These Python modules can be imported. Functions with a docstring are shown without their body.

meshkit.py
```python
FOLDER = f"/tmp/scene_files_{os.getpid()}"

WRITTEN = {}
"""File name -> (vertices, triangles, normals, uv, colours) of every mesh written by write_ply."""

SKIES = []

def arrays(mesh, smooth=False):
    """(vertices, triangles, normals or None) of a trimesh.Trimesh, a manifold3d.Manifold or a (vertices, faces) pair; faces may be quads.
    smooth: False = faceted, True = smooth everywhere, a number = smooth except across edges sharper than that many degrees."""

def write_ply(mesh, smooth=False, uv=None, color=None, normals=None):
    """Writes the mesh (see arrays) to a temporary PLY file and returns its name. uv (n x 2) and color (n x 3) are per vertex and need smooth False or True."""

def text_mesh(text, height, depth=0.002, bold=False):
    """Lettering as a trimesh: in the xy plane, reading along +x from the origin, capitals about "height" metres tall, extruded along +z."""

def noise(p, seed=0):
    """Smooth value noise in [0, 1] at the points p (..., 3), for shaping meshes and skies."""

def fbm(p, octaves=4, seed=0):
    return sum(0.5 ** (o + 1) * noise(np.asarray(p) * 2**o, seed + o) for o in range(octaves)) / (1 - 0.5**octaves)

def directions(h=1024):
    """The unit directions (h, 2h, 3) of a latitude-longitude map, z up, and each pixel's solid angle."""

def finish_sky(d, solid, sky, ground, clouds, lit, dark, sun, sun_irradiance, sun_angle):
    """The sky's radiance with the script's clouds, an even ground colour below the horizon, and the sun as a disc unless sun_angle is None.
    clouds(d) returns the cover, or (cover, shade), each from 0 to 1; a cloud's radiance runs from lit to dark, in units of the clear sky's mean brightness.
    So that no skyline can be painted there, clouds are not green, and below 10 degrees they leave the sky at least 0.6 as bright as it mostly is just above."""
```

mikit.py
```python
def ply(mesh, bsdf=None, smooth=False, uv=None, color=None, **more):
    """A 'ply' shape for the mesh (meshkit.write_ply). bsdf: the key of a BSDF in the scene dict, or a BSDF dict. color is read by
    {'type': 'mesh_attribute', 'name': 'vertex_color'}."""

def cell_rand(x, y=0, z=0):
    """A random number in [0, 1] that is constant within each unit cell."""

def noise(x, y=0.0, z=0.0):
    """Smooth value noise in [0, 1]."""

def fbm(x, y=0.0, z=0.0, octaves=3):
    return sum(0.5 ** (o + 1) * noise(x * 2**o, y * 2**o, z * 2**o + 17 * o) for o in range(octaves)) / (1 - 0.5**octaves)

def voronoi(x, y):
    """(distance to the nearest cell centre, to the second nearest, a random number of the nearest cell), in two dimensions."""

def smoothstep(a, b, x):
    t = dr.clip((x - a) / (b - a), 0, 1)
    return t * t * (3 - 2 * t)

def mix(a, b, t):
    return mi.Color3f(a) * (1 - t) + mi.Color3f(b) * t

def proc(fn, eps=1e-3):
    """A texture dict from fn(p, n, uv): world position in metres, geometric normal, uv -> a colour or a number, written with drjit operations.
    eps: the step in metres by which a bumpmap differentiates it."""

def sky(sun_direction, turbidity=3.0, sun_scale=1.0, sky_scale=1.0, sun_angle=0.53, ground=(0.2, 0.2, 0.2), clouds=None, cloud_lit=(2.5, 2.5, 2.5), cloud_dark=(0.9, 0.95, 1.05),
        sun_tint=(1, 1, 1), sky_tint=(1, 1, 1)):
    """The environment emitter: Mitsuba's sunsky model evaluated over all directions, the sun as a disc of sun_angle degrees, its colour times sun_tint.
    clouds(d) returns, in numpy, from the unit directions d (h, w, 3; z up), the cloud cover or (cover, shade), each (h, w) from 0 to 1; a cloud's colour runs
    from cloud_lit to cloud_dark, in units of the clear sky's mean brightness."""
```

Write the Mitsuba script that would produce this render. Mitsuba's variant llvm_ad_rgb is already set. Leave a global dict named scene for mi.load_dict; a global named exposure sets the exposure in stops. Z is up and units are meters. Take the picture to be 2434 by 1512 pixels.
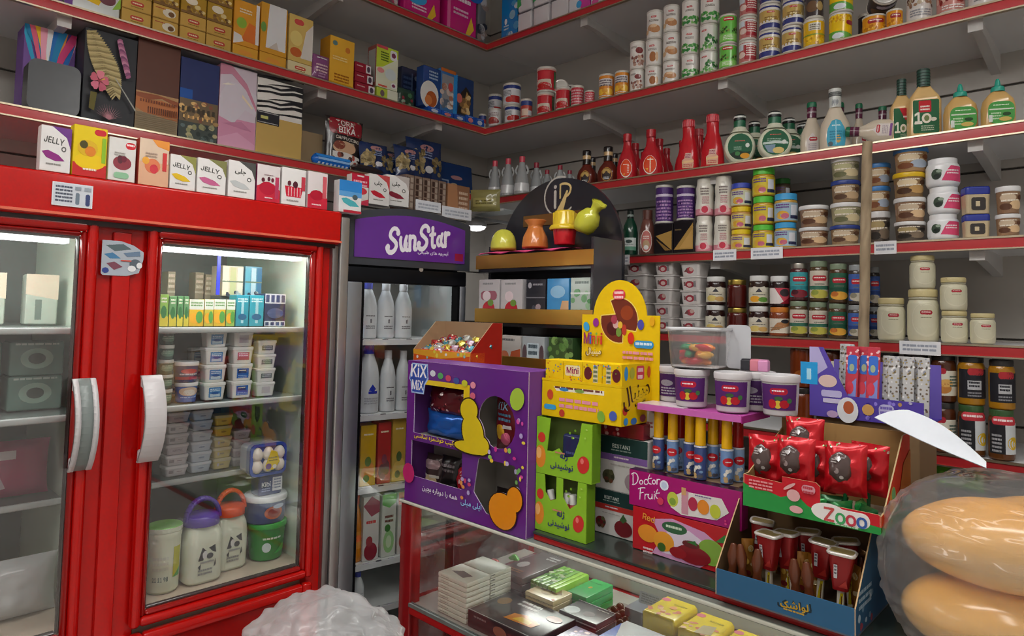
import math, random, numpy as np, trimesh, shapely, mitsuba as mi, mikit, meshkit, drjit as dr
from shapely import affinity
from shapely.geometry import Polygon, box as sbox, LineString, Point
T = mi.ScalarTransform4f
scene, labels = {}, {}
random.seed(7); np.random.seed(7)

# ---------------------------------------------------------------- camera
CAMR = np.array([[0.73346173, 0.67944105, 0.01984312], [-0.02100089, 0.05182998, -0.99843508], [-0.67940625, 0.7318972, 0.05228418]])
CAMP = np.array([2.512, -2.391, 1.55])
m4 = np.eye(4); m4[:3, 0] = -CAMR[0]; m4[:3, 1] = -CAMR[1]; m4[:3, 2] = CAMR[2]; m4[:3, 3] = CAMP
scene['camera'] = dict(type='perspective', fov=2 * math.degrees(math.atan(1217 / 1594.37)), fov_axis='x', near_clip=0.05, far_clip=50.0,
    principal_point_offset_x=(1217 - 1250.085) / 2434, principal_point_offset_y=(756 - 660.015) / 1512, to_world=T(m4))
exposure = 0.33

# ---------------------------------------------------------------- colour, mesh builder
def lin(c):
    if isinstance(c, str):
        c = c.lstrip('#'); c = [c[i] * 2 if len(c) == 3 else c[2 * i:2 * i + 2] for i in range(3)]
        c = np.array([int(x, 16) for x in c]) / 255.0
    else: return np.asarray(c, float)
    return np.where(c < 0.04045, c / 12.92, ((c + 0.055) / 1.055) ** 2.4) * 0.96
class M:
    def __init__(s): s.v, s.f, s.c, s.n = [], [], [], 0
    def add(s, v, f, col):
        v = np.asarray(v, float); f = np.asarray(f, int); c = lin(col) if isinstance(col, str) else np.asarray(col, float)
        if f.shape[1] == 4: f = np.vstack([f[:, [0, 1, 2]], f[:, [0, 2, 3]]])
        s.v.append(v); s.f.append(f + s.n); s.c.append(np.broadcast_to(c, (len(v), 3))); s.n += len(v); return s
    def quad(s, a, b, c, d, col): return s.add([a, b, c, d], [[0, 1, 2, 3]], col)
    def box(s, lo, hi, col, bev=0.0, faces=None):
        """faces: colours of sides 'x+','x-','y+','y-','z+','z-'"""
        lo, hi = np.minimum(lo, hi), np.maximum(lo, hi); fc = faces or {}
        b = min(bev, 0.45 * (hi - lo).min()); ctr = (lo + hi) / 2; h = (hi - lo) / 2
        V, C, idx = [], [], {}
        for ax in range(3):
            for sg in (-1, 1):
                col_ = lin(fc.get('xyz'[ax] + ('+' if sg > 0 else '-'), col))
                for a in (-1, 1):
                    for d in (-1, 1):
                        o = [i for i in range(3) if i != ax]; p = np.zeros(3); p[ax] = sg * h[ax]; p[o[0]] = a * (h[o[0]] - b); p[o[1]] = d * (h[o[1]] - b)
                        key = [0, 0, 0]; key[ax] = sg; key[o[0]] = a; key[o[1]] = d
                        idx[(ax, *key)] = len(V); V.append(p); C.append(col_)
        F = []
        def tri(*q): F.append(q)
        for ax in range(3):
            o = [i for i in range(3) if i != ax]
            for sg in (-1, 1):
                k = lambda a, d: idx[(ax, *[sg if i == ax else a if i == o[0] else d for i in range(3)])]
                tri(k(-1, -1), k(1, -1), k(1, 1)); tri(k(-1, -1), k(1, 1), k(-1, 1))
            if b > 0:      # edges parallel to axis ax
                for a in (-1, 1):
                    for d in (-1, 1):
                        k = lambda f_, e: idx[(f_, *[e if i == ax else a if i == o[0] else d for i in range(3)])]
                        tri(k(o[0], -1), k(o[0], 1), k(o[1], 1)); tri(k(o[0], -1), k(o[1], 1), k(o[1], -1))
        if b > 0:
            for a in (-1, 1):
                for d in (-1, 1):
                    for e in (-1, 1): tri(idx[(0, a, d, e)], idx[(1, a, d, e)], idx[(2, a, d, e)])
        V, F = np.array(V), np.array(F)
        nrm = np.cross(V[F[:, 1]] - V[F[:, 0]], V[F[:, 2]] - V[F[:, 0]]); flip = (nrm * V[F].mean(1)).sum(1) < 0
        F[flip] = F[flip][:, [0, 2, 1]]
        return s.add(V + ctr, F, np.array(C))
    def lathe(s, bands, n=28, ring=None, o=(0, 0, 0)):
        """bands: [(colour, [(r, z), ...])]; r may be (rx, ry); ring: unit outline (k, 2)"""
        if ring is None: a = np.arange(n) * 2 * np.pi / n; ring = np.stack([np.cos(a), np.sin(a)], 1)
        n = len(ring); i = np.arange(n); j = (i + 1) % n
        for col, pts in bands:
            V = np.vstack([np.column_stack([ring * np.broadcast_to(r, 2), np.full(n, z)]) for r, z in pts]) + o
            F = np.vstack([np.column_stack([k * n + i, k * n + j, (k + 1) * n + j, (k + 1) * n + i]) for k in range(len(pts) - 1)])
            s.add(V, F, col)
        return s
    def prism(s, poly, depth, col, fr=None, side=None, back=None, bev=0):
        """poly (shapely or points) in (u, w); fr maps (u, w, d) with d from 0 (front) to depth behind; default front faces -y: (x, z), d along +y"""
        P = poly if isinstance(poly, shapely.Geometry) else Polygon(poly)
        fr = fr or (lambda q: np.column_stack([q[:, 0], q[:, 2], q[:, 1]]))
        for g in getattr(P, 'geoms', [P]):
            v, f = tri2(g)
            s.add(fr(np.column_stack([v, np.zeros(len(v))])), f, col)
            s.add(fr(np.column_stack([v, np.full(len(v), depth)])), f[:, ::-1], back or side or col)
            for rg in [g.exterior, *g.interiors]:
                q = np.array(rg.coords[:-1]); ccw = rg.is_ccw; q = q if ccw == (rg is g.exterior) else q[::-1]
                n = len(q); a = np.column_stack([q, np.zeros(n)]); b = np.column_stack([q, np.full(n, depth)])
                for k in range(n):
                    k2 = (k + 1) % n
                    s.add(fr(np.array([a[k], b[k], b[k2], a[k2]])), [[0, 1, 2, 3]], side or col)
        return s
    def mesh(s): return (np.vstack(s.v), np.vstack(s.f)), np.vstack(s.c)
    def tf(s, t):
        t = np.array(T(t).matrix) if not isinstance(t, np.ndarray) else t
        s.v = [v @ t[:3, :3].T + t[:3, 3] for v in s.v]; return s
    def join(s, o):
        for v, f, c in zip(o.v, o.f, o.c): s.v.append(v); s.c.append(c)
        k = 0
        for v, f in zip(o.v, o.f): pass
        s.f += [f + s.n for f in o.f]; s.n += o.n; return s
    def prn(s, items, mp, w=1.0, h=1.0, edge=None, d0=0.0003, dl=0.0002):
        """flat print: items in fractions of the w x h label, each laid just above the one before; mp(u, v, d) -> points"""
        for k, it in enumerate(items):
            for v, f, col in shape2(it, w, h):
                if edge: 
                    v3, f = trimesh.remesh.subdivide_to_size(np.column_stack([v, np.zeros(len(v))]), f, edge, max_iter=12); v = v3[:, :2]
                s.add(mp(v[:, 0], v[:, 1], d0 + dl * k), f, col)
        return s

_tri, _txt = {}, {}
def tri2(g):
    key = g.wkb
    if key not in _tri:
        v, f = trimesh.creation.triangulate_polygon(g, engine='earcut'); v = np.asarray(v, float); f = np.asarray(f, int)
        a = v[f]; ar = (a[:, 1, 0] - a[:, 0, 0]) * (a[:, 2, 1] - a[:, 0, 1]) - (a[:, 1, 1] - a[:, 0, 1]) * (a[:, 2, 0] - a[:, 0, 0])
        f = f[np.abs(ar) > 1e-14]; ar = ar[np.abs(ar) > 1e-14]; f[ar < 0] = f[ar < 0][:, ::-1]; _tri[key] = (v, f)
    return _tri[key]
def text2(t, bold=True):
    """lettering with capitals 1 high: triangles in the plane"""
    if (t, bold) not in _txt:
        m = meshkit.text_mesh(t, 1.0, 0.1, bold); v, f = np.array(m.vertices), np.array(m.faces)
        top = (v[f][:, :, 2] > 0.05).all(1); v2, f2 = v[:, :2], f[top]; u, inv = np.unique(f2, return_inverse=True)
        _txt[(t, bold)] = (v2[u] - [v2[u][:, 0].min(), 0], inv.reshape(-1, 3))
    return _txt[(t, bold)]
ARAB = {'abm': '2cc0632ce0672d306a2da06a2e10672e60672ea0692ed0642e605f2e005f2d80632d40632d0060|2d80162d70562e40562e6016|22300122000e22e01023601423501622801822202022202a22503222d03b23203d23a03d24303724703024a02325902425d02926003726c03526b02926e02427b02327e02528603528c03b29303e29a03e29f03c2a50362ab0282af0242ba0232bf0272bf02e2ba0402c80432ca03d2cc0342cc0232ca01e2c00172ae0162a601a2a101529701428d01828801d28301827e01627001626901826401c25e01825701624701624000a23900522e001,28d02929602129d02229d02829703129002f,23102d23002423302223b02223b02923702f23302f|2b80092bc00e2c100e2c500a2c50032c10002bc0002b8004|26400326400a26800d26c00d27100927100426d000268000|25300425300925800d25c00d26000a26000325c000257000|1f202b1f50331fc03b1fa04120304a20a04521603821a02e21a02521601c21101820b0162000161f80191f401d1f2022,1ff02920002520402320802320c02520c02e207035201030|17e05b18c05c18e0291900241980231a202419f02b19f0341a303c1a703e1a50431ab04b1ae04b1cd0321d202a1d101d1cd0191c50161ba0161ae01a1a001618f01618601918201e180027,1bc0241c20231c50251c50291c202d1bf02d,1ab0341ae0291b202a1b40331b20371ae037|12c01412c01f12e02713002c13302d13d02913901b13b01413f01014700d15400d16001116401516401815401f14f02414e02e15003415903f16004316e04417704017203516603715c02f15c02b15e02816c02317301c17301617000f16600615400013f00113300712f00c|00001400102400402c00702d01102900d01b00e01601301101d00e02b00e03501003801203901603701902e01c03002904602305b02405b02605202e05003805703f06304407204307903d07a03007402507802308802408c02908f03709b03509a02909d0240a10230ab0230b00260b40370c00350bf0280c20240d00230d40290d205c0e005c0e10380f00400fd04110703d10d03410d02710701e0fa0180ee0160c30160bb0190b801c0b50190ad01609f01609801809301c08d01808601607601606501b05901704601604600f04000803500302a00101a00100b00500300c,0ec0300e20230f50240fc02610002a10002e0fb0340f5034,05e03506802b06d03106d035069038060037|0b00040b000a0b400e0b900e0bc00c0bd0030bb0010b4000|09300a09700d09d00c0a000909f00209c000095001093003|08200908700d08b00d08f00a08f00308b000086000082004', 'hame': '25203e25904a26505126d05326d05a27a05a27c03427f02f28802e28b02f29404029a0462a10492a80492ad0472b30412b90332bd02f2c002e2ca02f2c80362c803f2cc0472d00492ce04e2d40562d70562f603d2fb0352fb02a2f60242ee0212e30212d70252c90212bc0212b40252af0202a501f29b02329602829102328c02127e02127702327102926102825902b253032,2e502f2eb02e2ee0302ee0342eb0382e8038,2d403f2d70342db0352dd03e2db0422d7042,29b0342a402c2ab02d2ab0332a503c29e03a,26003f26003926403626e03626e04526a045264043|21000b20c01821601b22002322302a22303021d04022a04523003623002722c01d22201321200b|1fd0211fb06720806720a021|1ae0251b20321bc02f1c402f1ca0321c903a1be04d1c70531ca0531d004a1d703a1d802e1d60291d20251c80211bb021|18000c17d01918b01b19402019302118702218002817f03518303f18a04618f04819704819d0451a203f1a60331a60271a101a19601018b00c,18e03818d02f19002e19702e19903019703819303a19003a|14206615006715203415402f16302e16703016803916304b17104e17503f17502e17302916f02516402115302114e022147027144032|16100f16101416501916a01916d01716e00e16c00c16500b|11700b11301811d01b12702312a02a12a03012404013104513703613702713301d12901311900b|0eb0360ee03e0f50460f304c0fc05510305010f04311303911303010f02710a0231040210f90210f10240ed0280eb02d,0f80340f90300fd02e10102e1050301050391000400fa03b|00001f00102f00403700703801103400d02600f01f01301b01a01902401902b01b02f01e03202603202e02d03f03704203b04203f03204602e05402f05803405b04206704006603406902f06d02e07c02e08703009703709303b08903d07903c07704a07c04b08904b0930480a10410aa0400ac0330a50310ab02e0b802e0bd0320bc03e0b804b0c604e0ca03f0ca02e0c80290c40250b90210a50220a002409902b08d02507c02106b02106402306002705202104602104002303c01903801402e00e02500c01200d009011003017|0b600f0b60140ba0190bf0190c20170c300e0c100c0ba00b|08f01109001709301909901809b01509a00f09700d09100e|08700808900b08f00c09200a09300409100108b000088002|08001108101708401908a01808c01508b00f08800d08200e|05f00e05f01506301806701806c01406c00f06800b06300b|04e00f04e01405301805701805b01505b00e05700b05200b|01805301c05702205702605302604d02204901c04901804d', 'ili': '16e06317006717506a17c06a18306718806718c06918f06418805f18205f17a063176063172060|17905618605618801617a016|16200316200a16600d16a00d16f00916f00416b000166000|0e501f0ea02d0f402a0f60280f201b0f30160f801110200e11000e11a01011e01511c01911301c11502912b02313802413902713805c14505c14702a14a02415a02315f02516002e15b04016904316d03416d02316a01d16501915a01614b01614301914101c13a01712c01612b00f1250081160020ff0010f00050e800c0e6010|15100415100915600d15a00d15e00a15e00315a000155000|00001400102400502d01102900d01c00e01601301101d00e02b00e03801203901603701902e01c03002904602305302405402705305c06005c06202a06302606702307002307702707b03708703508602908902409602309b0280a20360a703b0ae03e0b503e0bc03b0c20350c502e0c401f0bf0190b90160af0160a50190a301b09801608b01608401808001c07201606601605e01905c01c05501704601604600f04000803500302a00101a00100b00500300c,0a90270b00230b50230b80250b80290b30310b00310ab02d|07f00307f00a08300d08700d08c00908c004088000083000|06e00406e00907300d07700d07b00a07b003077000072000', 'jele': '06804806904e06c05007204f07404c07304607004406a045|05100004d00c05801006201906401f06402505e03406b03a07102b07101b06e013064008055000|06105506205b06505d06b05c06d05906c053069051063052|05904805a04e05d05006304f06504c06404606104405b045|00002900103500703e01304501a04601b04e02804e02a02703002203a02203d02703b05b04905b04b02804a02004401803b01502c01502501701f01d00f01c00701f002024,00e03300e02d01202a01c02a01c039018039012037', 'jeli': '00001400102400502d01102900d01c00e01601301101d00e02b00e03801203901603701902e01c03002904602305302405402705305c06005c06202a06302606702307c02408702709002d08c03008203207203107003f08204008a03e09a0360a40340a502809d02708601a07501606601605e01905c01c05501704601604600f04000803100201a00101000300800700300c|08100408100908500e08a00e08d00c08e00308c001085000', 'khosh': '3d40593d805c3de05b3e10583e00513dd04f3d60503d4052|39600439201039a0123a20173a90213a90293a30383b003d3b602b3b90273c90263cf0293d002d3cb0443d80473dd0343dd0283da0213d601d3ca0193bb0193b501c3b20153a900c39a004|3c30533c30583c805c3cc05c3d00593d00523cc04f3c704f|2d80282d80332da03b2db03e2de03e2e703c2e50302e702a2ed0262f602430c02431d02832502d32d03833803433702b33a02734702634e02a35203a35e03835d02c36002737c02638002937f02f36c04036d04b37d05538e05d39105d39505539505137c04538a03738f02c38f02538d02138901d38201a36201935b01b35601f35001b34901933c01933301c32d02332101c3170193090172f30172e301b2dc020|35600d35a01036000f36300c36200535f003358004356006|34500734500c34a01034e01035200d35200634e003349003|2fe0042fe00930200e30700e30a00c30b003309001302000|25300425001125e01326601826501925801b25202325202d25403325703825f03f26a04027003d27703327a02629002729e02b2a502f2a30322970352870342850422960432a10402b10382b80382b902b2b102a2a302129401b28901927701927000d26500625e004,26103026002726302526b02526b02c267032263032|28905028905628d05a29305a29705629705029304c28d04c|18c00418801019501519d01d19f02319f0291990381a403e1a603e1a803a1ad0291b30261bc0271c50381cb03e1d20411d90411de03f1e40391ea02b1f10261f70261fb02820003920c03720b02920f02621602621a02821d03021e03a22b03822902c22a02822e02623602623a02923b02d23504324304724603e24802824502123c01a22c01922301f21e01a20d01920401e1f90191ed0191e501d1e00181d60171cc01b1c70201c201b1bd0191b10191aa01b1a701419f00c190004,1cc02c1d50241dc0251dc02b1d60341cf032|21e05c22005f22606022905e22a05822805522205421f056|22905422f05323105023004a22d04822704922504c226052|21604c21705221a05422005322205022104a21e048218049|19904c19905219d0561a30561a70521a704c1a304819d048|16002e16303616a03e16804417104d17804818403b18803118802818401f17f01b17901916e01916601c162020160025,16d02c16e02817202617602617a02817a03117503816f033|0cf05e0dd05f0df02c0e10270ee0260f10270f50300f60380fb03910303710202810602610d02611102811302c11503a11803a12203812002b12202712d02613102913202d12c04313a04713f03413f02813c02113701c12f01912301911e01b11a01f11501a1110191040190fc01e0f00190e00190d701c0d30210d102a|11505c11705f11d06012005e12105811f055119054116056|12005412605312805012704a12404811e04911c04c11d052|10d04c10e05211105411705311905011804a11504810f049|00001700102700503001102c00d01e00e01901301401d01102b01103501303901803701c02e01f03002c04602604f02605402905803906403706302906702606e02607202807603908203808303608102908602608d02609202a09103f09e04009f0320a20290a80260b20260b70290b802d0b30430c00470c50340c50280c30220bd01c0b801a0a601909e01c09a02109601c08f01908001a07b01e07701b07101906501905c01e05801b05101904601904601204000b03100501a00401000600800a00300f|0b20530b20590b605d0bc05d0c00590c00530bc04f0b604f', 'lav': '0d30000d000d0de00f0e60140e50150d80170d201f0d20290d402f0d70340df03b0ea03c0f00390f702f0f902210602210902410a03410805b11605b11802811501c1110181080150f70150f00090e90040de000,0e102c0e00230e30210eb0210eb0280e702e0e302e|0b905b0c605b0c80150bb015|00002400002f00203700303a00603a00f03800d02d00f02701502301f02103c02203e02403e02802a03c02a04503404d04d05904f05905404d03904004303704e02605202305d02206002306402c06503406a03507203307102407502207d02208202808403608703609103408f02709102309c0220a00250a102909b03f0a70430a90430ae0300ae0240ab01d0a601809e01509201508d01708901b08401608001507301506b01a05f01505401504801a03d01401b01300901800401c|08405408505a08805c08e05b09005808f05208c050086051|08f05009504f09704c09604609304408d04508b04808c04e|07c04807d04e08005008604f08804c08704608404407e045', 'nush': '12800112500e13301013b01513a01612d01812702012702a12903013203b13703d13f03d14503a14c03014e02315c02316102616202a15d04016a04416f03116f02516d01f16701915d01614c01614500a13e005133001,13602d13502413802214002214002913c02f13802f|15c05015c05616005a16605a16a05616a05016604c16004c|06d01a07102607a02308302308902608802e07d03f08704708a04608e04009503209802709e0230a50230ac0270b00370bc0350bb0290be0240c20230cf0240d202a0d50360e10340e00250e40230ec0230f10290f30371000350fe0290ff02510302310a02310f02611002a10a04011604411804411d03111d02511a01e11501910d0161010160fc0180f801c0f30170ef0160e20160da01b0ce0160c00160b90180b501c0a701609b01609301b08701607a016|0f30550f405b0f705d0fd05c0ff0590fe0530fb0510f5052|0fe05110405010604d1050471020450fc0460fa0490fb04f|0eb04d0ed0500f30510f604f0f70490f50460ef0450ec047|0b400a0b800d0be00c0c10090c00020bd0000b60010b4003|0a30040a30090a800d0ac00d0b000a0b00030ac0000a7000|00001400102400402c00702d01102900d01b00e01601301101d00e02b00e03501003801203901603701902e01c03002904602305402405602605702b05204005d04405f04406004206403106402506201f05c01905701704601604500d03d00602a00101400200800700300c|05105005105605505a05b05a05f05605f05005b04c05504c', 'shan': '04a05b05805c05a02905b02505f02306d02407102907403708003507f02908202409002309502609803609903809b0380a50360a40280a80240b40230b80240bc0290bf0370c30370cb0350ca0290cd0240d90230df0280e40330eb03b0f203e0f903e10003b10603510902e1090221030190fd0160f30160e601b0dc0160cf0160c80180c401c0b60160a80160a101809d01c09a01909201608401607d01807901c06b01605601704f01c04d021,0ed0270f40230f90230fc0250fc0290f70310f40310ef02d|0c30030c300a0c700d0cb00d0d00090d00040cc0000c7000|0b20040b20090b700d0bb00d0bf00a0bf0030bb0000b6000|09704609704c09b0500a10500a504c0a50460a104209b042|07800307800a07c00d08000d08500908500408100007c000|06700406700906c00d07000d07400a07400307000006b000|00001300102300402c00802c01002900d01a00f01201200f01a00c02300c02e01103201c03005c03e05c03f01b03c01003700803100302a00001300000800500300b'}
def arab2(k):
    if k not in _txt:
        V, F, n = [], [], 0
        for p in ARAB[k].split('|'):
            rings = [[(int(r[i:i + 3], 16), int(r[i + 3:i + 6], 16)) for i in range(0, len(r), 6)] for r in p.split(',')]
            v, f = tri2(Polygon(rings[0], rings[1:]).buffer(0)); V.append(v); F.append(f + n); n += len(v)
        v = np.vstack(V); _txt[k] = (v / (v[:, 1].max()), np.vstack(F))
    return _txt[k]
def oval(cx, cy, rx, ry, rot=0, n=22):
    a = np.arange(n) * 2 * np.pi / n; x, y = rx * np.cos(a), ry * np.sin(a); r = math.radians(rot)
    return Polygon(np.column_stack([cx + x * math.cos(r) - y * math.sin(r), cy + x * math.sin(r) + y * math.cos(r)]))
def rrect(x0, y0, x1, y1, r, n=5):
    r = min(r, (x1 - x0) / 2 - 1e-5, (y1 - y0) / 2 - 1e-5); a = np.linspace(0, np.pi / 2, n)
    P = []
    for k, (cx, cy) in enumerate(((x1 - r, y1 - r), (x0 + r, y1 - r), (x0 + r, y0 + r), (x1 - r, y0 + r))):
        P += [(cx + r * math.cos(t + k * np.pi / 2), cy + r * math.sin(t + k * np.pi / 2)) for t in a]
    return Polygon(P)
def unit(g, w, h): return affinity.scale(g, w, h, origin=(0, 0))
def shape2(it, w, h):
    k, out = it[0], []
    def put(g, c):
        for q in getattr(g, 'geoms', [g]):
            if q.area > 1e-10 and isinstance(q, Polygon): out.append((*tri2(q), c))
    if k == 'r': put(sbox(it[1] * w, it[2] * h, it[3] * w, it[4] * h), it[5])
    elif k == 'rr': put(rrect(it[1] * w, it[2] * h, it[3] * w, it[4] * h, it[6] * min(w, h)), it[5])
    elif k == 'e': put(oval(it[1] * w, it[2] * h, it[3] * w, it[4] * h, it[6] if len(it) > 6 else 0), it[5])
    elif k == 'c': put(oval(it[1] * w, it[2] * h, it[3] * h, it[3] * h), it[4])
    elif k == 'p': put(Polygon([(x * w, y * h) for x, y in it[1]]).buffer(0), it[2])
    elif k == 'g': put(unit(it[1], w, h), it[2])
    elif k in 'ta':
        _, s, x, y, hh, c = it[:6]; al = it[6] if len(it) > 6 else 'c'; ang = it[7] if len(it) > 7 else 0; mw = it[8] if len(it) > 8 else 0
        v, f = text2(s) if k == 't' else arab2(s); v = v * hh * h
        if mw and v[:, 0].max() > mw * w: v = v * [mw * w / v[:, 0].max(), 1]
        v = v - [v[:, 0].max() * (0.5 if al == 'c' else 1.0 if al == 'r' else 0), 0]; a = math.radians(ang)
        v = v @ np.array([[math.cos(a), math.sin(a)], [-math.sin(a), math.cos(a)]]) + [x * w, y * h]; out.append((v, f, c))
    elif k == 'b':     # rows of tiny print: x, y (top), width, rows, pitch, colour
        _, x, y, bw, n, lh, c = it; rs = random.Random(int(x * 991 + y * 7919 + n))
        for i in range(n):
            xx = x; 
            while xx < x + bw - 0.01:
                q = min(bw * rs.uniform(0.08, 0.25), x + bw - xx); put(sbox(xx * w, (y - i * lh - lh * 0.55) * h, (xx + q * 0.85) * w, (y - i * lh) * h), c); xx += q
    elif k == 'dots':  # x0, y0, x1, y1, n, r, colours, seed
        _, x0, y0, x1, y1, n, r, cs, sd = it; rs = random.Random(sd)
        for i in range(n): put(oval(rs.uniform(x0, x1) * w, rs.uniform(y0, y1) * h, r * h * rs.uniform(.7, 1.3), r * h * rs.uniform(.7, 1.3), n=9), cs[i % len(cs)])
    return out
def planar(o, U, V):
    o, U, V = np.asarray(o, float), np.asarray(U, float), np.asarray(V, float); N = np.cross(U, V); N /= np.linalg.norm(N)
    return lambda u, v, d: o + np.outer(u, U) + np.outer(v, V) + N * np.reshape(d, (-1, 1))
def front(x0, y, z0): return planar((x0, y, z0), (1, 0, 0), (0, 0, 1))                     # faces -y
def right(x, y0, z0): return planar((x, y0, z0), (0, 1, 0), (0, 0, 1))                     # faces +x, u along +y
def left(x, y1, z0): return planar((x, y1, z0), (0, -1, 0), (0, 0, 1))                     # faces -x
def top(x0, y0, z): return planar((x0, y0, z), (1, 0, 0), (0, 1, 0))                       # faces +z
def wrap(prof, z0=0.0, ring=None, lift=0.0006, ang=0.0):
    """a label bent round a lathe: u = arc from the middle of the front, v = height above z0"""
    zs, rs = np.array([p[1] for p in prof]), np.array([p[0] if np.isscalar(p[0]) else p[0][0] for p in prof]); q = np.array([1.0 if np.isscalar(p[0]) else p[0][1] / p[0][0] for p in prof]).mean()
    R0 = rs.max()
    if ring is not None:
        pa = np.arctan2(ring[:, 1] * q, ring[:, 0]); pr = np.hypot(ring[:, 0], ring[:, 1] * q); k = np.argsort(pa); pa, pr = pa[k], pr[k]
    def mp(u, v, d):
        z = v + z0; r = np.interp(z, zs, rs); a = -np.pi / 2 + ang + u / R0
        if ring is not None: e = np.interp((a + np.pi) % (2 * np.pi) - np.pi, pa, pr, period=2 * np.pi) * r + d + lift; return np.column_stack([e * np.cos(a), e * np.sin(a), z])
        return np.column_stack([(r + d + lift) * np.cos(a), (r * q + d + lift) * np.sin(a), z])
    return mp
RRING = np.array(rrect(-1, -1, 1, 1, 0.28, 4).exterior.coords[:-1])
def rring(asp, r): # unit ring for a rounded rectangle; asp = depth / width
    q = np.array(rrect(-1, -asp, 1, asp, r, 5).exterior.coords[:-1]); return q / [1, 1]

# ---------------------------------------------------------------- materials
VC = {'type': 'mesh_attribute', 'name': 'vertex_color'}
def bs(name, **k): scene[name] = {'type': 'twosided', 'bsdf': {'type': 'principled', **{a: ({'type': 'rgb', 'value': list(map(float, lin(b)))} if a == 'base_color' and not isinstance(b, dict) else b) for a, b in k.items()}}}
bs('mat_card', base_color=VC, roughness=0.5, specular=0.22)
bs('mat_gloss', base_color=VC, roughness=0.16, specular=0.5)
bs('mat_plastic', base_color=VC, roughness=0.32, specular=0.45)
bs('mat_matte', base_color=VC, roughness=0.85, specular=0.15)
bs('mat_foil', base_color=VC, roughness=0.24, specular=0.6, metallic=0.35)
bs('mat_metal', base_color=VC, roughness=0.3, metallic=0.9, specular=0.5)
bs('mat_gold', base_color='c89a4a', roughness=0.34, metallic=0.9)
scene['mat_pane'] = {'type': 'thindielectric', 'int_ior': 1.5}
scene['mat_film'] = {'type': 'blendbsdf', 'weight': 0.09, 'a': {'type': 'thindielectric', 'int_ior': 1.45}, 'b': {'type': 'twosided', 'bsdf': {'type': 'principled', 'base_color': {'type': 'rgb', 'value': [.85, .86, .86]}, 'roughness': 0.25, 'specular': 0.6}}}
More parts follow.
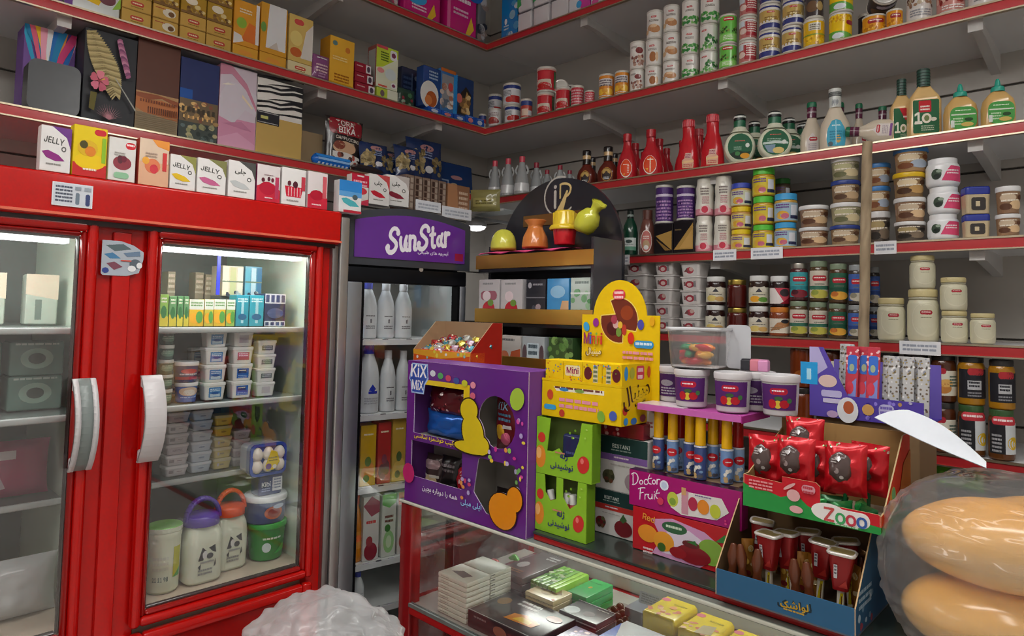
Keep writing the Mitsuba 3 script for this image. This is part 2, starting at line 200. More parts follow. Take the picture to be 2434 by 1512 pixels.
scene['mat_haze'] = {'type': 'blendbsdf', 'weight': 0.3, 'a': {'type': 'thindielectric', 'int_ior': 1.45}, 'b': {'type': 'twosided', 'bsdf': {'type': 'principled', 'base_color': {'type': 'rgb', 'value': [.8, .82, .83]}, 'roughness': 0.3, 'specular': 0.6}}}

# ---------------------------------------------------------------- scene keys
_count = {}
def numbered(name):
    k = _count.get(name, -1) + 1; _count[name] = k
    return name if k == 0 else f'{name}_{k:03d}'
def dic(mesh, mat, smooth=True):
    (v, f), c = mesh.mesh(); return mikit.ply((v, f), mat, smooth, color=c)
def shp(parts): # [(suffix, M, material)] -> shared dicts
    return [(s, dic(m, b) if isinstance(m, M) else m) for s, m, b in parts]
def thing(name, parts, to=None, label=None, cat=None, group=None, kind=None, plabels=None):
    """parts: [(suffix or '', ply dict)]; a suffix that repeats is numbered"""
    key = numbered(name); seen = {}
    for s, d in parts:
        if s:
            k = seen.get(s, -1) + 1; seen[s] = k; full = f'{key}__{s}' + (f'_{k:03d}' if k else '')
        else: full = key
        scene[full] = {**d, 'to_world': to} if to is not None else dict(d)
        if plabels and s in plabels: labels[full] = {'label': plabels[s]}
    e = {}
    if label: e['label'] = label
    if cat: e['category'] = cat
    if group: e['group'] = group
    if kind: e['kind'] = kind
    labels[key] = e
    return key
def at(x, y, z, rz=0, s=1.0, rx=0, ry=0):
    t = T().translate([x, y, z])
    if rz: t = t @ T().rotate([0, 0, 1], rz)
    if ry: t = t @ T().rotate([0, 1, 0], ry)
    if rx: t = t @ T().rotate([1, 0, 0], rx)
    if not np.isscalar(s) or s != 1: t = t @ T().scale(s if not np.isscalar(s) else [s] * 3)
    return t
def one(name, mesh, mat, label, cat, to=None, group=None): return thing(name, [('', dic(mesh, mat))], to, label, cat, group)
def struct(key, mesh, mat, label, to=None):
    scene[key] = {**dic(mesh, mat), **({'to_world': to} if to is not None else {})}; labels[key] = {'label': label, 'kind': 'structure'}
def sub(key, mesh, mat, lab=None):
    scene[key] = dic(mesh, mat)
    if lab: labels[key] = {'label': lab}

# ---------------------------------------------------------------- lights of the room (ceiling tube fixtures behind and above the camera, plus an added low one)
def tube_light(x, y, rz, L, power, label, z=3.16):
    t = at(x, y, z, rz)
    h = M().box((-L / 2 - .04, -.09, .0), (L / 2 + .04, .09, .04), 'f2f2f0', .006)
    d = M().box((-L / 2, -.07, -.03), (L / 2, .07, -.001), 'ffffff', .02)
    key = thing('ceiling_light', [('housing', dic(h, 'mat_plastic'))], t, label, 'light')
    scene[key + '__diffuser'] = {**dic(d, 'mat_plastic'), 'to_world': t, 'emitter': {'type': 'area', 'radiance': {'type': 'rgb', 'value': [power, power * .985, power * .95]}}}
tube_light(1.75, -1.5, 0, 1.3, 15, 'unseen long hanging light added above the counter to light the shelf undersides', 2.44)  # unseen lamp, added low so it reaches the shelf undersides
tube_light(3.2, -1.6, 90, 1.2, 14, 'long white ceiling light at the right end of the counter')
tube_light(2.7, -3.3, 45, 1.5, 17, 'long white ceiling light over the shop aisle behind the viewer')
tube_light(1.6, -2.7, 90, 1.3, 15, 'long white hanging light in front of the red fridge', 2.75)

# ---------------------------------------------------------------- the room
struct('floor', M().box((-.1, -4.7, -.1), (4.3, .1, 0), 'c2beb8'), 'mat_plastic', 'pale tiled shop floor')
struct('ceiling', M().box((-.1, -4.7, 3.2), (4.3, .1, 3.3), 'e6e6e4'), 'mat_matte', 'white ceiling')
struct('wall_right', M().box((-.1, .006, 0), (4.3, .1, 3.2), '55524e'), 'mat_matte', 'wall behind the long product shelves')
struct('wall_left', M().box((-.1, -4.7, 0), (-.006, .1, 3.2), '55524e'), 'mat_matte', 'wall behind the fridges')
struct('wall_back', M().box((-.1, -4.7, 0), (4.3, -4.6, 3.2), 'efeeec'), 'mat_matte', 'plain wall behind the viewer')
struct('wall_far', M().box((4.2, -4.7, 0), (4.3, .1, 3.2), 'efeeec'), 'mat_matte', 'plain wall at the right end of the shop')
for k in range(13):
    z0 = k * .25
    sub('wall_right__panel' + (f'_{k:03d}' if k else ''), M().box((0, -.004, z0 + .003), (4.2, .007, min(z0 + .247, 3.2)), 'a9a49d', .002), 'mat_plastic')
    sub('wall_left__panel' + (f'_{k:03d}' if k else ''), M().box((-.007, -4.6, z0 + .003), (.004, -.001, min(z0 + .247, 3.2)), 'a9a49d', .002), 'mat_plastic')

# ---------------------------------------------------------------- shelves
RED, CREAM, BOARD = 'b02a2e', 'bcae96', 'cbcbcc'
ZS = {1: 2.752, 2: 2.369, 3: 2.050, 4: 1.7645, 5: 1.492, 6: 1.206}      # tops of the shelves on the right wall
ZL = {1: 2.752, 2: 2.369, 3: 2.064}                                     # on the left wall
EH = .032
def bracket(x0, y0, z, axis):
    P = [(0, 0), (.325, 0), (.325, -.03), (.25, -.032), (0, -.06)]
    m = M(); fr = (lambda q: np.column_stack([x0 - .012 + q[:, 2], -q[:, 0], z + q[:, 1]])) if axis == 'y' else (lambda q: np.column_stack([q[:, 0], y0 - .012 + q[:, 2], z + q[:, 1]]))
    m.prism(P, .024, 'b4b2b0', fr); 
    m.box((x0 - .017, -.331, z - .034), (x0 + .017, -.324, z), 'c2c0be') if axis == 'y' else m.box((.324, y0 - .017, z - .034), (.331, y0 + .017, z), 'c2c0be')
    return m
def shelf(side, k, z, a, b, bxs, label, tags=()):
    key = numbered('wall_shelf'); labels[key] = {'label': label, 'category': 'shelf'}
    def put(p, m, mat, lab=None): sub(f'{key}__{p}', m, mat, lab)
    if side == 'R':
        put('board', M().box((a, -.352, z - .022), (b, -.004, z), BOARD, .001), 'mat_plastic')
        put('edge_strip', M().box((a, -.36, z - EH + .003), (b, -.352, z - .003), RED, .001), 'mat_plastic', 'red front edge strip')
        put('edge_trim', M().box((a, -.363, z - .004), (b, -.350, z + .001), CREAM).box((a, -.363, z - EH), (b, -.350, z - EH + .004), CREAM), 'mat_metal', 'thin pale metal lips above and below the red strip')
        for i, x in enumerate(bxs): put('bracket' + (f'_{i:03d}' if i else ''), bracket(x, 0, z - .022, 'y'), 'mat_plastic')
    else:
        put('board', M().box((.004, a, z - .022), (.352, b, z), BOARD, .001), 'mat_plastic')
        b2 = -.352
        put('edge_strip', M().box((.352, a, z - EH + .003), (.36, b2, z - .003), RED, .001), 'mat_plastic', 'red front edge strip')
        put('edge_trim', M().box((.350, a, z - .004), (.363, b2, z + .001), CREAM).box((.350, a, z - EH), (.363, b2, z - EH + .004), CREAM), 'mat_metal', 'thin pale metal lips above and below the red strip')
        for i, y in enumerate(bxs): put('bracket' + (f'_{i:03d}' if i else ''), bracket(0, y, z - .022, 'x'), 'mat_plastic')
    return key
RBX = [0.887, 1.485, 2.194]
shelf('L', 1, ZL[1], -3.0, -.004, [-1.092, -1.985], 'highest shelf on the left wall, holding magenta packs')
shelf('L', 2, ZL[2], -3.0, -.004, [-0.6, -1.147, -1.937], 'left wall shelf of pasta, tan boxes and yellow cartons above the gift boxes')
shelf('L', 3, ZL[3], -3.0, -.004, [], 'left wall shelf of tall gift boxes just above the red fridge')
shelf('R', 1, ZS[1], .353, 3.0, RBX[:1] + [RBX[1] + .15], 'highest shelf on the right wall, holding tissue packs')
shelf('R', 2, ZS[2], .353, 3.0, [0.909, 1.482, 2.194], 'right wall shelf carrying the food tins')
shelf('R', 3, ZS[3], .353, 3.0, [1.456, 2.19], 'right wall shelf carrying sauce and dressing bottles')
shelf('R', 4, ZS[4], .75, 3.0, [1.458, 2.19], 'right wall shelf carrying spread jars and plastic tubs')
shelf('R', 5, ZS[5], .75, 3.0, [2.16], 'right wall shelf carrying jam jars and cream coloured jars')
shelf('R', 6, ZS[6], .75, 3.0, [2.16], 'right wall shelf carrying honey jars, lowest one in view')
# paper price tags on the edges
def tag_R(px0, px1, z, lab):
    m = M().box((px0, -.3655, z - EH - .001), (px1, -.3635, z + .003), 'e4e6ea')
    m.prn([('b', .08, .75, .84, 2, .3, '9aa0ae')], front(px0, -.3655, z - EH - .001), px1 - px0, EH + .004)
    one('price_tag', m, 'mat_card', lab, 'price tag', group='paper price tags on the shelf edges')
tag_R(1.074, 1.14, ZS[4], 'small white paper price tag left of the red strip under the dark green bottles')
tag_R(1.468, 1.548, ZS[4], 'white paper price tag under the pink and white bottles')
tag_R(1.597, 1.698, ZS[4], 'wider white paper price tag under the green lidded jars')
tag_R(1.955, 2.011, ZS[4], 'white paper price tag just right of the wooden pole')
tag_R(2.016, 2.113, ZS[5], 'long white paper price tag under the cream jars')

# ---------------------------------------------------------------- red double-door fridge
FR, FRD = 'b80c08', '8e0806'
yR, yD2a, yD2b, yD1b, yL, yD1a = -1.275, -1.812, -1.33, -1.921, -2.66, -2.52
ZT, ZH, ZD, zd0 = 1.845, 1.746, 1.742, 0.794
fr = numbered('red_fridge'); labels[fr] = {'label': 'large red two door shop fridge with lit glass doors along the left wall', 'category': 'fridge'}
def fput(p, m, mat, lab=None): sub(f'{fr}__{p}', m, mat, lab)
b = M()
b.box((.02, yL, .05), (.66, yL + .03, ZT - .002), FR, .003).box((.02, yR - .03, .05), (.66, yR, ZT - .002), FR, .003)      # sides
b.box((.02, yL, ZT - .03), (.70, yR, ZT), FR, .003).box((.02, yL + .03, .05), (.66, yR - .03, .12), FRD)               # top and base
b.box((.60, yD1b - .012, .12), (.672, yD2a + .012, ZH), FR, .002).box((.672, yD1b + .035, .12), (.684, yD2a - .035, ZH - .02), FR, .002)          # mullion and its cover
b.box((.60, yL, .12), (.672, yD1a + .012, ZH), FR, .002).box((.64, yD2b - .01, .12), (.672, yR, ZH), FR, .002)
fput('cabinet', b, 'mat_gloss')
fput('liner', M().box((.02, yL + .03, .12), (.03, yR - .03, ZT - .03), '6d7775').box((.03, yL + .031, .12), (.60, yL + .05, ZT - .03), 'c9dccb').box((.03, yR - .06, .12), (.64, yR - .031, ZT - .03), 'c9dccb').box((.03, (yD1b + yD2a) / 2 - .045, .12), (.60, (yD1b + yD2a) / 2 + .045, ZT - .03), 'd4e4d4').box((.03, yL + .05, ZT - .05), (.64, yR - .06, ZT - .03), 'c9d4d0').box((.03, yL + .05, .12), (.64, yR - .06, zd0 + .0), 'b7aa98'), 'mat_plastic', 'pale green inner lining')
hd = M().box((.60, yL, ZH), (.72, yR - .012, ZT), FR, .006).box((.72, yL, ZH + .004), (.7225, yR - .012, ZH + .010), 'd86a52').box((.66, yL, ZH - .012), (.70, yR - .02, ZH), '1c0504')
fput('header', hd, 'mat_gloss', 'plain red band above the doors')
fput('corner_profile', M().box((.62, yR + .001, .05), (.695, yR + .034, ZT - .01), 'c4c4c4', .004).box((.60, yR - .022, .05), (.69, yR + .0005, ZT - .1), '9a9696', .004), 'mat_metal', 'pale metal corner profile')
def rim(y0, y1, z0, z1, x0, x1, w, col, m=None, bev=.006):
    m = m or M()
    m.box((x0, y0, z0), (x1, y0 + w, z1), col, bev).box((x0, y1 - w, z0), (x1, y1, z1), col, bev).box((x0, y0 + w - .001, z0), (x1, y1 - w + .001, z0 + w), col, bev).box((x0, y0 + w - .001, z1 - w), (x1, y1 - w + .001, z1), col, bev)
    return m
for i, (a, c) in enumerate(((yD1a, yD1b), (yD2a, yD2b))):
    s = '' if i == 0 else '_001'
    z0 = zd0 - .028
    m = rim(a, c, z0, ZD, .675, .70, .022, FR); rim(a + .02, c - .02, z0 + .02, ZD - .02, .672, .693, .014, FRD, m); rim(a + .031, c - .031, z0 + .031, ZD - .031, .662, .676, .009, '241a18', m)
    fput('door' + s, m, 'mat_gloss'); 
    sub(f'{fr}__door{s}__glass', M().box((.6795, a + .03, z0 + .03), (.6805, c - .03, ZD - .03), 'ffffff'), 'mat_pane')
    hy = c - .018 if i == 0 else a + .016                             # curved pull handle
    hz0, hz1 = 1.168, 1.378
    q = [(hz0 + (hz1 - hz0) * t, .046 * math.sin(math.pi * t) ** .8) for t in np.linspace(0, 1, 15)]
    hm = M(); 
    for k in range(14):
        (za, xa), (zb, xb) = q[k], q[k + 1]; w, th = .023, .012
        for yy0, yy1, c0, c1 in ((-w, w, .0, th),) if i else ((-w, -w * .55, 0, th), (w * .55, w, 0, th), (-w * .56, w * .56, -.004, .006)):
            P = np.array([[.70 + x + o, hy + y, z] for z, x in ((za, xa), (zb, xb)) for y in (yy0, yy1) for o in (c0, c1)])
            hm.add(P, [[0, 2, 6, 4], [1, 5, 7, 3], [0, 4, 5, 1], [2, 3, 7, 6]] + ([[0, 1, 3, 2]] if k == 0 else []) + ([[4, 6, 7, 5]] if k == 13 else []), 'c9c6c8' if (i or abs(yy0) == w or yy1 == w) else '7b8482')
    hm.box((.694, hy - .02, hz0), (.708, hy + .02, hz0 + .03), 'c9c6c8', .003).box((.694, hy - .02, hz1 - .03), (.708, hy + .02, hz1), 'c9c6c8', .003)
    sub(f'{fr}__door{s}__handle', hm, 'mat_plastic', 'curved pale grey pull handle')
    lz = z0 - .016                                                    # lower solid door
    m = rim(a, c, .14, lz, .675, .70, .03, FR); m.box((.672, a + .02, .16), (.688, c - .02, lz - .02), FRD, .004)
    fput('lower_door' + s, m, 'mat_gloss')
    lm = dic(M().box((.61, a + .05, ZD - .05), (.655, c - .05, ZD - .025), 'ffffff'), 'mat_plastic')
    scene[f'{fr}__lamp{s}'] = {**lm, 'emitter': {'type': 'area', 'radiance': {'type': 'rgb', 'value': [16, 17.5, 16.5]}}}; labels[f'{fr}__lamp{s}'] = {'label': 'glowing white lamp strip at the top inside'}
SZ = [1.491, 1.284, 1.058]
n = 0
for a, c in ((yL + .05, (yD1b + yD2a) / 2 - .05), ((yD1b + yD2a) / 2 + .05, yR - .065)):
    for z in SZ:
        xf = .48 if z == SZ[2] else .61
        m = M().box((.05, a, z - .008), (xf, c, z), '68716f').box((xf - .002, a, z - .014), (xf + .01, c, z + .002), 'aab0ae', .003)
        fput('wire_shelf' + (f'_{n:03d}' if n else ''), m, 'mat_gloss'); n += 1
# stickers
st = M().box((.7225, -2.024, 1.77), (.7235, -1.945, 1.823), 'd6dae0')
st.prn([('r', .03, .05, .97, .95, 'c9ced6'), ('b', .08, .86, .42, 5, .15, '4a5060'), ('rr', .57, .1, .67, .62, '6d7c8a', .1), ('rr', .82, .08, .93, .6, '3c4670', .1), ('r', .55, .72, .7, .88, '8a929c'), ('r', .78, .72, .95, .88, '9aa2ac')], right(.7235, -2.024, 1.77), -1.945 - (-2.024), 1.823 - 1.77)
sub(fr + '__notice_sticker', st, 'mat_card', 'small pale printed notice on the header')
yy0, yy1, zz0, zz1 = -1.911, -1.82, 1.62, 1.704
st = M(); P = Polygon([(0, .05), (.04, 0), (.6, 0), (.9, .1), (1, .5), (1, .72), (.75, .9), (.45, 1), (0, 1)])
st.prism(unit(P, yy1 - yy0, zz1 - zz0), .001, 'a9b2bc', lambda q: np.column_stack([.6862 - q[:, 2], yy0 + q[:, 0], zz0 + q[:, 1]]))
st.prn([('p', [(.08, .86), (.5, .92), (.7, .78), (.3, .7)], '5a6a6e'), ('p', [(.05, .6), (.25, .66), (.45, .5), (.2, .48)], '4c7ea6'), ('p', [(.12, .34), (.3, .4), (.5, .26), (.3, .16)], '7c4a58'), ('e', .1, .14, .08, .08, '3a4a8a'), ('p', [(.5, .66), (.9, .74), (.92, .6), (.6, .56)], '6a8098'), ('e', .8, .36, .14, .14, '5c6670'), ('e', .72, .22, .1, .09, 'e4e6e8'), ('e', .9, .32, .07, .09, 'e4e6e8'), ('r', .45, .42, .7, .46, 'c85a50')], right(.6862, yy0, zz0), yy1 - yy0, zz1 - zz0)
sub(fr + '__oval_sticker', st, 'mat_card', 'worn oval picture sticker between the doors')

# ---------------------------------------------------------------- dark narrow drinks fridge with a purple header
SA = 80.1; ST = at(.62, -1.212, 0, SA); SW = .445
sf = numbered('drinks_fridge'); labels[sf] = {'label': 'narrow dark grey drinks fridge with a purple lettered header and one glass door', 'category': 'fridge'}
def sput(p, m, mat, lab=None):
    scene[f'{sf}__{p}'] = {**dic(m, mat), 'to_world': ST}
    if lab: labels[f'{sf}__{p}'] = {'label': lab}
zb, zt = 1.69, 1.891
DG = '34373d'
b = M().box((.0, .02, .05), (.02, .58, zb), 'a9adb2', .003).box((SW - .02, .02, .05), (SW, .58, zb), 'a9adb2', .003).box((0, .56, .05), (SW, .58, zt - .05), '8a8f94').box((0, .02, .05), (SW, .58, .12), DG).box((.0, .03, zb - .02), (SW, .58, zt - .03), '4a4d52', .004)
b.box((.02, .03, .12), (.024, .56, zb), 'b9c0bf').box((SW - .024, .03, .12), (SW - .02, .56, zb), 'b9c0bf').box((.02, .552, .12), (SW - .02, .56, zb), 'a2a8a6')
sput('cabinet', b, 'mat_plastic')
arc = [(-.008 + (SW + .016) * t, zt - .055 + .055 * math.sin(math.pi * (.12 + .76 * t)) ) for t in np.linspace(0, 1, 15)][::-1]
hp = Polygon([(-.008, zb + .004), (SW + .008, zb + .004)] + arc)
h = M().prism(hp, .05, DG, lambda q: np.column_stack([q[:, 0], q[:, 2] - .035, q[:, 1]]), side='2a2d33')
sput('header', h, 'mat_gloss')
ip = hp.buffer(-.024, join_style=1); bx = ip.bounds
pu = M().prism(ip, .004, '5d2a86', lambda q: np.column_stack([q[:, 0], q[:, 2] - .039, q[:, 1]]))
def stroke(pts, w0, w1=None, n=0):     # tapering pen stroke
    w1 = w0 if w1 is None else w1; p = np.array(pts, float)
    if len(p) > 2:
        from scipy.interpolate import splprep, splev
        tck, _ = splprep(p.T, s=0, k=min(3, len(p) - 1)); p = np.array(splev(np.linspace(0, 1, 18), tck)).T
    W = np.linspace(w0, w1, len(p)) if np.isscalar(w1) and not isinstance(w1, (list, tuple)) else w1
    return shapely.union_all([shapely.convex_hull(shapely.union_all([Point(a).buffer(wa, 6), Point(b_).buffer(wb, 6)])) for a, b_, wa, wb in zip(p[:-1], p[1:], W[:-1], W[1:])])
def glyphS(): return shapely.union_all([stroke([(.86, .78), (.7, .98), (.42, .98), (.26, .74), (.5, .52), (.72, .3), (.52, .03), (.22, .02), (.06, .22)], .07, .09), Point(.82, .80).buffer(.11), Point(.12, .24).buffer(.12)])
def letters(word):
    out, x = [], 0
    G = {'S': (glyphS(), .92), 'u': (shapely.union_all([stroke([(.1, .58), (.12, .2), (.25, .04), (.42, .12), (.5, .3)], .075), stroke([(.5, .6), (.5, .05), (.6, .02)], .075)]), .66),
         'n': (shapely.union_all([stroke([(.08, .6), (.1, .02)], .08), stroke([(.1, .4), (.25, .58), (.42, .54), (.45, .3), (.45, .03), (.55, .02)], .075)]), .62),
         't': (shapely.union_all([stroke([(.2, .85), (.2, .2), (.28, .04), (.4, .06)], .075), stroke([(.04, .58), (.4, .6)], .06)]), .46),
         'a': (shapely.union_all([oval(.26, .27, .2, .26).difference(oval(.27, .28, .09, .14)), stroke([(.48, .56), (.48, .08), (.58, .02)], .075)]), .62),
         'r': (shapely.union_all([stroke([(.1, .6), (.12, .02)], .08), stroke([(.12, .38), (.24, .56), (.38, .56)], .085)]), .46)}
    for ch in word: g, w = G[ch]; out.append(affinity.translate(g, x, 0)); x += w
    return shapely.union_all(out), x
wd, wl = letters('SunStar')
x0, zq = 0.125, 1.737; x1 = 0.366
g = affinity.scale(wd, (x1 - x0) / wl, .078, origin=(0, 0)); g = affinity.affine_transform(g, [1, 0, .17, 1, x0, zq]).buffer(.0015)
pu.prn([('g', g, 'e6e2ea'), ('a', 'abm', 0.362, 1.74, .017, 'd9d0e4', 'r')], lambda u, v, d: np.column_stack([u, -.039 - np.broadcast_to(d, u.shape), v]))
pu.prn([('r', 0.388, 1.727, 0.422, 1.753, '8a1f3c')], lambda u, v, d: np.column_stack([u, -.039 - np.broadcast_to(d, u.shape), v]))
sput('sign', pu, 'mat_gloss', 'purple sign with white lettering')
dm = M().box((0, -.03, zb - .052), (SW, .018, zb), '25272c', .004)
uA, uB = 0.053, 0.418
dm.box((0, -.03, .14), (uA, .018, zb - .05), '9fa5ad', .004).box((uB, -.03, .14), (SW, .018, zb - .05), '9fa5ad', .004).box((uA, -.03, .14), (uB, .018, .19), '25272c', .004).box((uA, -.028, .19), (uA + .006, .012, zb - .05), '1e2024').box((uB - .008, -.028, .19), (uB, .012, zb - .05), '1e2024')
sput('door', dm, 'mat_metal')
scene[f'{sf}__door__glass'] = {**dic(M().box((uA, -.004, .19), (uB, -.003, zb - .052), 'ffffff'), 'mat_pane'), 'to_world': ST}
scene[f'{sf}__door__lock'] = {**dic(M().lathe([('d8d8d8', [(0, 0), (.008, 0)]), ('9a9a9a', [(.008, 0), (.008, -.006)])], 14).tf(T().translate([0.26, 1.69, 0]) if False else T().translate([0.26, -.034, 1.69]) @ T().rotate([1, 0, 0], 90)), 'mat_metal'), 'to_world': ST}
scene[f'{sf}__door__grip'] = {**dic(M().box((-.006, -.028, 0.945), (-.0005, .012, 1.064), '15161a', .002), 'mat_plastic'), 'to_world': ST}
SSZ = [1.451, 1.199, 0.96, 0.712, 0.561]
for i, z in enumerate(SSZ):
    m = M().box((.026, .05, z - .004), (SW - .026, .53, z), 'd9dcdc')
    for k in range(9): m.box((.03 + k * .045, .044, z - .016), (.048 + k * .045, .05, z), '3a3a44' if k % 2 else 'b9b9c6')
    m.box((.026, .042, z - .02), (SW - .026, .046, z - .002), 'c9cccf')
    sput('wire_shelf' + (f'_{i:03d}' if i else ''), m, 'mat_plastic')
m = M().box((.06, .06, zb - .03), (SW - .06, .09, zb - .022), 'ffffff')
scene[f'{sf}__lamp'] = {**dic(m, 'mat_plastic'), 'to_world': ST, 'emitter': {'type': 'area', 'radiance': {'type': 'rgb', 'value': [4, 4.2, 4.2]}}}

# ---------------------------------------------------------------- kinds of tins, jars, tubs and bottles (each built once, facing -y, standing at the origin)
ORD = ['first', 'second', 'third', 'fourth', 'fifth', 'sixth', 'seventh', 'eighth', 'ninth']
LEV = {1: [''], 2: ['lower', 'upper'], 3: ['bottom', 'middle', 'top'], 4: ['bottom', 'second lowest', 'third lowest', 'top'], 5: ['bottom', 'second lowest', 'middle', 'fourth lowest', 'top']}
WHT, LRED = 'e9e7e2', 'b5222c'
class Kind:
    def __init__(s, r, h, parts): s.r, s.h, s.parts = r, h, shp(parts)
def curved(m, prof, items, w, h, z0, ring=None, ang=0.0):
    mp = wrap(prof, z0, ring, ang=ang); return m.prn(items, lambda u, v, d: mp(u - w / 2, v, d), w, h, edge=w / 9)
def tin(r, h, col, items, bands=None):
    b = M().lathe([('c9c6be', [(0, 0), (r * .93, 0), (r, .0025), (r, .006), (r * .97, .008)])] + (bands or [(col, [(r * .97, .008), (r * .97, h - .008)])]) + [('cfccc4', [(r * .97, h - .008), (r, h - .006), (r, h - .001), (r * .96, h)])])
    l = M().lathe([('c4c2bc', [(r * .96, h), (r * .94, h - .003), (r * .8, h - .003), (r * .78, h - .002), (0, h - .002)])])
    curved(b, [(r * .97, 0), (r * .97, h)], items, r * 2.9, h - .016, .008)
    return Kind(r, h, [('body', b, 'mat_gloss'), ('lid', l, 'mat_metal')])
def band(col, r, z0, z1): return (col, [(r * .97, z0), (r * .97, z1)])
logo = lambda x, y, s=1.0: [('rr', x - .11 * s, y - .035 * s, x + .11 * s, y + .035 * s, LRED, .4), ('r', x - .08 * s, y - .012 * s, x + .08 * s, y + .012 * s, 'e8d4d0')]
K = {}
K['tin_mush'] = tin(.036, .11, WHT, logo(.5, .8) + [('e', .42, .36, .2, .13, 'c79a72'), ('e', .56, .3, .2, .16, 'b98458'), ('e', .5, .42, .14, .07, 'e0c3a0'), ('b', .3, .68, .4, 2, .05, '8a8480'), ('e', .2, .2, .1, .1, 'd2b48e')])
K['tin_bean'] = tin(.036, .11, WHT, logo(.46, .78) + [('e', .5, .3, .13, .22, 'a3683e'), ('e', .66, .3, .06, .2, 'dcb994'), ('b', .3, .66, .36, 2, .05, '8a8480')])
K['tin_kidney'] = tin(.036, .11, WHT, [('e', .6, .68, .16, .13, '7a3434'), ('dots', .25, .08, .8, .45, 26, .06, ['9a6f62', 'c9a894', '7d4c46'], 3), ('b', .2, .86, .3, 2, .05, '9a9490')])
K['tin_veg'] = tin(.036, .11, WHT, logo(.5, .76) + [('dots', .12, .04, .9, .34, 34, .06, ['4f9a4a', '2f7a3a', '7fb862', '3c8a44'], 5), ('b', .34, .64, .34, 2, .05, '8a8480')])
K['tin_leaf'] = tin(.036, .11, WHT, logo(.34, .8) + [('dots', .4, .1, .95, .6, 26, .055, ['33713b', '5a9a50', '24582e'], 8), ('dots', .1, .02, .9, .2, 16, .05, ['4f9a4a', '7fb862'], 9)])
K['tin_pea'] = tin(.037, .115, '6cc04e', [('rr', .3, .8, .72, .95, LRED, .2), ('b', .34, .9, .32, 1, .09, 'f0e6e0'), ('dots', .1, .36, .92, .56, 34, .035, ['3d5a2c', '8a9a4a', '2e4a24'], 4), ('r', .05, .04, .95, .3, '8fd46c'), ('b', .3, .24, .4, 3, .06, 'e4f0dc')])
K['tin_redwhite'] = tin(.037, .08, 'b9706c', [('r', .4, .1, .95, .9, 'a23038'), ('r', .0, .6, .36, .92, 'd9e2ea'), ('e', .28, .36, .16, .16, 'e6cfc6'), ('b', .46, .84, .4, 5, .12, 'e8d0cc'), ('r', .0, .86, 1, .96, 'dfe0e2')])
K['tin_tan'] = tin(.041, .09, 'c2a45c', logo(.5, .72, 1.1) + [('b', .3, .5, .4, 2, .1, '8a6a34'), ('dots', .2, .3, .8, .42, 10, .05, ['e6d6a0', 'a88a44'], 2)], [band('343a7a', .041, .008, .024), band('e4e2de', .041, .024, .034), band('c2a45c', .041, .034, .068), band('dedbd4', .041, .068, .076), band('343a7a', .041, .076, .082)])
K['tin_corn'] = tin(.04, .085, 'e0b41c', [('r', .3, .6, .7, .92, 'd4d0c0'), ('b', .34, .86, .32, 3, .09, '7a7466'), ('dots', .1, .05, .9, .4, 40, .06, ['f2cc30', 'c08a1a', 'e8bc20'], 3), ('r', .0, .4, 1, .45, '8a9a34')])
K['tin_corn_tall'] = tin(.042, .1, 'ecc410', [('dots', .05, .72, .95, .98, 60, .05, ['e0a818', 'f4d840', 'c88c14'], 6), ('p', [(0, 0), (1, 0), (1, .12), (.5, .3), (0, .34)], '5aa23e'), ('rr', .66, .56, .95, .74, '9a3038', .2), ('e', .4, .12, .18, .12, 'dfe8ee')])
K['tin_orange'] = tin(.034, .1, 'd98a2e', [('r', .15, .52, .85, .86, 'dcd8d8'), ('b', .2, .8, .6, 3, .11, '6a6068'), ('e', .3, .25, .16, .14, 'f0c040'), ('e', .68, .25, .18, .16, 'f4c84c'), ('e', .5, .3, .12, .1, 'e0a030'), ('b', .1, .08, .8, 1, .06, 'e6e2d8')])
K['tin_amber'] = tin(.04, .075, 'd8901e', [('rr', .26, .5, .74, .8, '9a2a2c', .3), ('b', .32, .72, .36, 1, .12, 'e8d8c8'), ('dots', .1, .1, .9, .4, 16, .09, ['e8b43a', 'b87012'], 4)])
K['tin_tomato_blue'] = tin(.036, .08, 'dfe2e6', [('r', .56, .06, .95, .42, 'b02a2a'), ('e', .5, .2, .14, .16, 'c23a34'), ('b', .1, .7, .5, 4, .08, '8a8f98')], [band('dfe2e6', .036, .008, .06), band('2c3c84', .036, .06, .072)])
K['tin_tomato_white'] = tin(.03, .066, 'd9d6d6', [('e', .45, .3, .32, .24, 'b04a42'), ('e', .62, .24, .2, .16, '8c2c2c'), ('b', .2, .84, .6, 3, .1, 'a08e90')])
K['tin_tomato_red'] = tin(.034, .085, 'c8303a', [('r', .0, .3, .2, .9, 'dcd6d2'), ('p', [(.2, .1), (.8, .1), (.75, .5), (.25, .5)], 'd8c8b8'), ('e', .5, .2, .26, .16, 'b82828'), ('r', .88, .1, 1, .9, '3f6a40'), ('r', .0, .93, 1, 1, 'd8a8a0')])
K['tin_red_stripe'] = tin(.03, .07, 'c23a48', [('b', .1, .86, .8, 5, .17, 'dcaab0')])
K['tin_dark'] = tin(.042, .09, '3a3236', [('e', .4, .4, .24, .24, '6a5038'), ('rr', .3, .7, .8, .9, '9a94a0', .2), ('e', .7, .4, .14, .2, 'a89060')])
K['tin_small_blue'] = tin(.026, .075, 'b84a40', [('r', .3, .08, .7, .5, 'e0c6b4'), ('r', .7, .08, .95, .4, 'd4d8dc')], [band('b84a40', .026, .008, .05), band('3a4a8a', .026, .05, .067)])
K['tin_meat'] = tin(.041, .09, 'd4d0cc', [('dots', .1, .5, .9, .95, 24, .08, ['9a7a62', 'b8a890', '6a4a3c'], 7), ('b', .2, .36, .6, 3, .1, '8a8a90')])
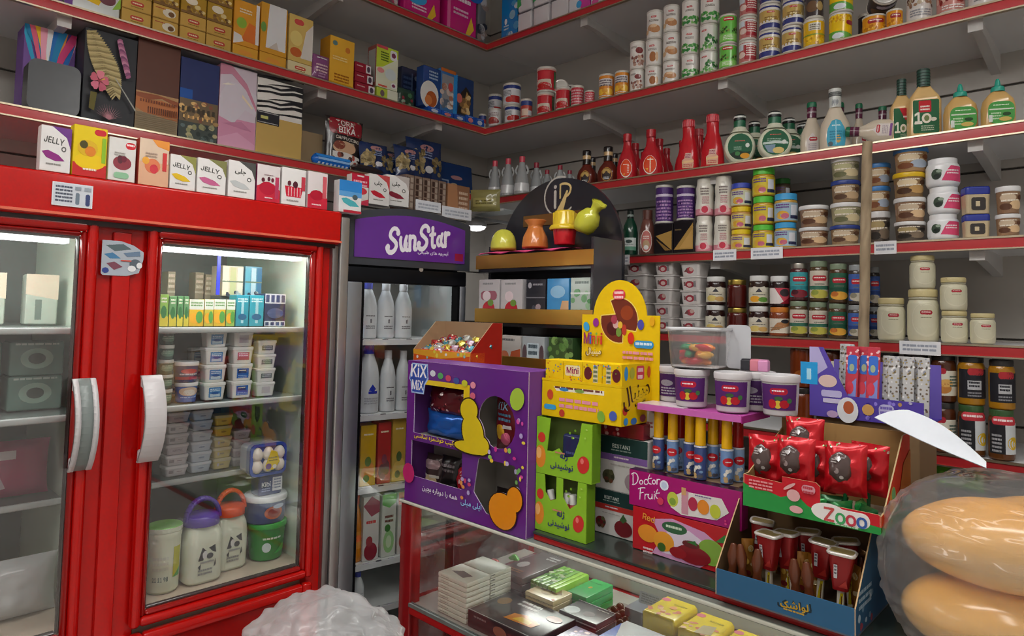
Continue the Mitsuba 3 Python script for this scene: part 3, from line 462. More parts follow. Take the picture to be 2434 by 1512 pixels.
K['tin_redmeat'] = tin(.041, .085, 'c08078', [('dots', .05, .3, .95, .95, 26, .1, ['a83a34', 'd8b0a4', '7c2420'], 5), ('b', .2, .2, .6, 2, .09, 'e8e0dc')])

def bottle(parts, r, h): return Kind(r, h, parts)
def ell(q): a = np.arange(28) * 2 * np.pi / 28; return np.stack([np.cos(a), q * np.sin(a)], 1)
def cap(r, z0, z1, col, ribs=0, top_r=None):
    t = top_r or r; m = M().lathe([(col, [(r, z0), (r, z0 + .7 * (z1 - z0)), (t, z1 - .001)]), (col, [(t, z1 - .001), (t * .92, z1), (0, z1)])], 20)
    for k in range(ribs): zz = z0 + (k + .5) * (z1 - z0) / ribs; m.lathe([('0f2a22', [(r * 1.0, zz - .0012), (r * 1.04, zz), (r * 1.0, zz + .0012)])], 20)
    return m
# red hot sauce with an orange oval label
pf = [(.028, 0), (.036, .006), (.037, .03), (.036, .05), (.028, .085), (.017, .108), (.0145, .125), (.014, .14)]
b = M().lathe([('b2202a', [(0, 0)] + pf)], ring=ell(.72)); l = curved(M(), [(r, z) for r, z in pf], [('e', .5, .5, .5, .5, 'e8e0d8'), ('e', .5, .52, .46, .46, 'dc4a26'), ('b', .25, .72, .5, 1, .08, 'f2ded0'), ('b', .62, .66, .16, 5, .09, 'f4d8c8'), ('p', [(.25, .2), (.45, .24), (.4, .1)], 'e89a3c')], .056, .066, .006, ell(.72))
K['hot_sauce'] = bottle([('body', b, 'mat_gloss'), ('cap', cap(.0155, .138, .165, 'a81c26'), 'mat_plastic'), ('label', l, 'mat_card')], .037, .165)
l = curved(M(), pf, [('e', .5, .5, .5, .5, 'e8e0d8'), ('e', .5, .52, .46, .46, 'dc4a26'), ('r', .5, .12, .58, .86, 'f0e2c8'), ('r', .3, .74, .78, .8, 'f0e2c8'), ('p', [(.2, .3), (.4, .34), (.36, .16)], 'e89a3c')], .056, .066, .006, ell(.72))
K['hot_sauce_bar'] = bottle([('body', b, 'mat_gloss'), ('cap', cap(.0155, .138, .165, 'a81c26'), 'mat_plastic'), ('label', l, 'mat_card')], .037, .165)
# ketchup
pf = [(.034, 0), (.037, .008), (.036, .03), (.034, .06), (.026, .1), (.019, .125), (.019, .16)]
b = M().lathe([('bd1e28', [(0, 0)] + pf)], ring=ell(.8)); l = curved(M(), pf, [('p', [(.1, 0), (.9, 0), (.95, .5), (.8, .62), (.75, .95), (.3, .95), (.24, .62), (.04, .5)], 'd8a890'), ('p', [(.3, .62), (.76, .62), (.72, .92), (.32, .92)], 'd4b4b0'), ('b', .3, .86, .42, 3, .09, '9a4048'), ('p', [(.06, .42), (.94, .5), (.9, .36), (.08, .28)], 'e2bc8c'), ('b', .2, .24, .6, 2, .1, 'b85a50')], .052, .056, .008, ell(.8))
cp = cap(.0195, .158, .185, 'c02834')
for k in range(16): a = k * math.pi / 8; cp.box((.0192 * math.cos(a) - .001, .0192 * math.sin(a) - .001, .16), (.0192 * math.cos(a) + .001, .0192 * math.sin(a) + .001, .18), 'a81e2a')
K['ketchup'] = bottle([('body', b, 'mat_gloss'), ('cap', cp, 'mat_plastic'), ('label', l, 'mat_card')], .037, .185)
# dark brown sauce with gold neck
pf = [(.03, 0), (.036, .006), (.037, .04), (.03, .062), (.018, .078), (.015, .085)]
b = M().lathe([('5a1f16', [(0, 0)] + pf)], ring=ell(.75)); n_ = M().lathe([('1c1614', [(.016, .085), (.0155, .105)]), ('c9a878', [(.0155, .105), (.016, .12)]), ('1a1516', [(.016, .12), (.0165, .135), (.015, .14), (0, .14)])], 18)
l = curved(M(), pf, [('e', .5, .5, .5, .5, 'b8863c'), ('e', .5, .5, .45, .45, '4a1c14'), ('e', .5, .66, .38, .24, 'b89a5a'), ('e', .5, .34, .36, .26, '2a2426'), ('b', .24, .3, .5, 2, .1, 'd4d8dc'), ('e', .5, .6, .12, .1, '3a2418')], .05, .054, .004, ell(.75))
K['brown_sauce'] = bottle([('body', b, 'mat_gloss'), ('cap', n_, 'mat_gloss'), ('label', l, 'mat_card')], .037, .14)
# round flask dressing: a thick disc with a neck
a = np.linspace(-math.pi / 2, math.pi / 2, 9); R_, Hh = .045, .022
dp = [(R_ - .012 + .012 * math.cos(t), Hh - .012 + .012 * math.sin(t)) if t > 0 else (R_ - .012 + .012 * math.cos(t), -Hh + .012 + .012 * math.sin(t)) for t in a]
b = M().lathe([('d9dcc6', [(0, -Hh)] + dp + [(0, Hh)])], 36).tf(T().translate([0, 0, .0455]) @ T().rotate([1, 0, 0], 90))
b.lathe([('d9dcc6', [(.03, .084), (.022, .092), (.0175, .1)])], 22).lathe([('d9dcc6', [(0, 0), (.024, 0), (.026, .004), (.026, .02)])], ring=ell(.8))
l = M().prn([('e', .5, .5, .5, .5, 'c8ccb4'), ('e', .5, .5, .47, .47, '1f5a3c'), ('p', [(.1, .25), (.4, .36), (.7, .3), (.9, .32), (.7, .08), (.5, .04), (.26, .1)], '182c1e'), ('e', .68, .17, .18, .1, 'd8982a'), ('e', .78, .54, .08, .08, 'd8ded8'), ('b', .3, .72, .4, 1, .06, 'c86a5a'), ('b', .26, .5, .3, 2, .07, '8fae9a'), ('e', .4, .25, .1, .08, '3f7a46')], lambda u, v, d: np.column_stack([u - .037, -Hh - .0006 - np.broadcast_to(d, u.shape), v + .0085]), .074, .074)
cp = cap(.0172, .098, .118, '1d5c40').lathe([('151a1a', [(.0168, .118), (.0175, .124), (.0165, .132), (.012, .134)]), ('d4d8d4', [(.0176, .1245), (.018, .127), (.0176, .1295)]), ('121616', [(.0165, .132), (.012, .1345), (0, .1345)])], 20)
K['flask'] = bottle([('body', b, 'mat_gloss'), ('cap', cp, 'mat_plastic'), ('label', l, 'mat_card')], .045, .1345)
l2 = M().prn([('e', .5, .5, .5, .5, 'c8ccb4'), ('e', .5, .5, .47, .47, '1f5a3c'), ('p', [(.06, .5), (.5, .56), (.94, .5), (.94, .42), (.5, .46), (.06, .42)], 'c2d2cc'), ('p', [(.1, .4), (.5, .42), (.44, .1), (.24, .14)], '7d94a8'), ('e', .6, .2, .2, .12, 'd8c078'), ('e', .8, .5, .08, .08, 'd8ded8'), ('b', .3, .8, .4, 1, .06, 'c86a5a'), ('b', .2, .64, .5, 2, .06, '9ab8a6')], lambda u, v, d: np.column_stack([u - .037, -Hh - .0006 - np.broadcast_to(d, u.shape), v + .0085]), .074, .074)
K['flask_pale'] = bottle([('body', b, 'mat_gloss'), ('cap', cp, 'mat_plastic'), ('label', l2, 'mat_card')], .045, .1345)
# cream dressing with a burgundy neck
pf = [(.034, 0), (.04, .006), (.041, .05), (.037, .075), (.024, .1), (.0165, .118), (.0155, .125)]
b = M().lathe([('cfc3b0', [(0, 0)] + pf)], ring=ell(.72)); l = curved(M(), pf, [('p', [(.06, 0), (.94, 0), (.94, .7), (.5, 1), (.06, .7)], 'd8d0cc'), ('rr', .26, .62, .86, .8, 'a8303a', .3), ('b', .34, .75, .44, 1, .1, 'ecd8d4'), ('r', .06, .0, .94, .12, '7a4a8a'), ('b', .2, .5, .6, 4, .08, 'a89ca4')], .062, .066, .006, ell(.72))
n_ = M().lathe([('55203a', [(.0162, .12), (.017, .14), (.0165, .152)]), ('8a7a80', [(.0172, .134), (.0174, .137), (.0172, .14)])], 20)
K['ranch'] = bottle([('body', b, 'mat_gloss'), ('neck_seal', n_, 'mat_gloss'), ('cap', cap(.0175, .152, .168, '1f6a4a', top_r=.016), 'mat_plastic'), ('label', l, 'mat_card')], .041, .168)
l = curved(M(), pf, [('p', [(0, .3), (.06, .7), (.25, .95), (.5, 1), (.75, .95), (.94, .7), (1, .3), (.94, .06), (.06, .06)], '4aa4c0'), ('b', .26, .8, .48, 1, .08, 'd4e8ec'), ('e', .6, .3, .14, .14, 'c8a05a'), ('b', .16, .58, .62, 4, .09, '2f7f9c'), ('e', .2, .14, .12, .08, '4a5a62'), ('r', .46, .1, .5, .96, 'b8dce6')], .066, .078, .004, ell(.72))
n_ = M().lathe([('c9ccc8', [(.0162, .118), (.0165, .16)])], 20)
for k in range(5): n_.lathe([('4a4e4e', [(.0166, .148 + k * .0045), (.0172, .150 + k * .0045), (.0166, .152 + k * .0045)])], 20)
for k in range(9): n_.box((-.01 + .002 * k, -.0172, .122 + .003 * (k % 3)), (-.0088 + .002 * k, -.0164, .136 + .003 * (k % 2)), '7a8088')
K['blue_label'] = bottle([('body', b, 'mat_gloss'), ('neck_seal', n_, 'mat_gloss'), ('cap', cap(.0172, .16, .1705, 'c9ccc8'), 'mat_plastic'), ('label', l, 'mat_card')], .041, .17)
# mustard coloured dressing in a square bottle
rq = rring(.62, .3); pf = [(.036, 0), (.038, .005), (.038, .088), (.033, .1), (.018, .12), (.0145, .126)]
b = M().lathe([('d2ae74', [(0, 0)] + pf)], ring=rq); l = M().prn([('rr', 0, 0, 1, 1, '245c3a', .06), ('rr', .22, .62, .7, .98, 'b8222c', .06), ('t', '1', .2, .28, .34, 'e8e4d8'), ('e', .52, .44, .19, .15, 'e4dccc'), ('e', .52, .44, .1, .09, '6a7a4a'), ('b', .28, .82, .36, 2, .09, 'f0dcd8'), ('b', .3, .22, .5, 3, .06, 'a8b8a0'), ('r', .06, .3, .34, .36, 'e8e4d8'), ('e', .78, .4, .12, .06, 'd8d4c4')], front(-.03, -.0242, .008), .06, .08)
K['square_dressing'] = bottle([('body', b, 'mat_gloss'), ('cap', cap(.0155, .124, .168, '2a4a40', 6), 'mat_plastic'), ('label', l, 'mat_card')], .038, .168)
l2 = M().prn([('rr', 0, 0, 1, 1, '245c3a', .06), ('p', [(.3, 1), (.95, 1), (.95, .5), (.6, .62)], 'b8222c'), ('t', '1', .2, .2, .34, 'e8e4d8'), ('e', .5, .34, .17, .14, 'e4dccc'), ('e', .5, .34, .08, .07, '6a7a4a'), ('b', .5, .74, .4, 1, .1, 'f0dcd8'), ('b', .34, .16, .5, 2, .06, 'a8b8a0')], front(-.03, -.0242, .008), .06, .08)
K['square_dressing_b'] = bottle([('body', b, 'mat_gloss'), ('cap', cap(.0155, .124, .168, '2a4a40', 6), 'mat_plastic'), ('label', l2, 'mat_card')], .038, .168)
pf = [(.036, 0), (.038, .005), (.038, .05), (.034, .068), (.02, .085), (.014, .09)]
b = M().lathe([('cfa868', [(0, 0)] + pf)], ring=rring(.66, .5)); l = M().prn([('g', rrect(0, 0, 1, 1, .3), '4c9a4c'), ('b', .2, .86, .6, 1, .08, 'd8e8d0'), ('r', .04, .62, .96, .68, 'd4dccc'), ('e', .7, .42, .16, .08, '2a4a2a'), ('b', .1, .5, .4, 3, .12, 'b8d8b0'), ('e', .64, .2, .24, .1, 'c8b060'), ('r', .02, .08, .16, .4, 'd8e0d8')], front(-.03, -.0262, .004), .06, .055)
cp = cap(.016, .089, .102, '2c9a86', top_r=.014).lathe([('2c9a86', [(.008, .102), (.0055, .116), (.0035, .122), (0, .122)])], 14)
K['squeeze_dressing'] = bottle([('body', b, 'mat_gloss'), ('cap', cp, 'mat_plastic'), ('label', l, 'mat_card')], .038, .122)
# clear vinegar bottles with pink caps
pf = [(.028, 0), (.031, .006), (.03, .03), (.022, .062), (.0125, .09), (.011, .1)]
b = M().lathe([('a4a8aa', [(0, 0)] + pf)], 22).lathe([('d8dadc', [(.0312, .012), (.0298, .036)])], 22); hd_ = M()
for s_ in (-1, 1):
    for k in range(6): t0, t1 = k / 6 * math.pi, (k + 1) / 6 * math.pi; hd_.box((s_ * (.016 + .01 * math.sin((t0 + t1) / 2)) - .003, -.003, .06 + .03 * k / 6), (s_ * (.016 + .01 * math.sin((t0 + t1) / 2)) + .003, .003, .06 + .03 * (k + 1) / 6 + .002), 'b2b6b8')
b.join(hd_)
K['vinegar'] = bottle([('body', b, 'mat_gloss'), ('cap', cap(.0118, .1, .118, 'cf4a5c'), 'mat_plastic')], .031, .118)
K['vinegar_red'] = bottle([('body', b, 'mat_gloss'), ('cap', cap(.0118, .1, .118, '9a2f40'), 'mat_plastic')], .031, .118)
# dark green syrup bottle, cocoa bottle
pf = [(.03, 0), (.032, .005), (.032, .06), (.026, .082), (.014, .1), (.012, .112)]
b = M().lathe([('123a2a', [(0, 0)] + pf)], 22); l = curved(M(), pf, [('r', 0, 0, 1, 1, 'd2dcd8'), ('e', .5, .7, .22, .14, '3a4a46'), ('r', 0, 0, 1, .3, '6aa088'), ('b', .2, .5, .6, 1, .1, '7a8a86')], .062, .034, .014)
n_ = M().lathe([('1a2420', [(.014, .098), (.0135, .12)]), ('8a9690', [(.0138, .106), (.0142, .109), (.0138, .112)]), ('151c1a', [(.0135, .12), (.012, .124), (0, .124)])], 16)
K['green_bottle'] = bottle([('body', b, 'mat_gloss'), ('cap', n_, 'mat_gloss'), ('label', l, 'mat_card')], .032, .124)
pf = [(.026, 0), (.029, .005), (.029, .065), (.02, .095), (.016, .104)]
b = M().lathe([('6a4038', [(0, 0)] + pf)], 22); l = curved(M(), pf, [('e', .5, .5, .5, .5, 'e0d4cc'), ('e', .5, .5, .44, .45, 'c0706a'), ('e', .5, .34, .3, .2, 'b89a78'), ('e', .5, .22, .2, .1, 'e8e4e0'), ('b', .25, .72, .5, 2, .08, 'f0e0d8')], .042, .066, .006)
K['cocoa_bottle'] = bottle([('body', b, 'mat_gloss'), ('cap', cap(.018, .103, .13, '5a342c'), 'mat_plastic'), ('label', l, 'mat_card')], .029, .13)
# white drink bottle with a pink foot
pf = [(.029, 0), (.031, .004), (.031, .03), (.028, .06), (.03, .085), (.03, .1)]
b = M().lathe([('d98f9c', [(0, 0), (.029, 0), (.031, .004), (.031, .02)]), ('ddd9ce', [(.031, .02), (.031, .03), (.028, .06), (.03, .085), (.026, .1)])], 24)
l = curved(M(), pf, [('p', [(.2, .04), (.6, 0), (.9, .08), (.7, .3), (.3, .26)], 'e2b8bc'), ('e', .5, .14, .18, .12, 'c03a4e'), ('b', .25, .9, .5, 3, .09, '8a807c'), ('b', .35, .6, .4, 4, .07, 'b88a8c')], .06, .088, .005)
K['white_bottle'] = bottle([('body', b, 'mat_gloss'), ('cap', cap(.026, .098, .116, 'dcd8cc'), 'mat_plastic'), ('label', l, 'mat_card')], .031, .116)
# purple tin, black box with gold triangle
K['purple_tin'] = tin(.034, .118, '4a2a6e', [('r', .1, .72, .9, .8, 'cfc4da'), ('b', .2, .6, .6, 6, .1, 'a884b4'), ('dots', .1, .05, .9, .5, 18, .03, ['6a3a8a', '8a5aa0', '2e1a4a'], 5)])
b = M().box((-.036, 0, 0), (.036, .06, .1), '1f1b1e', .002, {'z+': '2e1f3a'}); b.prn([('p', [(.03, .1), (.95, .1), (.95, .92)], 'b08a4c'), ('p', [(.3, .14), (.9, .14), (.9, .7)], 'c49c5c'), ('r', .08, .7, .4, .74, '6a5a40')], front(-.036, 0, 0), .072, .1)
K['gold_triangle_box'] = Kind(.036, .1, [('', b, 'mat_gloss')])
b = M().box((-.036, 0, 0), (.036, .06, .1), '1f1b1e', .002, {'z+': '2e1f3a'}); b.prn([('p', [(.1, .6), (.95, .1), (.95, .75)], 'b08a4c'), ('p', [(.1, .5), (.6, .1), (.9, .1)], '8a6a3c')], front(-.036, 0, 0), .072, .1)
K['gold_fan_box'] = Kind(.036, .1, [('', b, 'mat_gloss')])
# spread jars
def spread(lid, body, lab, items):
    r, h = .032, .075; b = M().lathe([(body, [(0, 0), (r * .94, 0), (r, .003), (r, .05), (r * .96, .056), (r * .9, .058)])]); l = curved(M(), [(r, 0), (r, .06)], [('r', 0, 0, 1, 1, lab)] + items, r * 2.8, .046, .004)
    return Kind(r, h, [('body', b, 'mat_gloss'), ('lid', cap(r * .97, .058, .075, lid), 'mat_plastic'), ('label', l, 'mat_gloss')])
sp = [('e', .36, .3, .2, .24, 'd8a83a'), ('e', .44, .24, .12, .16, 'c0607a'), ('r', .62, .3, .84, .86, 'd8dce4'), ('r', .6, .1, .9, .28, '2a3050'), ('b', .12, .92, .44, 2, .14, '6a4a8a')]
K['spread_yellow'] = spread('e2c21c', 'b88a4a', 'd4c070', sp); K['spread_blue'] = spread('3448b0', 'c09a5a', 'c9cdb0', sp); K['spread_green'] = spread('58c03c', 'c0962e', 'd4be34', sp); K['spread_sky'] = spread('3fa0d8', 'c09a4a', '9ab4c4', sp); K['spread_darkgreen'] = spread('2f7a34', '5a4a34', '6a5a4a', sp)
# lidded round tubs
def tub(lid, lab, items, r=.042, h=.062):
    pf = [(r * .8, 0), (r * .84, .003), (r * .94, h - .01)]; b = M().lathe([(lab, [(0, 0)] + pf)])
    l = curved(M(), pf, items, r * 2.7, h - .016, .004)
    c_ = M().lathe([(lid, [(r * .95, h - .012), (r, h - .011), (r, h - .003), (r * .97, h)]), (lid, [(r * .97, h), (r * .9, h), (r * .88, h - .002), (0, h - .002)])])
    return Kind(r, h, [('body', b, 'mat_gloss'), ('lid', c_, 'mat_plastic'), ('label', l, 'mat_card')])
ice = lambda a, c, d: [('e', .38, .7, .26, .2, a), ('b', .16, .6, .6, 1, .16, 'e4dccc'), ('e', .66, .34, .24, .22, c), ('e', .3, .26, .2, .16, d), ('b', .2, .9, .5, 1, .1, 'efe6d6'), ('e', .8, .72, .1, .12, d)]
K['tub_white'] = tub('dcdcdc', '8a6a50', ice('c8b49a', 'd8b890', '5a3a2a')); K['tub_olive'] = tub('dcdcdc', '9a9478', ice('b8b48a', 'd4c49c', '6a6a4a')); K['tub_blue'] = tub('2c3f86', '8c7458', ice('d0bca0', 'c4a884', '5a4030')); K['tub_sky'] = tub('3f7fc0', 'a4815a', ice('dcc8a8', 'a8b4c4', '7a4a30')); K['tub_yellow'] = tub('e0b81c', '8a6c48', ice('e0cca8', 'c09860', '4a3020')); K['tub_dark'] = tub('dcdcdc', '4a4038', ice('a89468', '7a6a5a', '2a2420'))
# white jar with a pink label
r = .043; pf = [(r * .8, 0), (r * .92, .004), (r, .012), (r, .055), (r * .92, .062)]
b = M().lathe([('e0e2e4', [(0, 0)] + pf)]); l = curved(M(), pf, [('p', [(.36, .1), (.98, .02), (.98, .95), (.6, .98), (.5, .7)], 'd24a72'), ('e', .22, .5, .14, .32, '3a4a3c'), ('e', .24, .36, .1, .16, '1f2a24'), ('b', .5, .74, .36, 2, .16, 'f0d4dc'), ('e', .3, .68, .08, .1, '8a9a8a')], r * 2.2, .045, .01)
K['pink_jar'] = Kind(r, .078, [('body', b, 'mat_gloss'), ('lid', cap(r * .86, .062, .078, 'e6e8ea'), 'mat_plastic'), ('label', l, 'mat_card')])
rq = rring(.8, .3); b = M().lathe([('b9a888', [(0, 0), (.034, 0), (.036, .003), (.038, .05)])], ring=rq); l = M().prn([('rr', 0, 0, 1, 1, '3a3634', .2), ('r', .3, .3, .6, .7, 'c8b898')], front(-.022, -.0312, .01), .044, .032)
K['navy_lid_box'] = Kind(.038, .07, [('body', b, 'mat_plastic'), ('lid', M().lathe([('27348c', [(.037, .05), (.039, .052), (.039, .066), (.037, .07), (0, .07)])], ring=rq), 'mat_plastic'), ('label', l, 'mat_card')])
# halva cups: square cups under clear lids
rq = rring(1.0, .3); b = M().lathe([('d2cdca', [(0, 0), (.029, 0), (.03, .003), (.035, .032)]), ('ded9d6', [(.035, .032), (.038, .033), (.038, .036), (.035, .036), (0, .035)])], ring=rq); l = M().prn([('rr', .05, .05, .95, .95, 'cfc6c4', .2), ('e', .48, .45, .3, .34, '9a3a44'), ('e', .46, .42, .16, .2, 'd8b8b4'), ('r', .74, .2, .9, .8, '8a8688'), ('r', .1, .3, .2, .7, '7a5a5a')], lambda u, v, d: np.column_stack([u - .026, -(.0305 + v * .15) - np.broadcast_to(d, u.shape) - .0006, v + .004]), .052, .026)
K['halva'] = Kind(.038, .036, [('body', b, 'mat_gloss'), ('label', l, 'mat_card')])
l = M().prn([('rr', .05, .05, .95, .95, 'd0cbc8', .2), ('e', .5, .45, .26, .32, 'a84450'), ('e', .6, .56, .14, .2, 'c8a8a0'), ('p', [(.1, .3), (.4, .3), (.3, .7)], '7a4a4a')], lambda u, v, d: np.column_stack([u - .026, -(.0305 + v * .15) - np.broadcast_to(d, u.shape) - .0006, v + .004]), .052, .026)
K['halva_b'] = Kind(.038, .036, [('body', b, 'mat_gloss'), ('label', l, 'mat_card')])
# jam jars
def jar(lid, body, lab, items, r=.032, h=.095, z0=.01, lh=.048, gl='mat_gloss'):
    pf = [(r * .9, 0), (r, .005), (r, h - .03), (r * .96, h - .022), (r * .86, h - .016)]
    b = M().lathe([(body, [(0, 0)] + pf)]); l = curved(M(), pf, ([('r', 0, 0, 1, 1, lab)] if lab else []) + items, r * 2.6, lh, z0)
    c_ = M().lathe([(lid, [(r * .88, h - .017), (r * .92, h - .015), (r * .92, h - .003), (r * .88, h)]), (lid, [(r * .88, h), (r * .8, h), (r * .78, h - .0015), (0, h - .0015)])])
    return Kind(r, h, [('body', b, gl), ('lid', c_, 'mat_metal' if lid in ('b49a4c', 'a8a49c') else 'mat_plastic')] + ([('label', l, 'mat_card')] if (lab or items) else []))
mt = lambda a, c: [('p', [(.1, .72), (.3, 1.08), (.5, .98), (.7, 1.08), (.9, .72)], 'd8d2c2'), ('p', [(.38, .7), (.5, .95), (.62, .7)], '3a3a40'), ('e', .34, .26, .2, .2, a), ('e', .66, .22, .18, .16, c), ('b', .25, .56, .5, 1, .1, '6a6460')]
K['jam_white'] = jar('d8d8d6', '2a1614', 'd0c8b4', mt('d8c070', 'c8a060')); K['jam_orange'] = jar('d8d8d6', '30201a', 'cdc8b2', mt('e0a030', '5a8a3a')); K['jam_red'] = jar('d8d8d6', '241414', 'c84a5a', [('p', [(0, 0), (.7, 0), (.3, 1), (0, 1)], 'e0d8d4'), ('p', [(.5, 0), (1, 0), (1, .5)], '8a1a2a'), ('e', .7, .7, .2, .24, '3a3034')])
K['jam_gold'] = jar('b49a4c', '4a1410', None, []); K['jam_amber'] = jar('c8782c', '7a3a20', 'd8cfc0', [('p', [(.1, .1), (.9, .5), (.9, .9), (.4, .7)], 'a8744a'), ('e', .7, .8, .16, .14, '2a2a30'), ('b', .1, .4, .4, 2, .12, '8a6a4a')])
def tall(lid, body, top_, mid, c1, c2): return jar(lid, body, top_, [('r', 0, .3, 1, .44, mid), ('rr', .2, .62, .8, .82, 'a82a34', .3), ('b', .26, .76, .48, 1, .08, 'ecd8d4'), ('e', .5, .14, .4, .16, c1), ('e', .3, .2, .16, .1, c2), ('b', .3, .52, .4, 1, .06, '6a6a60')], .034, .118, .012, .078)
K['pickle_teal'] = tall('a8a49c', '4a2426', '3f9aa0', '2f7f88', '7a2a34', '4a1a24'); K['pickle_white'] = tall('7a8a72', '4a3a24', 'c9bfb0', '3a6a58', 'b8b050', '8a9440'); K['pickle_green'] = tall('7a8a72', '4a3420', '2a5a44', '1f4a38', 'd8a040', 'b86a30'); K['pickle_blue'] = tall('8a8e90', '3a3430', '3c5a9a', '2a3f7a', 'b8b0a0', '8a8470')
# cream jars
def cream(r, h):
    pf = [(r * .86, 0), (r * .96, .006), (r, .02), (r, h * .7), (r * .9, h * .78), (r * .82, h * .8)]
    b = M().lathe([('c9c5ac', [(0, 0)] + pf), ('b4b09a', [(r * .82, h * .8), (r * .9, h * .81), (r * .9, h * .84), (r * .84, h * .85)])])
    l = curved(M(), pf, [('e', .5, .42, .5, .5, 'd2ceb6'), ('e', .5, .44, .47, .46, 'cac6ad'), ('rr', .3, .56, .7, .68, 'a0303a', .4), ('b', .36, .645, .28, 1, .05, 'e4d0cc'), ('b', .32, .48, .36, 1, .035, '8a866e')], r * 1.9, h * .66, .02)
    return Kind(r, h, [('body', b, 'mat_plastic'), ('lid', M().lathe([('c9bb8a', [(r * .84, h * .85), (r * .93, h * .86), (r * .93, h * .97), (r * .88, h)]), ('c9bb8a', [(r * .88, h), (r * .78, h), (r * .76, h - .002), (0, h - .002)])]), 'mat_plastic'), ('label', l, 'mat_card')])
K['cream_jar'] = cream(.045, .11); K['cream_jar_big'] = cream(.052, .135)
K['honey_white'] = jar('2e2c2c', '4a2412', 'd8d4c4', [('r', -.12, 0, .02, 1.1, 'd8b81c'), ('rr', .02, .86, .5, 1.1, 'a82a38', .2), ('e', .4, .3, .26, .22, 'b87a3c'), ('e', .5, .5, .2, .16, 'd8a860'), ('b', .6, .8, .3, 4, .12, '5a6a60')], .042, .135, .02, .07)
K['honey_black'] = jar('2e2c2c', 'a8741a', '24242a', [('rr', .3, .8, .8, 1.04, 'b03038', .2), ('r', .3, .3, .7, .62, 'b8b8bc'), ('b', .34, .58, .3, 2, .12, '2a2a30'), ('b', .3, .22, .4, 2, .1, '8a8a90')], .042, .135, .02, .08)
K['honey_egg'] = jar('3a5a34', '5a3418', '26262a', [('r', .5, 0, 1.05, .96, 'd4d8da'), ('e', .76, .34, .2, .2, 'd8b428'), ('rr', .1, .9, .9, 1.16, 'c03a44', .2), ('b', .16, 1.08, .6, 1, .12, 'f0dcdc'), ('b', .1, .6, .3, 5, .12, 'a8a8ac')], .042, .125, .016, .08)
K['honey_dark'] = jar('2a2624', '6a2c12', None, [('e', .5, .5, .3, .3, '8a4a1c')], .042, .13)

# ---------------------------------------------------------------- right wall goods
YF = -.36
def put(name, kind, xrh, z, label, cat, group, off=0, rz=24, dh=None):
    if abs(z - Z3) < .001 and kind[:5] not in ('vineg', 'flask'): xrh = (xrh[0], xrh[1] * 1.07, xrh[2])
    k = K[kind]; x, r, h = xrh; h = dh or h; s = r / k.r
    y = YF + max(off, .008 + r * (1.0 if k.parts[0][0] else .05))
    thing(name, k.parts, at(x, y, z, rz, (s, s, h / k.h)), label, cat, group); return z + h
def stack(name, cols, label, cat, group, z0, off=0, rz=24, nm=None):
    """cols: per column a list of (kind, (x, r, h)) from the bottom up; the label takes {lev} and {col}"""
    for c, col in enumerate(cols):
        z = z0
        for l, (kd, xrh) in enumerate(col):
            z = put(name, kd, xrh, z + .0005, label.format(lev=LEV[len(col)][l], col=ORD[c]), cat, group, off, rz + (l * 7 + c * 5) % 9 - 4)
Z2, Z3, Z4, Z5, Z6 = (ZS[k] + .0015 for k in (2, 3, 4, 5, 6))
G2 = 'food tins on the right wall shelf'
z = put('food_tin', 'tin_tomato_white', (0.385, 0.03, 0.085), Z2, 'small white tomato tin, second from the shelf corner', 'tin', G2)
put('food_tin', 'tin_small_blue', (0.31, 0.018, 0.075), Z2, 'narrow white and blue tin standing right in the shelf corner', 'tin', G2, off=.03)
z = put('food_tin', 'tin_tomato_blue', (0.292, 0.032, 0.084), Z2, 'white tin with a blue top band, under another behind the small tomato tin', 'tin', G2, off=.13)
put('food_tin', 'tin_tomato_blue', (0.288, 0.033, 0.109), z, 'white tin with a blue top band, raised behind the small tomato tin in the corner', 'tin', G2, off=.13)
z = put('food_tin', 'tin_tomato_blue', (0.487, 0.035, 0.079), Z2, 'white and blue tomato tin carrying a larger one, left of the red tins', 'tin', G2)
put('food_tin', 'tin_tomato_blue', (0.477, 0.04, 0.1), z, 'large white tin with a blue band standing on a smaller tomato tin', 'tin', G2)
put('food_tin', 'tin_small_blue', (0.579, 0.026, 0.089), Z2, 'slim red and blue tin just left of the two stacked red tins', 'tin', G2)
z = put('food_tin', 'tin_tomato_red', (0.677, 0.037, 0.095), Z2, 'lower red tomato tin of the two stacked red ones', 'tin', G2)
put('food_tin', 'tin_tomato_red', (0.677, 0.041, 0.109), z, 'upper red tomato tin of the two stacked red ones', 'tin', G2)
z = put('food_tin', 'tin_dark', (0.708, 0.035, 0.066), Z2, 'dark tin at the back behind the red tins, lower of two', 'tin', G2, off=.17)
put('food_tin', 'tin_dark', (0.706, 0.036, 0.087), z, 'dark tin at the back behind the red tins, upper of two', 'tin', G2, off=.17)
k = K['tin_redwhite']; thing('food_tin', k.parts, at(0.707, -.245, Z2 + .125, 30, (.95, .95, .5), rx=90), 'tin lying on its side with its pale lid facing out, behind the upper red tin', 'tin', G2)
put('food_tin', 'tin_dark', (0.711, 0.023, 0.073), Z2, 'dark tin under the sideways tin, behind the red ones', 'tin', G2, off=.115)
put('food_tin', 'tin_tomato_red', (0.778, 0.033, 0.097), Z2, 'single red tomato tin right of the two stacked ones', 'tin', G2)
put('food_tin', 'tin_red_stripe', (0.856, 0.026, 0.086), Z2, 'striped red tin, first one, between the red tins and the orange tins', 'tin', G2)
put('food_tin', 'tin_red_stripe', (0.922, 0.02, 0.051), Z2, 'smallest striped red tin, next to the orange tins', 'tin', G2)
put('food_tin', 'tin_orange', (0.996, 0.03, 0.1), Z2, 'orange fruit tin, left one of two', 'tin', G2)
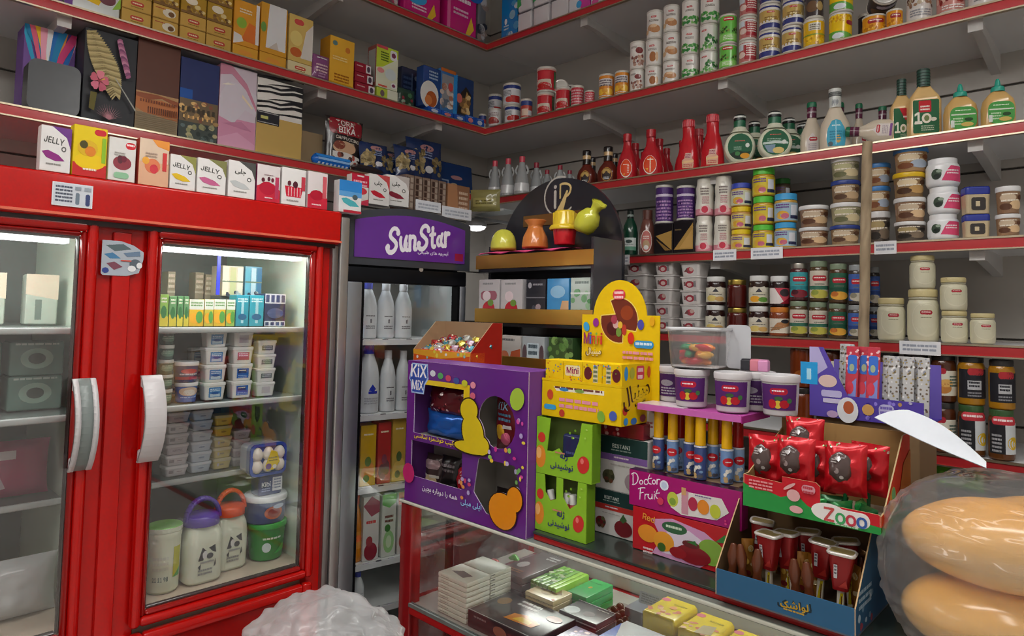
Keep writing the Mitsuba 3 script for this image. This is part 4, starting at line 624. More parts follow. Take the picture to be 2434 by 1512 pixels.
put('food_tin', 'tin_orange', (1.07, 0.028, 0.095), Z2, 'orange fruit tin, right one of two, beside the white stacks', 'tin', G2)
stack('food_tin', [
    [('tin_kidney', (1.139, 0.027, 0.083)), ('tin_kidney', (1.138, 0.03, 0.106))],
    [('tin_bean', (1.206, 0.031, 0.079)), ('tin_bean', (1.207, 0.031, 0.099)), ('tin_mush', (1.211, 0.031, 0.106))],
    [('tin_mush', (1.28, 0.03, 0.08)), ('tin_mush', (1.28, 0.03, 0.104)), ('tin_mush', (1.28, 0.029, 0.099))],
    [('tin_veg', (1.355, 0.03, 0.084)), ('tin_veg', (1.354, 0.03, 0.098)), ('tin_veg', (1.355, 0.03, 0.096))],
    [('tin_leaf', (1.426, 0.03, 0.078)), ('tin_leaf', (1.426, 0.03, 0.095)), ('tin_veg', (1.428, 0.032, 0.104))],
], '{lev} tin in the {col} stack of tall white tins counted from the left', 'tin', G2, Z2)
stack('food_tin', [[('tin_pea', (1.497, 0.029, 0.084)), ('tin_pea', (1.497, 0.029, 0.102))]], '{lev} bright green pea tin', 'tin', G2, Z2)
stack('food_tin', [[('tin_redwhite', (1.566, 0.028, 0.078)), ('tin_redwhite', (1.567, 0.028, 0.078)), ('tin_redwhite', (1.568, 0.028, 0.078))]], '{lev} tin in the dark red and white stack', 'tin', G2, Z2)
stack('food_tin', [[('tin_tan', (1.637, 0.033, 0.091)), ('tin_tan', (1.638, 0.033, 0.086)), ('tin_tan', (1.64, 0.033, 0.084))], [('tin_tan', (1.709, 0.03, 0.087)), ('tin_tan', (1.713, 0.032, 0.085)), ('tin_tan', (1.715, 0.032, 0.088))]], '{lev} tin in the {col} stack of tan and navy tins', 'tin', G2, Z2)
z = put('food_tin', 'tin_corn', (1.777, 0.031, 0.09), Z2, 'yellow corn tin with a pale label, right of the tan stacks', 'tin', G2)
put('food_tin', 'tin_dark', (1.779, 0.027, 0.088), z, 'dark tin standing on the yellow corn tin', 'tin', G2)
stack('food_tin', [[('tin_corn_tall', (1.854, 0.032, 0.086)), ('tin_corn_tall', (1.856, 0.033, 0.091))]], '{lev} tall yellow corn tin with a green foot', 'tin', G2, Z2)
z = put('food_tin', 'tin_amber', (1.947, 0.032, 0.054), Z2, 'amber tin under the fallen dark tin', 'tin', G2)
k = K['tin_dark']; thing('food_tin', k.parts, at(1.954, -.285, z + .038, 25, (.9, .9, .9), rx=82), 'dark tin lying on its side on the amber tins, round lid facing out', 'tin', G2)
put('food_tin', 'tin_dark', (1.903, 0.026, 0.104), Z2, 'dark tin leaning behind the amber tins', 'tin', G2, off=.13)
put('food_tin', 'tin_amber', (2.003, 0.021, 0.053), Z2, 'orange tin right of the amber tin', 'tin', G2)
stack('food_tin', [[('tin_meat', (2.062, 0.032, 0.085)), ('tin_meat', (2.066, 0.032, 0.078))]], '{lev} white tin printed with meat pieces', 'tin', G2, Z2)
put('food_tin', 'tin_redmeat', (2.137, 0.034, 0.091), Z2, 'reddish tin near the right end of the tin shelf', 'tin', G2)
put('food_tin', 'tin_meat', (2.209, 0.032, 0.079), Z2, 'white tin at the right end of the tin shelf', 'tin', G2)
put('food_tin', 'tin_redmeat', (2.279, 0.031, 0.072), Z2, 'reddish tin beyond the right end of the tin shelf', 'tin', G2)

# --- sauce shelf
GV = 'vinegar bottles in the corner'
for i, (a, b_, c_, d_, o) in enumerate(((1160, 1192, 380, 468, .05), (1190, 1225, 376, 464, .05), (1222, 1259, 370, 460, .05), (1255, 1287, 374, 456, .13), (1286, 1315, 384, 452, .17), (1312, 1343, 378, 448, .13), (1340, 1368, 384, 444, .17))):
    Q = [(0.378, 0.03, 0.176), (0.461, 0.032, 0.174), (0.545, 0.033, 0.171), (0.556, 0.029, 0.157), (0.584, 0.026, 0.128), (0.692, 0.027, 0.126), (0.712, 0.025, 0.109)][i]
    put('vinegar_bottle', 'vinegar' if i < 3 else 'vinegar_red', Q, Z3, f'{ORD[i]} clear bottle from the corner, with a {"pink" if i < 3 else "dark red"} cap', 'bottle', GV, off=o)
GS = 'sauce and dressing bottles on the right wall shelf'
put('sauce_bottle', 'brown_sauce', (0.899, 0.036, 0.141), Z3, 'dark brown sauce bottle with a gold neck, leftmost in front', 'bottle', GS)
put('sauce_bottle', 'brown_sauce', (0.859, 0.03, 0.136), Z3, 'dark brown sauce bottle behind the leftmost one', 'bottle', GS, off=.135)
put('sauce_bottle', 'brown_sauce', (1.001, 0.038, 0.141), Z3, 'dark brown sauce bottle with a gold neck, second in front', 'bottle', GS)
put('sauce_bottle', 'brown_sauce', (0.969, 0.029, 0.136), Z3, 'dark brown sauce bottle behind the second one', 'bottle', GS, off=.135)
put('sauce_bottle', 'hot_sauce', (1.09, 0.036, 0.176), Z3, 'red sauce bottle with an orange oval label, first in front', 'bottle', GS)
put('sauce_bottle', 'hot_sauce', (1.07, 0.032, 0.16), Z3, 'red sauce bottle right behind the first orange label one', 'bottle', GS, off=.13)
put('sauce_bottle', 'hot_sauce', (1.051, 0.028, 0.146), Z3, 'red sauce bottle two places behind the first orange label one', 'bottle', GS, off=.22)
put('sauce_bottle', 'hot_sauce_bar', (1.191, 0.04, 0.176), Z3, 'red sauce bottle with an orange oval label and pale cross, second in front', 'bottle', GS)
put('sauce_bottle', 'hot_sauce', (1.177, 0.032, 0.16), Z3, 'red sauce bottle right behind the one with the pale cross', 'bottle', GS, off=.13)
put('sauce_bottle', 'hot_sauce', (1.155, 0.028, 0.145), Z3, 'red sauce bottle two places behind the one with the pale cross', 'bottle', GS, off=.22)
put('sauce_bottle', 'hot_sauce', (1.276, 0.025, 0.137), Z3, 'shorter red bottle peeping out left behind the first ketchup', 'bottle', GS, off=.125)
put('ketchup_bottle', 'ketchup', (1.346, 0.037, 0.182), Z3, 'tall red ketchup bottle, left one of two in front', 'bottle', GS)
put('ketchup_bottle', 'ketchup', (1.333, 0.032, 0.172), Z3, 'red ketchup bottle behind and between the two front ones', 'bottle', GS, off=.14)
put('ketchup_bottle', 'ketchup', (1.437, 0.037, 0.184), Z3, 'tall red ketchup bottle, right one of two in front', 'bottle', GS)
for i, (Q, kd, nm) in enumerate((((1.529, 0.05, 0.169), 'flask', 'left'), ((1.646, 0.052, 0.158), 'flask_pale', 'right'))):
    put('dressing_flask', kd, Q, Z3, f'round flat flask of white dressing with a green neck, {nm} one in front', 'bottle', GS, rz=28)
    for j in (1, 2): put('dressing_flask', kd, (Q[0] + .012 * j, Q[1] * .98, Q[2] * .97), Z3, f'round white flask {"right" if j == 1 else "two places"} behind the {nm} front flask', 'bottle', GS, off=.05 + .094 * j, rz=28)
put('dressing_bottle', 'ranch', (1.748, 0.032, 0.177), Z3, 'cream dressing bottle with a burgundy neck and green cap left of the blue label bottle', 'bottle', GS, off=.1)
put('dressing_bottle', 'blue_label', (1.834, 0.04, 0.188), Z3, 'cream dressing bottle with a large round blue label', 'bottle', GS)
put('dressing_bottle', 'ranch', (1.81, 0.03, 0.18), Z3, 'burgundy necked dressing bottle right behind the blue label bottle', 'bottle', GS, off=.165, rz=40)
put('dressing_bottle', 'ranch', (1.866, 0.023, 0.167), Z3, 'burgundy necked dressing bottle between the blue label bottle and the pole', 'bottle', GS, off=.17, rz=60)
put('dressing_bottle', 'ranch', (1.938, 0.025, 0.139), Z3, 'burgundy necked dressing bottle standing at the back right of the pole', 'bottle', GS, off=.15)
k = K['ranch']; thing('dressing_bottle', k.parts, at(1.992, -.3, Z3 + .036, 12, (.85, .85, .75), ry=-84), 'dressing bottle with burgundy stripes fallen over beside the pole', 'bottle', GS)
put('dressing_bottle', 'square_dressing_b', (2.009, 0.028, 0.184), Z3, 'mustard yellow bottle with a green label, partly hidden by the one beside it', 'bottle', GS, off=.07)
put('dressing_bottle', 'square_dressing', (2.069, 0.037, 0.192), Z3, 'largest mustard yellow bottle with a green and red label', 'bottle', GS)
put('dressing_bottle', 'squeeze_dressing', (2.155, 0.036, 0.132), Z3, 'yellow squeeze bottle with a teal nozzle and green label', 'bottle', GS)
put('dressing_bottle', 'squeeze_dressing', (2.238, 0.034, 0.127), Z3, 'yellow squeeze bottle at the right edge of the sauce shelf', 'bottle', GS)

# --- spread and tub shelf
G4 = 'jars, bottles and tubs on the spread shelf'
put('syrup_bottle', 'green_bottle', (1.05, 0.026, 0.173), Z4, 'dark green bottle with a white label, left one', 'bottle', G4)
put('syrup_bottle', 'green_bottle', (1.114, 0.029, 0.17), Z4, 'dark green bottle with a white label, right one', 'bottle', G4)
put('cocoa_bottle', 'cocoa_bottle', (1.188, 0.029, 0.163), Z4, 'brown cocoa drink bottle with an oval label', 'bottle', G4)
for i, (q0, k0, q1, w) in enumerate((((1.27, 0.038, 0.106), 'gold_fan_box', (1.256, 0.032, 0.138), 'left'), ((1.35, 0.04, 0.111), 'gold_triangle_box', (1.341, 0.032, 0.121), 'right'))):
    z = put('black_carton', k0, q0, Z4, f'black carton with a gold triangle, {w} one, under a purple tin', 'box', G4, rz=0)
    put('purple_tin', 'purple_tin', q1, z + .001, f'purple tin standing on the {w} black carton', 'tin', G4, off=.04)
stack('drink_bottle', [[('white_bottle', (1.413, 0.03, 0.122)), ('white_bottle', (1.414, 0.031, 0.127))], [('white_bottle', (1.48, 0.029, 0.117)), ('white_bottle', (1.483, 0.03, 0.132))]], '{lev} white drink bottle with a pink foot, {col} column', 'bottle', G4, Z4)
stack('spread_jar', [[('spread_yellow', (1.544, 0.032, 0.066)), ('spread_yellow', (1.544, 0.032, 0.074)), ('spread_blue', (1.544, 0.032, 0.077))]], '{lev} jar of the left spread stack, two with yellow lids under a blue lid', 'jar', G4, Z4)
stack('spread_jar', [[('spread_green', (1.618, 0.032, 0.076)), ('spread_green', (1.618, 0.032, 0.09)), ('spread_green', (1.618, 0.034, 0.09))]], '{lev} spread jar with a bright green lid', 'jar', G4, Z4)
stack('spread_jar', [[('spread_darkgreen', (1.638, 0.025, 0.069)), ('spread_darkgreen', (1.638, 0.025, 0.091)), ('spread_darkgreen', (1.639, 0.025, 0.077))]], '{lev} spread jar of the dark green lidded stack behind', 'jar', G4, Z4, off=.14)
stack('spread_jar', [[('spread_sky', (1.689, 0.032, 0.078)), ('spread_sky', (1.689, 0.034, 0.09))]], '{lev} spread jar with a sky blue lid', 'jar', G4, Z4)
stack('ice_cream_tub', [[('tub_white', (1.771, 0.043, 0.057)), ('tub_white', (1.771, 0.043, 0.066))]], '{lev} brown tub with a white lid, left of the pole', 'tub', G4, Z4)
stack('ice_cream_tub', [[('tub_blue', (1.861, 0.041, 0.056)), ('tub_olive', (1.863, 0.042, 0.066)), ('tub_blue', (1.863, 0.04, 0.065)), ('tub_olive', (1.863, 0.04, 0.068))]], '{lev} tub of the stack with blue and white lids just left of the pole', 'tub', G4, Z4)
z = put('ice_cream_tub', 'tub_dark', (1.945, 0.03, 0.095), Z4, 'dark brown jar at the foot of the stack behind the pole', 'tub', G4, off=.08)
z = put('ice_cream_tub', 'tub_sky', (1.943, 0.032, 0.072), z + .0005, 'middle tub of the stack behind the pole, sky blue lid', 'tub', G4, off=.08)
put('ice_cream_tub', 'tub_sky', (1.946, 0.03, 0.067), z + .0005, 'top tub of the stack behind the pole, sky blue lid', 'tub', G4, off=.08)
stack('ice_cream_tub', [[('tub_dark', (2.032, 0.039, 0.054)), ('tub_white', (2.032, 0.04, 0.066)), ('tub_yellow', (2.03, 0.04, 0.069)), ('tub_sky', (2.035, 0.043, 0.069))]], '{lev} tub of the tall mixed lid stack right of the pole', 'tub', G4, Z4)
stack('white_jar', [[('pink_jar', (2.112, 0.037, 0.068)), ('pink_jar', (2.114, 0.038, 0.073)), ('pink_jar', (2.112, 0.04, 0.077))]], '{lev} white jar with a pink label', 'jar', G4, Z4)
stack('navy_lid_tub', [[('navy_lid_box', (2.187, 0.028, 0.06)), ('navy_lid_box', (2.187, 0.028, 0.072))]], '{lev} square tub with a navy lid at the right edge', 'tub', G4, Z4)
stack('navy_lid_tub', [[('tub_white', (2.256, 0.027, 0.055)), ('tub_white', (2.257, 0.027, 0.07))]], '{lev} white lidded tub past the right edge', 'tub', G4, Z4)
m = M().box((0, 0, 0), (.042, .0008, .032), 'dfe4ea'); m.prn([('b', .1, .85, .8, 4, .2, 'a8b0bc')], front(0, 0, 0), .042, .032)
one('price_card', m, 'mat_card', 'white price card leaning on top of the left pink and white bottles', 'price tag', at(1.411, -.33, 2, 5, rx=-8))

# --- jam shelf
G5 = 'jars and cups on the jam shelf'
H5 = [[('halva' if (i + j) % 3 else 'halva_b', q) for i, q in enumerate([c_] * 5)] for j, c_ in enumerate(((1.154, 0.051, 0.05), (1.269, 0.04, 0.049), (1.374, 0.041, 0.047)))]
stack('halva_cup', H5, '{lev} square cup with a dark red print, {col} column of the white cup wall', 'cup', G5, Z5, rz=0)
stack('halva_cup', [[('halva', (1.048, 0.038, 0.052))] * 4], '{lev} square cup of the column beside the black display stand', 'cup', G5, Z5, rz=0)
for nm, q0, k0, q1, k1 in (('dark jam jar with a cream label next to the cups', (1.454, 0.032, 0.094), 'jam_white', (1.456, 0.032, 0.094), 'jam_white'), ('dark jar with a gold lid and no label', (1.531, 0.032, 0.085), 'jam_gold', (1.53, 0.031, 0.091), 'jam_gold'), ('dark jam jar of the column right of the gold lids', (1.604, 0.031, 0.091), 'jam_white', (1.604, 0.031, 0.097), 'jam_orange'), ('jam jar of the column with a red label over an orange lid', (1.671, 0.03, 0.089), 'jam_amber', (1.671, 0.029, 0.096), 'jam_red'),
        ('tall pickle jar, first column', (1.731, 0.026, 0.108), 'pickle_white', (1.732, 0.026, 0.114), 'pickle_teal'), ('tall pickle jar, second column', (1.789, 0.026, 0.105), 'pickle_white', (1.791, 0.026, 0.122), 'pickle_white'), ('tall pickle jar, third column', (1.844, 0.025, 0.101), 'pickle_green', (1.847, 0.025, 0.116), 'pickle_green'), ('tall blue pickle jar, half behind the pole', (1.897, 0.023, 0.097), 'pickle_blue', (1.898, 0.022, 0.115), 'pickle_blue'), ('tall blue pickle jar just right of the pole', (1.919, 0.015, 0.094), 'pickle_blue', (1.92, 0.015, 0.117), 'pickle_blue')):
    z = put('pickle_jar' if 'pickle' in nm else 'jam_jar', k0, q0, Z5, 'lower ' + nm, 'jar', G5, off=.12 if 'just right' in nm else 0); put('pickle_jar' if 'pickle' in nm else 'jam_jar', k1, q1, z + .0005, 'upper ' + nm, 'jar', G5, off=.12 if 'just right' in nm else 0)
put('cream_jar', 'cream_jar', (1.984, 0.035, 0.118), Z5, 'cream coloured jar standing alone right of the pole', 'jar', G5)
z = put('cream_jar', 'cream_jar_big', (2.062, 0.038, 0.141), Z5, 'largest cream coloured jar, at the bottom of the tall pair', 'jar', G5)
put('cream_jar', 'cream_jar', (2.063, 0.031, 0.091), z + .0005, 'cream coloured jar on top of the largest one', 'jar', G5)
z = put('cream_jar', 'cream_jar', (2.136, 0.031, 0.083), Z5, 'lower cream coloured jar of the right pair', 'jar', G5)
put('cream_jar', 'cream_jar', (2.135, 0.031, 0.088), z + .0005, 'upper cream coloured jar of the right pair', 'jar', G5)
put('cream_jar', 'cream_jar', (2.199, 0.028, 0.078), Z5, 'cream coloured jar at the right edge of the jam shelf', 'jar', G5)

# --- honey shelf
G6 = 'honey jars on the lowest shelf'
for nm, q0, k0, q1, k1 in (('brown honey jar behind the white tubs', (1.738, 0.033, 0.134), 'honey_dark', (1.738, 0.033, 0.143), 'honey_dark'), ('honey jar mostly behind the toy box, first', (1.82, 0.033, 0.129), 'honey_white', (1.82, 0.033, 0.136), 'honey_white'), ('honey jar mostly behind the toy box, second', (1.898, 0.033, 0.124), 'honey_dark', (1.898, 0.033, 0.132), 'honey_dark'), ('honey jar mostly behind the toy box, third', (1.972, 0.032, 0.126), 'honey_white', (1.973, 0.032, 0.129), 'honey_white'), ('honey jar beside the toy packets', (2.044, 0.031, 0.125), 'honey_white', (2.045, 0.031, 0.126), 'honey_white'), ('honey jar with a yellow tape and white label', (2.108, 0.029, 0.129), 'honey_white', (2.11, 0.029, 0.125), 'honey_white'), ('honey jar at the right edge', (2.171, 0.03, 0.128), 'honey_egg', (2.172, 0.03, 0.124), 'honey_black'), ('honey jar past the right edge', (2.235, 0.028, 0.124), 'honey_egg', (2.237, 0.028, 0.123), 'honey_black')):
    z = put('honey_jar', k0, q0, Z6, 'lower ' + nm, 'jar', G6); put('honey_jar', k1, q1, z + .0005, 'upper ' + nm, 'jar', G6)

# --- the leaning wooden pole
import numpy as _n
P0, P1 = np.array([1.963, -0.45, 2.03]), np.array([1.961, -0.49, 1.455])
P1 = P0 + (P1 - P0) * (P0[2] - .02) / (P0[2] - P1[2]); P1[2] = .004
m = M(); dv = P1 - P0; L = np.linalg.norm(dv); n_ = 60; a = np.arange(10) * 2 * np.pi / 10
rs = [(.0125 + .002 * meshkit.noise(np.array([[k * .35, 1.5, .5]]))[0] + (.0035 if k in (24, 25) else 0), k / n_ * L) for k in range(n_ + 1)]
V = np.vstack([np.column_stack([r * np.cos(a), r * np.sin(a), np.full(10, z)]) for r, z in rs]); V = V + (meshkit.noise(V * [90, 90, 24]) - .5)[:, None] * .003 * [1, 1, 0]
i, j = np.arange(10), (np.arange(10) + 1) % 10
F = np.vstack([np.column_stack([k * 10 + i, k * 10 + j, (k + 1) * 10 + j, (k + 1) * 10 + i]) for k in range(n_)]); nz = meshkit.fbm(V * [150, 150, 40], 3)[:, None]
tcol = lin('5d4c3a') * (1 - nz) + lin('b9a68a') * nz
V2 = np.vstack([V, [[0, 0, 0]], [[0, 0, L]]]); F3 = np.vstack([F[:, [0, 1, 2]], F[:, [0, 2, 3]], np.column_stack([j, i, np.full(10, len(V))]), np.column_stack([n_ * 10 + i, n_ * 10 + j, np.full(10, len(V) + 1)])])
m.add(V2, F3, np.vstack([tcol, tcol[:1], tcol[-1:]]))
zax = dv / L; xax = np.cross([0, 1, 0], zax); xax /= np.linalg.norm(xax); mm = np.eye(4); mm[:3, 0], mm[:3, 1], mm[:3, 2], mm[:3, 3] = xax, np.cross(zax, xax), zax, P0
m.tf(mm); m.f = [f[:, ::1] for f in m.f]
one('wooden_pole', m, 'mat_matte', 'rough wooden pole leaning upright against the shelf edges', 'pole')

# ---------------------------------------------------------------- cartons and soft packs
def carton(w, d, h, col, items=(), side=(), top_items=(), faces=None, bev=.0012, nose=None):
    """front faces -y at y = 0, centred in x"""
    m = M().box((-w / 2, 0, 0), (w / 2, d, h), col, bev, faces)
    m.prn(items, front(-w / 2, 0, 0), w, h)
    if side: m.prn(side, left(-w / 2, d, 0), d, h)
    if top_items: m.prn(top_items, top(-w / 2, 0, h), w, d)
    return m
def pillow(w, h, d, col, items=(), n=14, seed=0, crimp=.05, wr=.006, edge=None):
    """soft bag facing -y, standing at z = 0"""
    rs = np.random.RandomState(seed); off = rs.rand(3) * 50
    def bulge(u, v):
        b = np.clip(1 - np.abs(2 * u - 1) ** 2.6, 0, 1) ** .6 * np.clip(1 - np.abs(2 * v - 1) ** 4, 0, 1) ** .7
        wrk = (meshkit.fbm(np.column_stack([u * 5 * w / h + off[0], v * 5 + off[1], np.full(len(u), off[2])]), 3) - .5) * wr / max(d, 1e-6) * 3
        return np.maximum(b * (1 + wrk) , .012)
    def pt(u, v, s, dd=0):
        x = (u - .5) * w * (1 - .05 * (1 - np.abs(2 * v - 1) ** 3)); return np.column_stack([x, s * (bulge(u, v) * d / 2 + dd), v * h])
    uu, vv = np.meshgrid(np.linspace(0, 1, n), np.linspace(0, 1, n)); u, v = uu.ravel(), vv.ravel(); k = np.arange(n * n).reshape(n, n)
    F = np.column_stack([k[:-1, :-1].ravel(), k[:-1, 1:].ravel(), k[1:, 1:].ravel(), k[1:, :-1].ravel()])
    m = M().add(pt(u, v, -1), F, col).add(pt(u, v, 1), F[:, ::-1], col)
    b = np.concatenate([k[0, :], k[1:, -1], k[-1, -2::-1], k[-2:0:-1, 0]]); A, B = pt(u, v, -1)[b], pt(u, v, 1)[b]; nb = len(b); i = np.arange(nb); j = (i + 1) % nb
    m.add(np.vstack([A, B]), np.column_stack([i, i + nb, j + nb, j]), col)
    m.prn(items, lambda a, c, dd: pt(np.clip(a / w, 0, 1), np.clip(c / h, 0, 1), -1, np.asarray(dd) + .0012), w, h, edge=edge or max(w, h) / 11)
    return m
XF = .36
def LW(name, mesh, mat, yc, z, label, cat, group=None, off=.015, rz=0, X=None): return one(name, mesh, mat, label, cat, at((XF - off) if X is None else X, yc, z, 90 + rz), group)
Z1, Y2, Y3 = ZL[1] + .0015, ZL[2] + .0015, ZL[3] + .0015

# highest shelf
def pk(yh): return yh
GT = 'packs on the highest shelf'
mag = [('b', .1, .62, .6, 1, .1, 'e4c8d8'), ('b', .16, .52, .66, 1, .12, 'f0e4ea'), ('e', .3, .3, .3, .12, '3aa0dc'), ('p', [(.62, .04), (.8, .3), (.86, .12), (.7, 0)], 'e0b82c'), ('b', .2, .18, .4, 2, .05, 'e8c4d8'), ('e', .85, .85, .2, .1, '2c62b0')]
y0, hw, h = -0.713, 0.095, 0.281; LW('tissue_pack', carton(2 * hw, .14, .26, 'c01c74', mag, bev=.006), 'mat_gloss', y0, Z1, 'magenta pack on the highest left shelf, left one of two', 'pack', GT)
y0, hw, h = -0.497, 0.086, 0.381; LW('tissue_pack', carton(2 * hw, .14, .26, 'c01c74', [('b', .18, .62, .6, 1, .12, 'f0e4ea'), ('b', .2, .42, .5, 2, .07, 'e0b4cc'), ('p', [(.62, .04), (.8, .36), (.9, .16), (.72, 0)], 'e0b82c'), ('e', .9, .8, .3, .16, '2c62b0'), ('r', 0, 0, .1, 1, 'd86a9c')], bev=.006), 'mat_gloss', y0, Z1, 'magenta pack on the highest left shelf, nearer the corner', 'pack', GT)
y0, hw, h = -0.873, 0.051, 0.227; LW('tissue_pack', carton(2 * hw, .12, .2, '8a8c92', [('dots', .05, .05, .95, .95, 20, .06, ['c8b8bc', '4a4a54', 'b03a5a'], 3)], bev=.006), 'mat_gloss', y0, Z1, 'small grey pack left of the magenta packs', 'pack', GT, off=.03)
y0, hw, h = -0.382, 0.026, 0.373; LW('tissue_pack', carton(.05, .06, .26, '6a6c70', [('dots', .1, .02, .9, .98, 12, .07, ['b4b4b8', '2c2e38', '8a7a74'], 5)], bev=.006), 'mat_gloss', -.378, Z1, 'grey blotched pack between the magenta and the blue packs', 'pack', GT)
one('tissue_pack', carton(0.101, .12, .27, '1a78b8', [('dots', .5, .05, .98, .9, 12, .06, ['8ab4c8', 'c8d4dc', '4a94c0'], 2), ('e', .32, .3, .08, .05, 'e0e8ee'), ('b', .2, .24, .3, 2, .05, 'c0dcea')], bev=.006), 'mat_gloss', 'bright blue pack standing right in the corner of the highest shelf', 'pack', at(0.47, -.335, ZS[1] + .0015), GT)
for i, (a, b_) in enumerate(((0.525, 0.608), (0.617, 0.707), (0.716, 0.811))):
    z_ = ZS[1] + .0015
    for l in (0, 1):
        one('tissue_pack', carton(b_ - a, .12, .095, 'd8d6da', [('r', .02, .9, .98, .97, '5a5a60')] if l == 0 else [('p', [(0, .2), (.3, .3), (.2, .9), (0, .8)], '3f9a5a'), ('e', .8, .7, .1, .2, '4fa06a')], bev=.008), 'mat_gloss', f'white tissue pack of the highest right shelf, {ORD[i]} column, {"lower" if l == 0 else "upper"}', 'pack', at((a + b_) / 2, -.34, z_), GT); z_ += .096
for i, (a, b_, c1, c2, nm) in enumerate(((0.818, 0.923, 'c83a9a', '3fa0d8', 'pink and blue'), (0.929, 1.04, '8ad0e0', 'd85aa0', 'pale blue and pink'))):
    one('tissue_pack', carton(b_ - a, .13, .24, c1, [('p', [(0, 0), (.6, 0), (.3, .5), (0, .4)], 'd8dce4'), ('dots', .1, .05, .9, .9, 10, .06, [c2, 'e6e2ea'], i)], bev=.008), 'mat_gloss', f'{nm} pack at the right of the white tissue packs', 'pack', at((a + b_) / 2, -.34, ZS[1] + .0015), GT)
for i in range(3): one('tissue_pack', carton(.3, .13, .24, ['c9c4cc', '3f78b8', 'c8447c'][i], [('b', .1, .7, .8, 3, .1, 'e4e0e4')], bev=.008), 'mat_gloss', f'{["grey", "blue", "pink"][i]} pack above the frame on the highest right shelf', 'pack', at(1.4 + i * .42, -.34, ZS[1] + .0015), GT)

# pasta and carton shelf
GC = 'cartons on the left wall shelf below the highest'
TAN, TANL = 'c09a4c', 'd4b468'
tb = [('rr', .28, .36, .74, .66, 'b4443a', .3), ('b', .34, .56, .34, 1, .16, 'e8d0b0'), ('b', .3, .28, .42, 1, .1, '8a6a34'), ('r', 0, .02, 1, .06, '9a7a3a')]
tb2 = [('e', .62, .55, .26, .3, 'd8d0bc'), ('e', .7, .5, .12, .18, '6a4a2c'), ('b', .08, .8, .4, 1, .12, 'a8543a'), ('r', 0, .02, 1, .06, '9a7a3a')]
dk = [('dots', .1, .1, .9, .5, 12, .1, ['6a4a2a', 'd8c48a', '8a6a34'], 3), ('r', 0, 0, 1, .12, '7a5a34'), ('e', .4, .7, .24, .2, 'e4dcc4')]
cols = ((-1.764, 0.039, 0.065, 2, 'first'), (-1.684, 0.036, 0.073, 2, 'second'), (-1.605, 0.038, 0.077, 2, 'third'), (-1.525, 0.039, 0.082, 2, 'fourth'))
for i, (yc, hw, h_, n_, o_) in enumerate(cols):
    for l in range(4):
        it = (tb2 if i == 1 else tb) if l < 2 else (tb if i < 1 else dk); hh = .043 if l < 2 else .06
        z = Y2 + [0, .0435, .087, .1475][l]
        LW('tan_carton', carton(2 * hw, .1, hh, TAN if l < 2 or i < 1 else 'a8842c', it, faces={'z+': TANL}), 'mat_card', yc, z, f'{LEV[4][l]} tan and brown carton of the {o_} carton column from the left', 'box', GC)
yc, hw, h = -1.875, 0.068, 0.086; LW('fruit_pack', carton(2 * hw, .1, .085, 'c8ccca', [('p', [(.3, .4), (.6, .3), (.75, .9), (.3, 1)], 'e0b81c'), ('e', .75, .6, .16, .2, '6a3a44'), ('p', [(.85, .3), (1, .4), (1, .8)], '8ab83c'), ('r', 0, .0, .14, 1, '6a3a8a')], bev=.004), 'mat_gloss', yc, Y2, 'white and yellow fruit pack at the left end of the carton shelf', 'pack', GC)
yc, hw, h = -1.997, 0.049, 0.08; LW('fruit_pack', carton(2 * hw, .1, .09, 'b8a090', [('e', .5, .5, .3, .3, '7a2a4a'), ('r', 0, 0, 1, .2, '5a2a6a')], bev=.004), 'mat_gloss', yc, Y2, 'purple and beige pack left of the fruit pack', 'pack', GC)
for j in range(3): LW('tan_carton', carton(.12, .1, .09, TAN, tb), 'mat_card', -2.12 - j * .14, Y2, f'{ORD[j]} tan carton left of the purple and beige pack, near the frame edge', 'box', GC)
orng = [('e', .3, .5, .2, .12, '8ab03c'), ('p', [(.3, .12), (.9, .1), (.9, .5), (.6, .55)], 'd8702c'), ('p', [(0, 0), (.4, .1), (.3, .22), (0, .26)], 'e4e2de'), ('b', .2, .82, .5, 2, .06, 'e8d8b0'), ('r', .86, .1, 1, 1, 'e6e4e0')]
base = [('p', [(.2, .3), (.8, .25), (.7, .6), (.3, .65)], 'd8903c'), ('r', 0, 0, 1, .1, '9a5a1c')]
for a, nm, it, col, hh, bh in ((( -1.438, 0.042, 0.151 ), 'orange fruit print', orng, 'd8962c', .15, .038), ((-1.343, 0.047, 0.191), 'painted white reflection', [('p', [(.2, .1), (.95, .1), (.95, 1), (.3, 1)], 'e2e4e6'), ('e', .1, .5, .1, .1, '6a9a4a'), ('p', [(.3, .1), (.7, .1), (.6, .26)], 'c8c0b8')], 'd0962c', .17, .04), ((-1.244, 0.045, 0.199), 'cereal print', [('rr', .2, .8, .6, .92, 'c84a44', .3), ('p', [(.5, .1), (1, .1), (1, .9), (.7, .7)], 'dcd8d0'), ('e', .3, .5, .26, .16, 'e0ca7a'), ('e', .3, .2, .24, .1, 'c0602c')], 'd2b464', .165, .04)):  # second carton: its white sheen is painted in as pale print
    LW('flat_carton', carton(2 * a[1], .1, bh, 'd29a34' if col != 'd2b464' else 'd8cca0', base if col != 'd2b464' else tb), 'mat_card', a[0], Y2, f'flat carton lying under the tall yellow carton with the {nm}', 'box', GC)
    LW('yellow_carton', carton(2 * a[1], .075, hh, col, it), 'mat_gloss', a[0], Y2 + bh + .0006, f'tall yellow carton with a {nm}', 'box', GC)
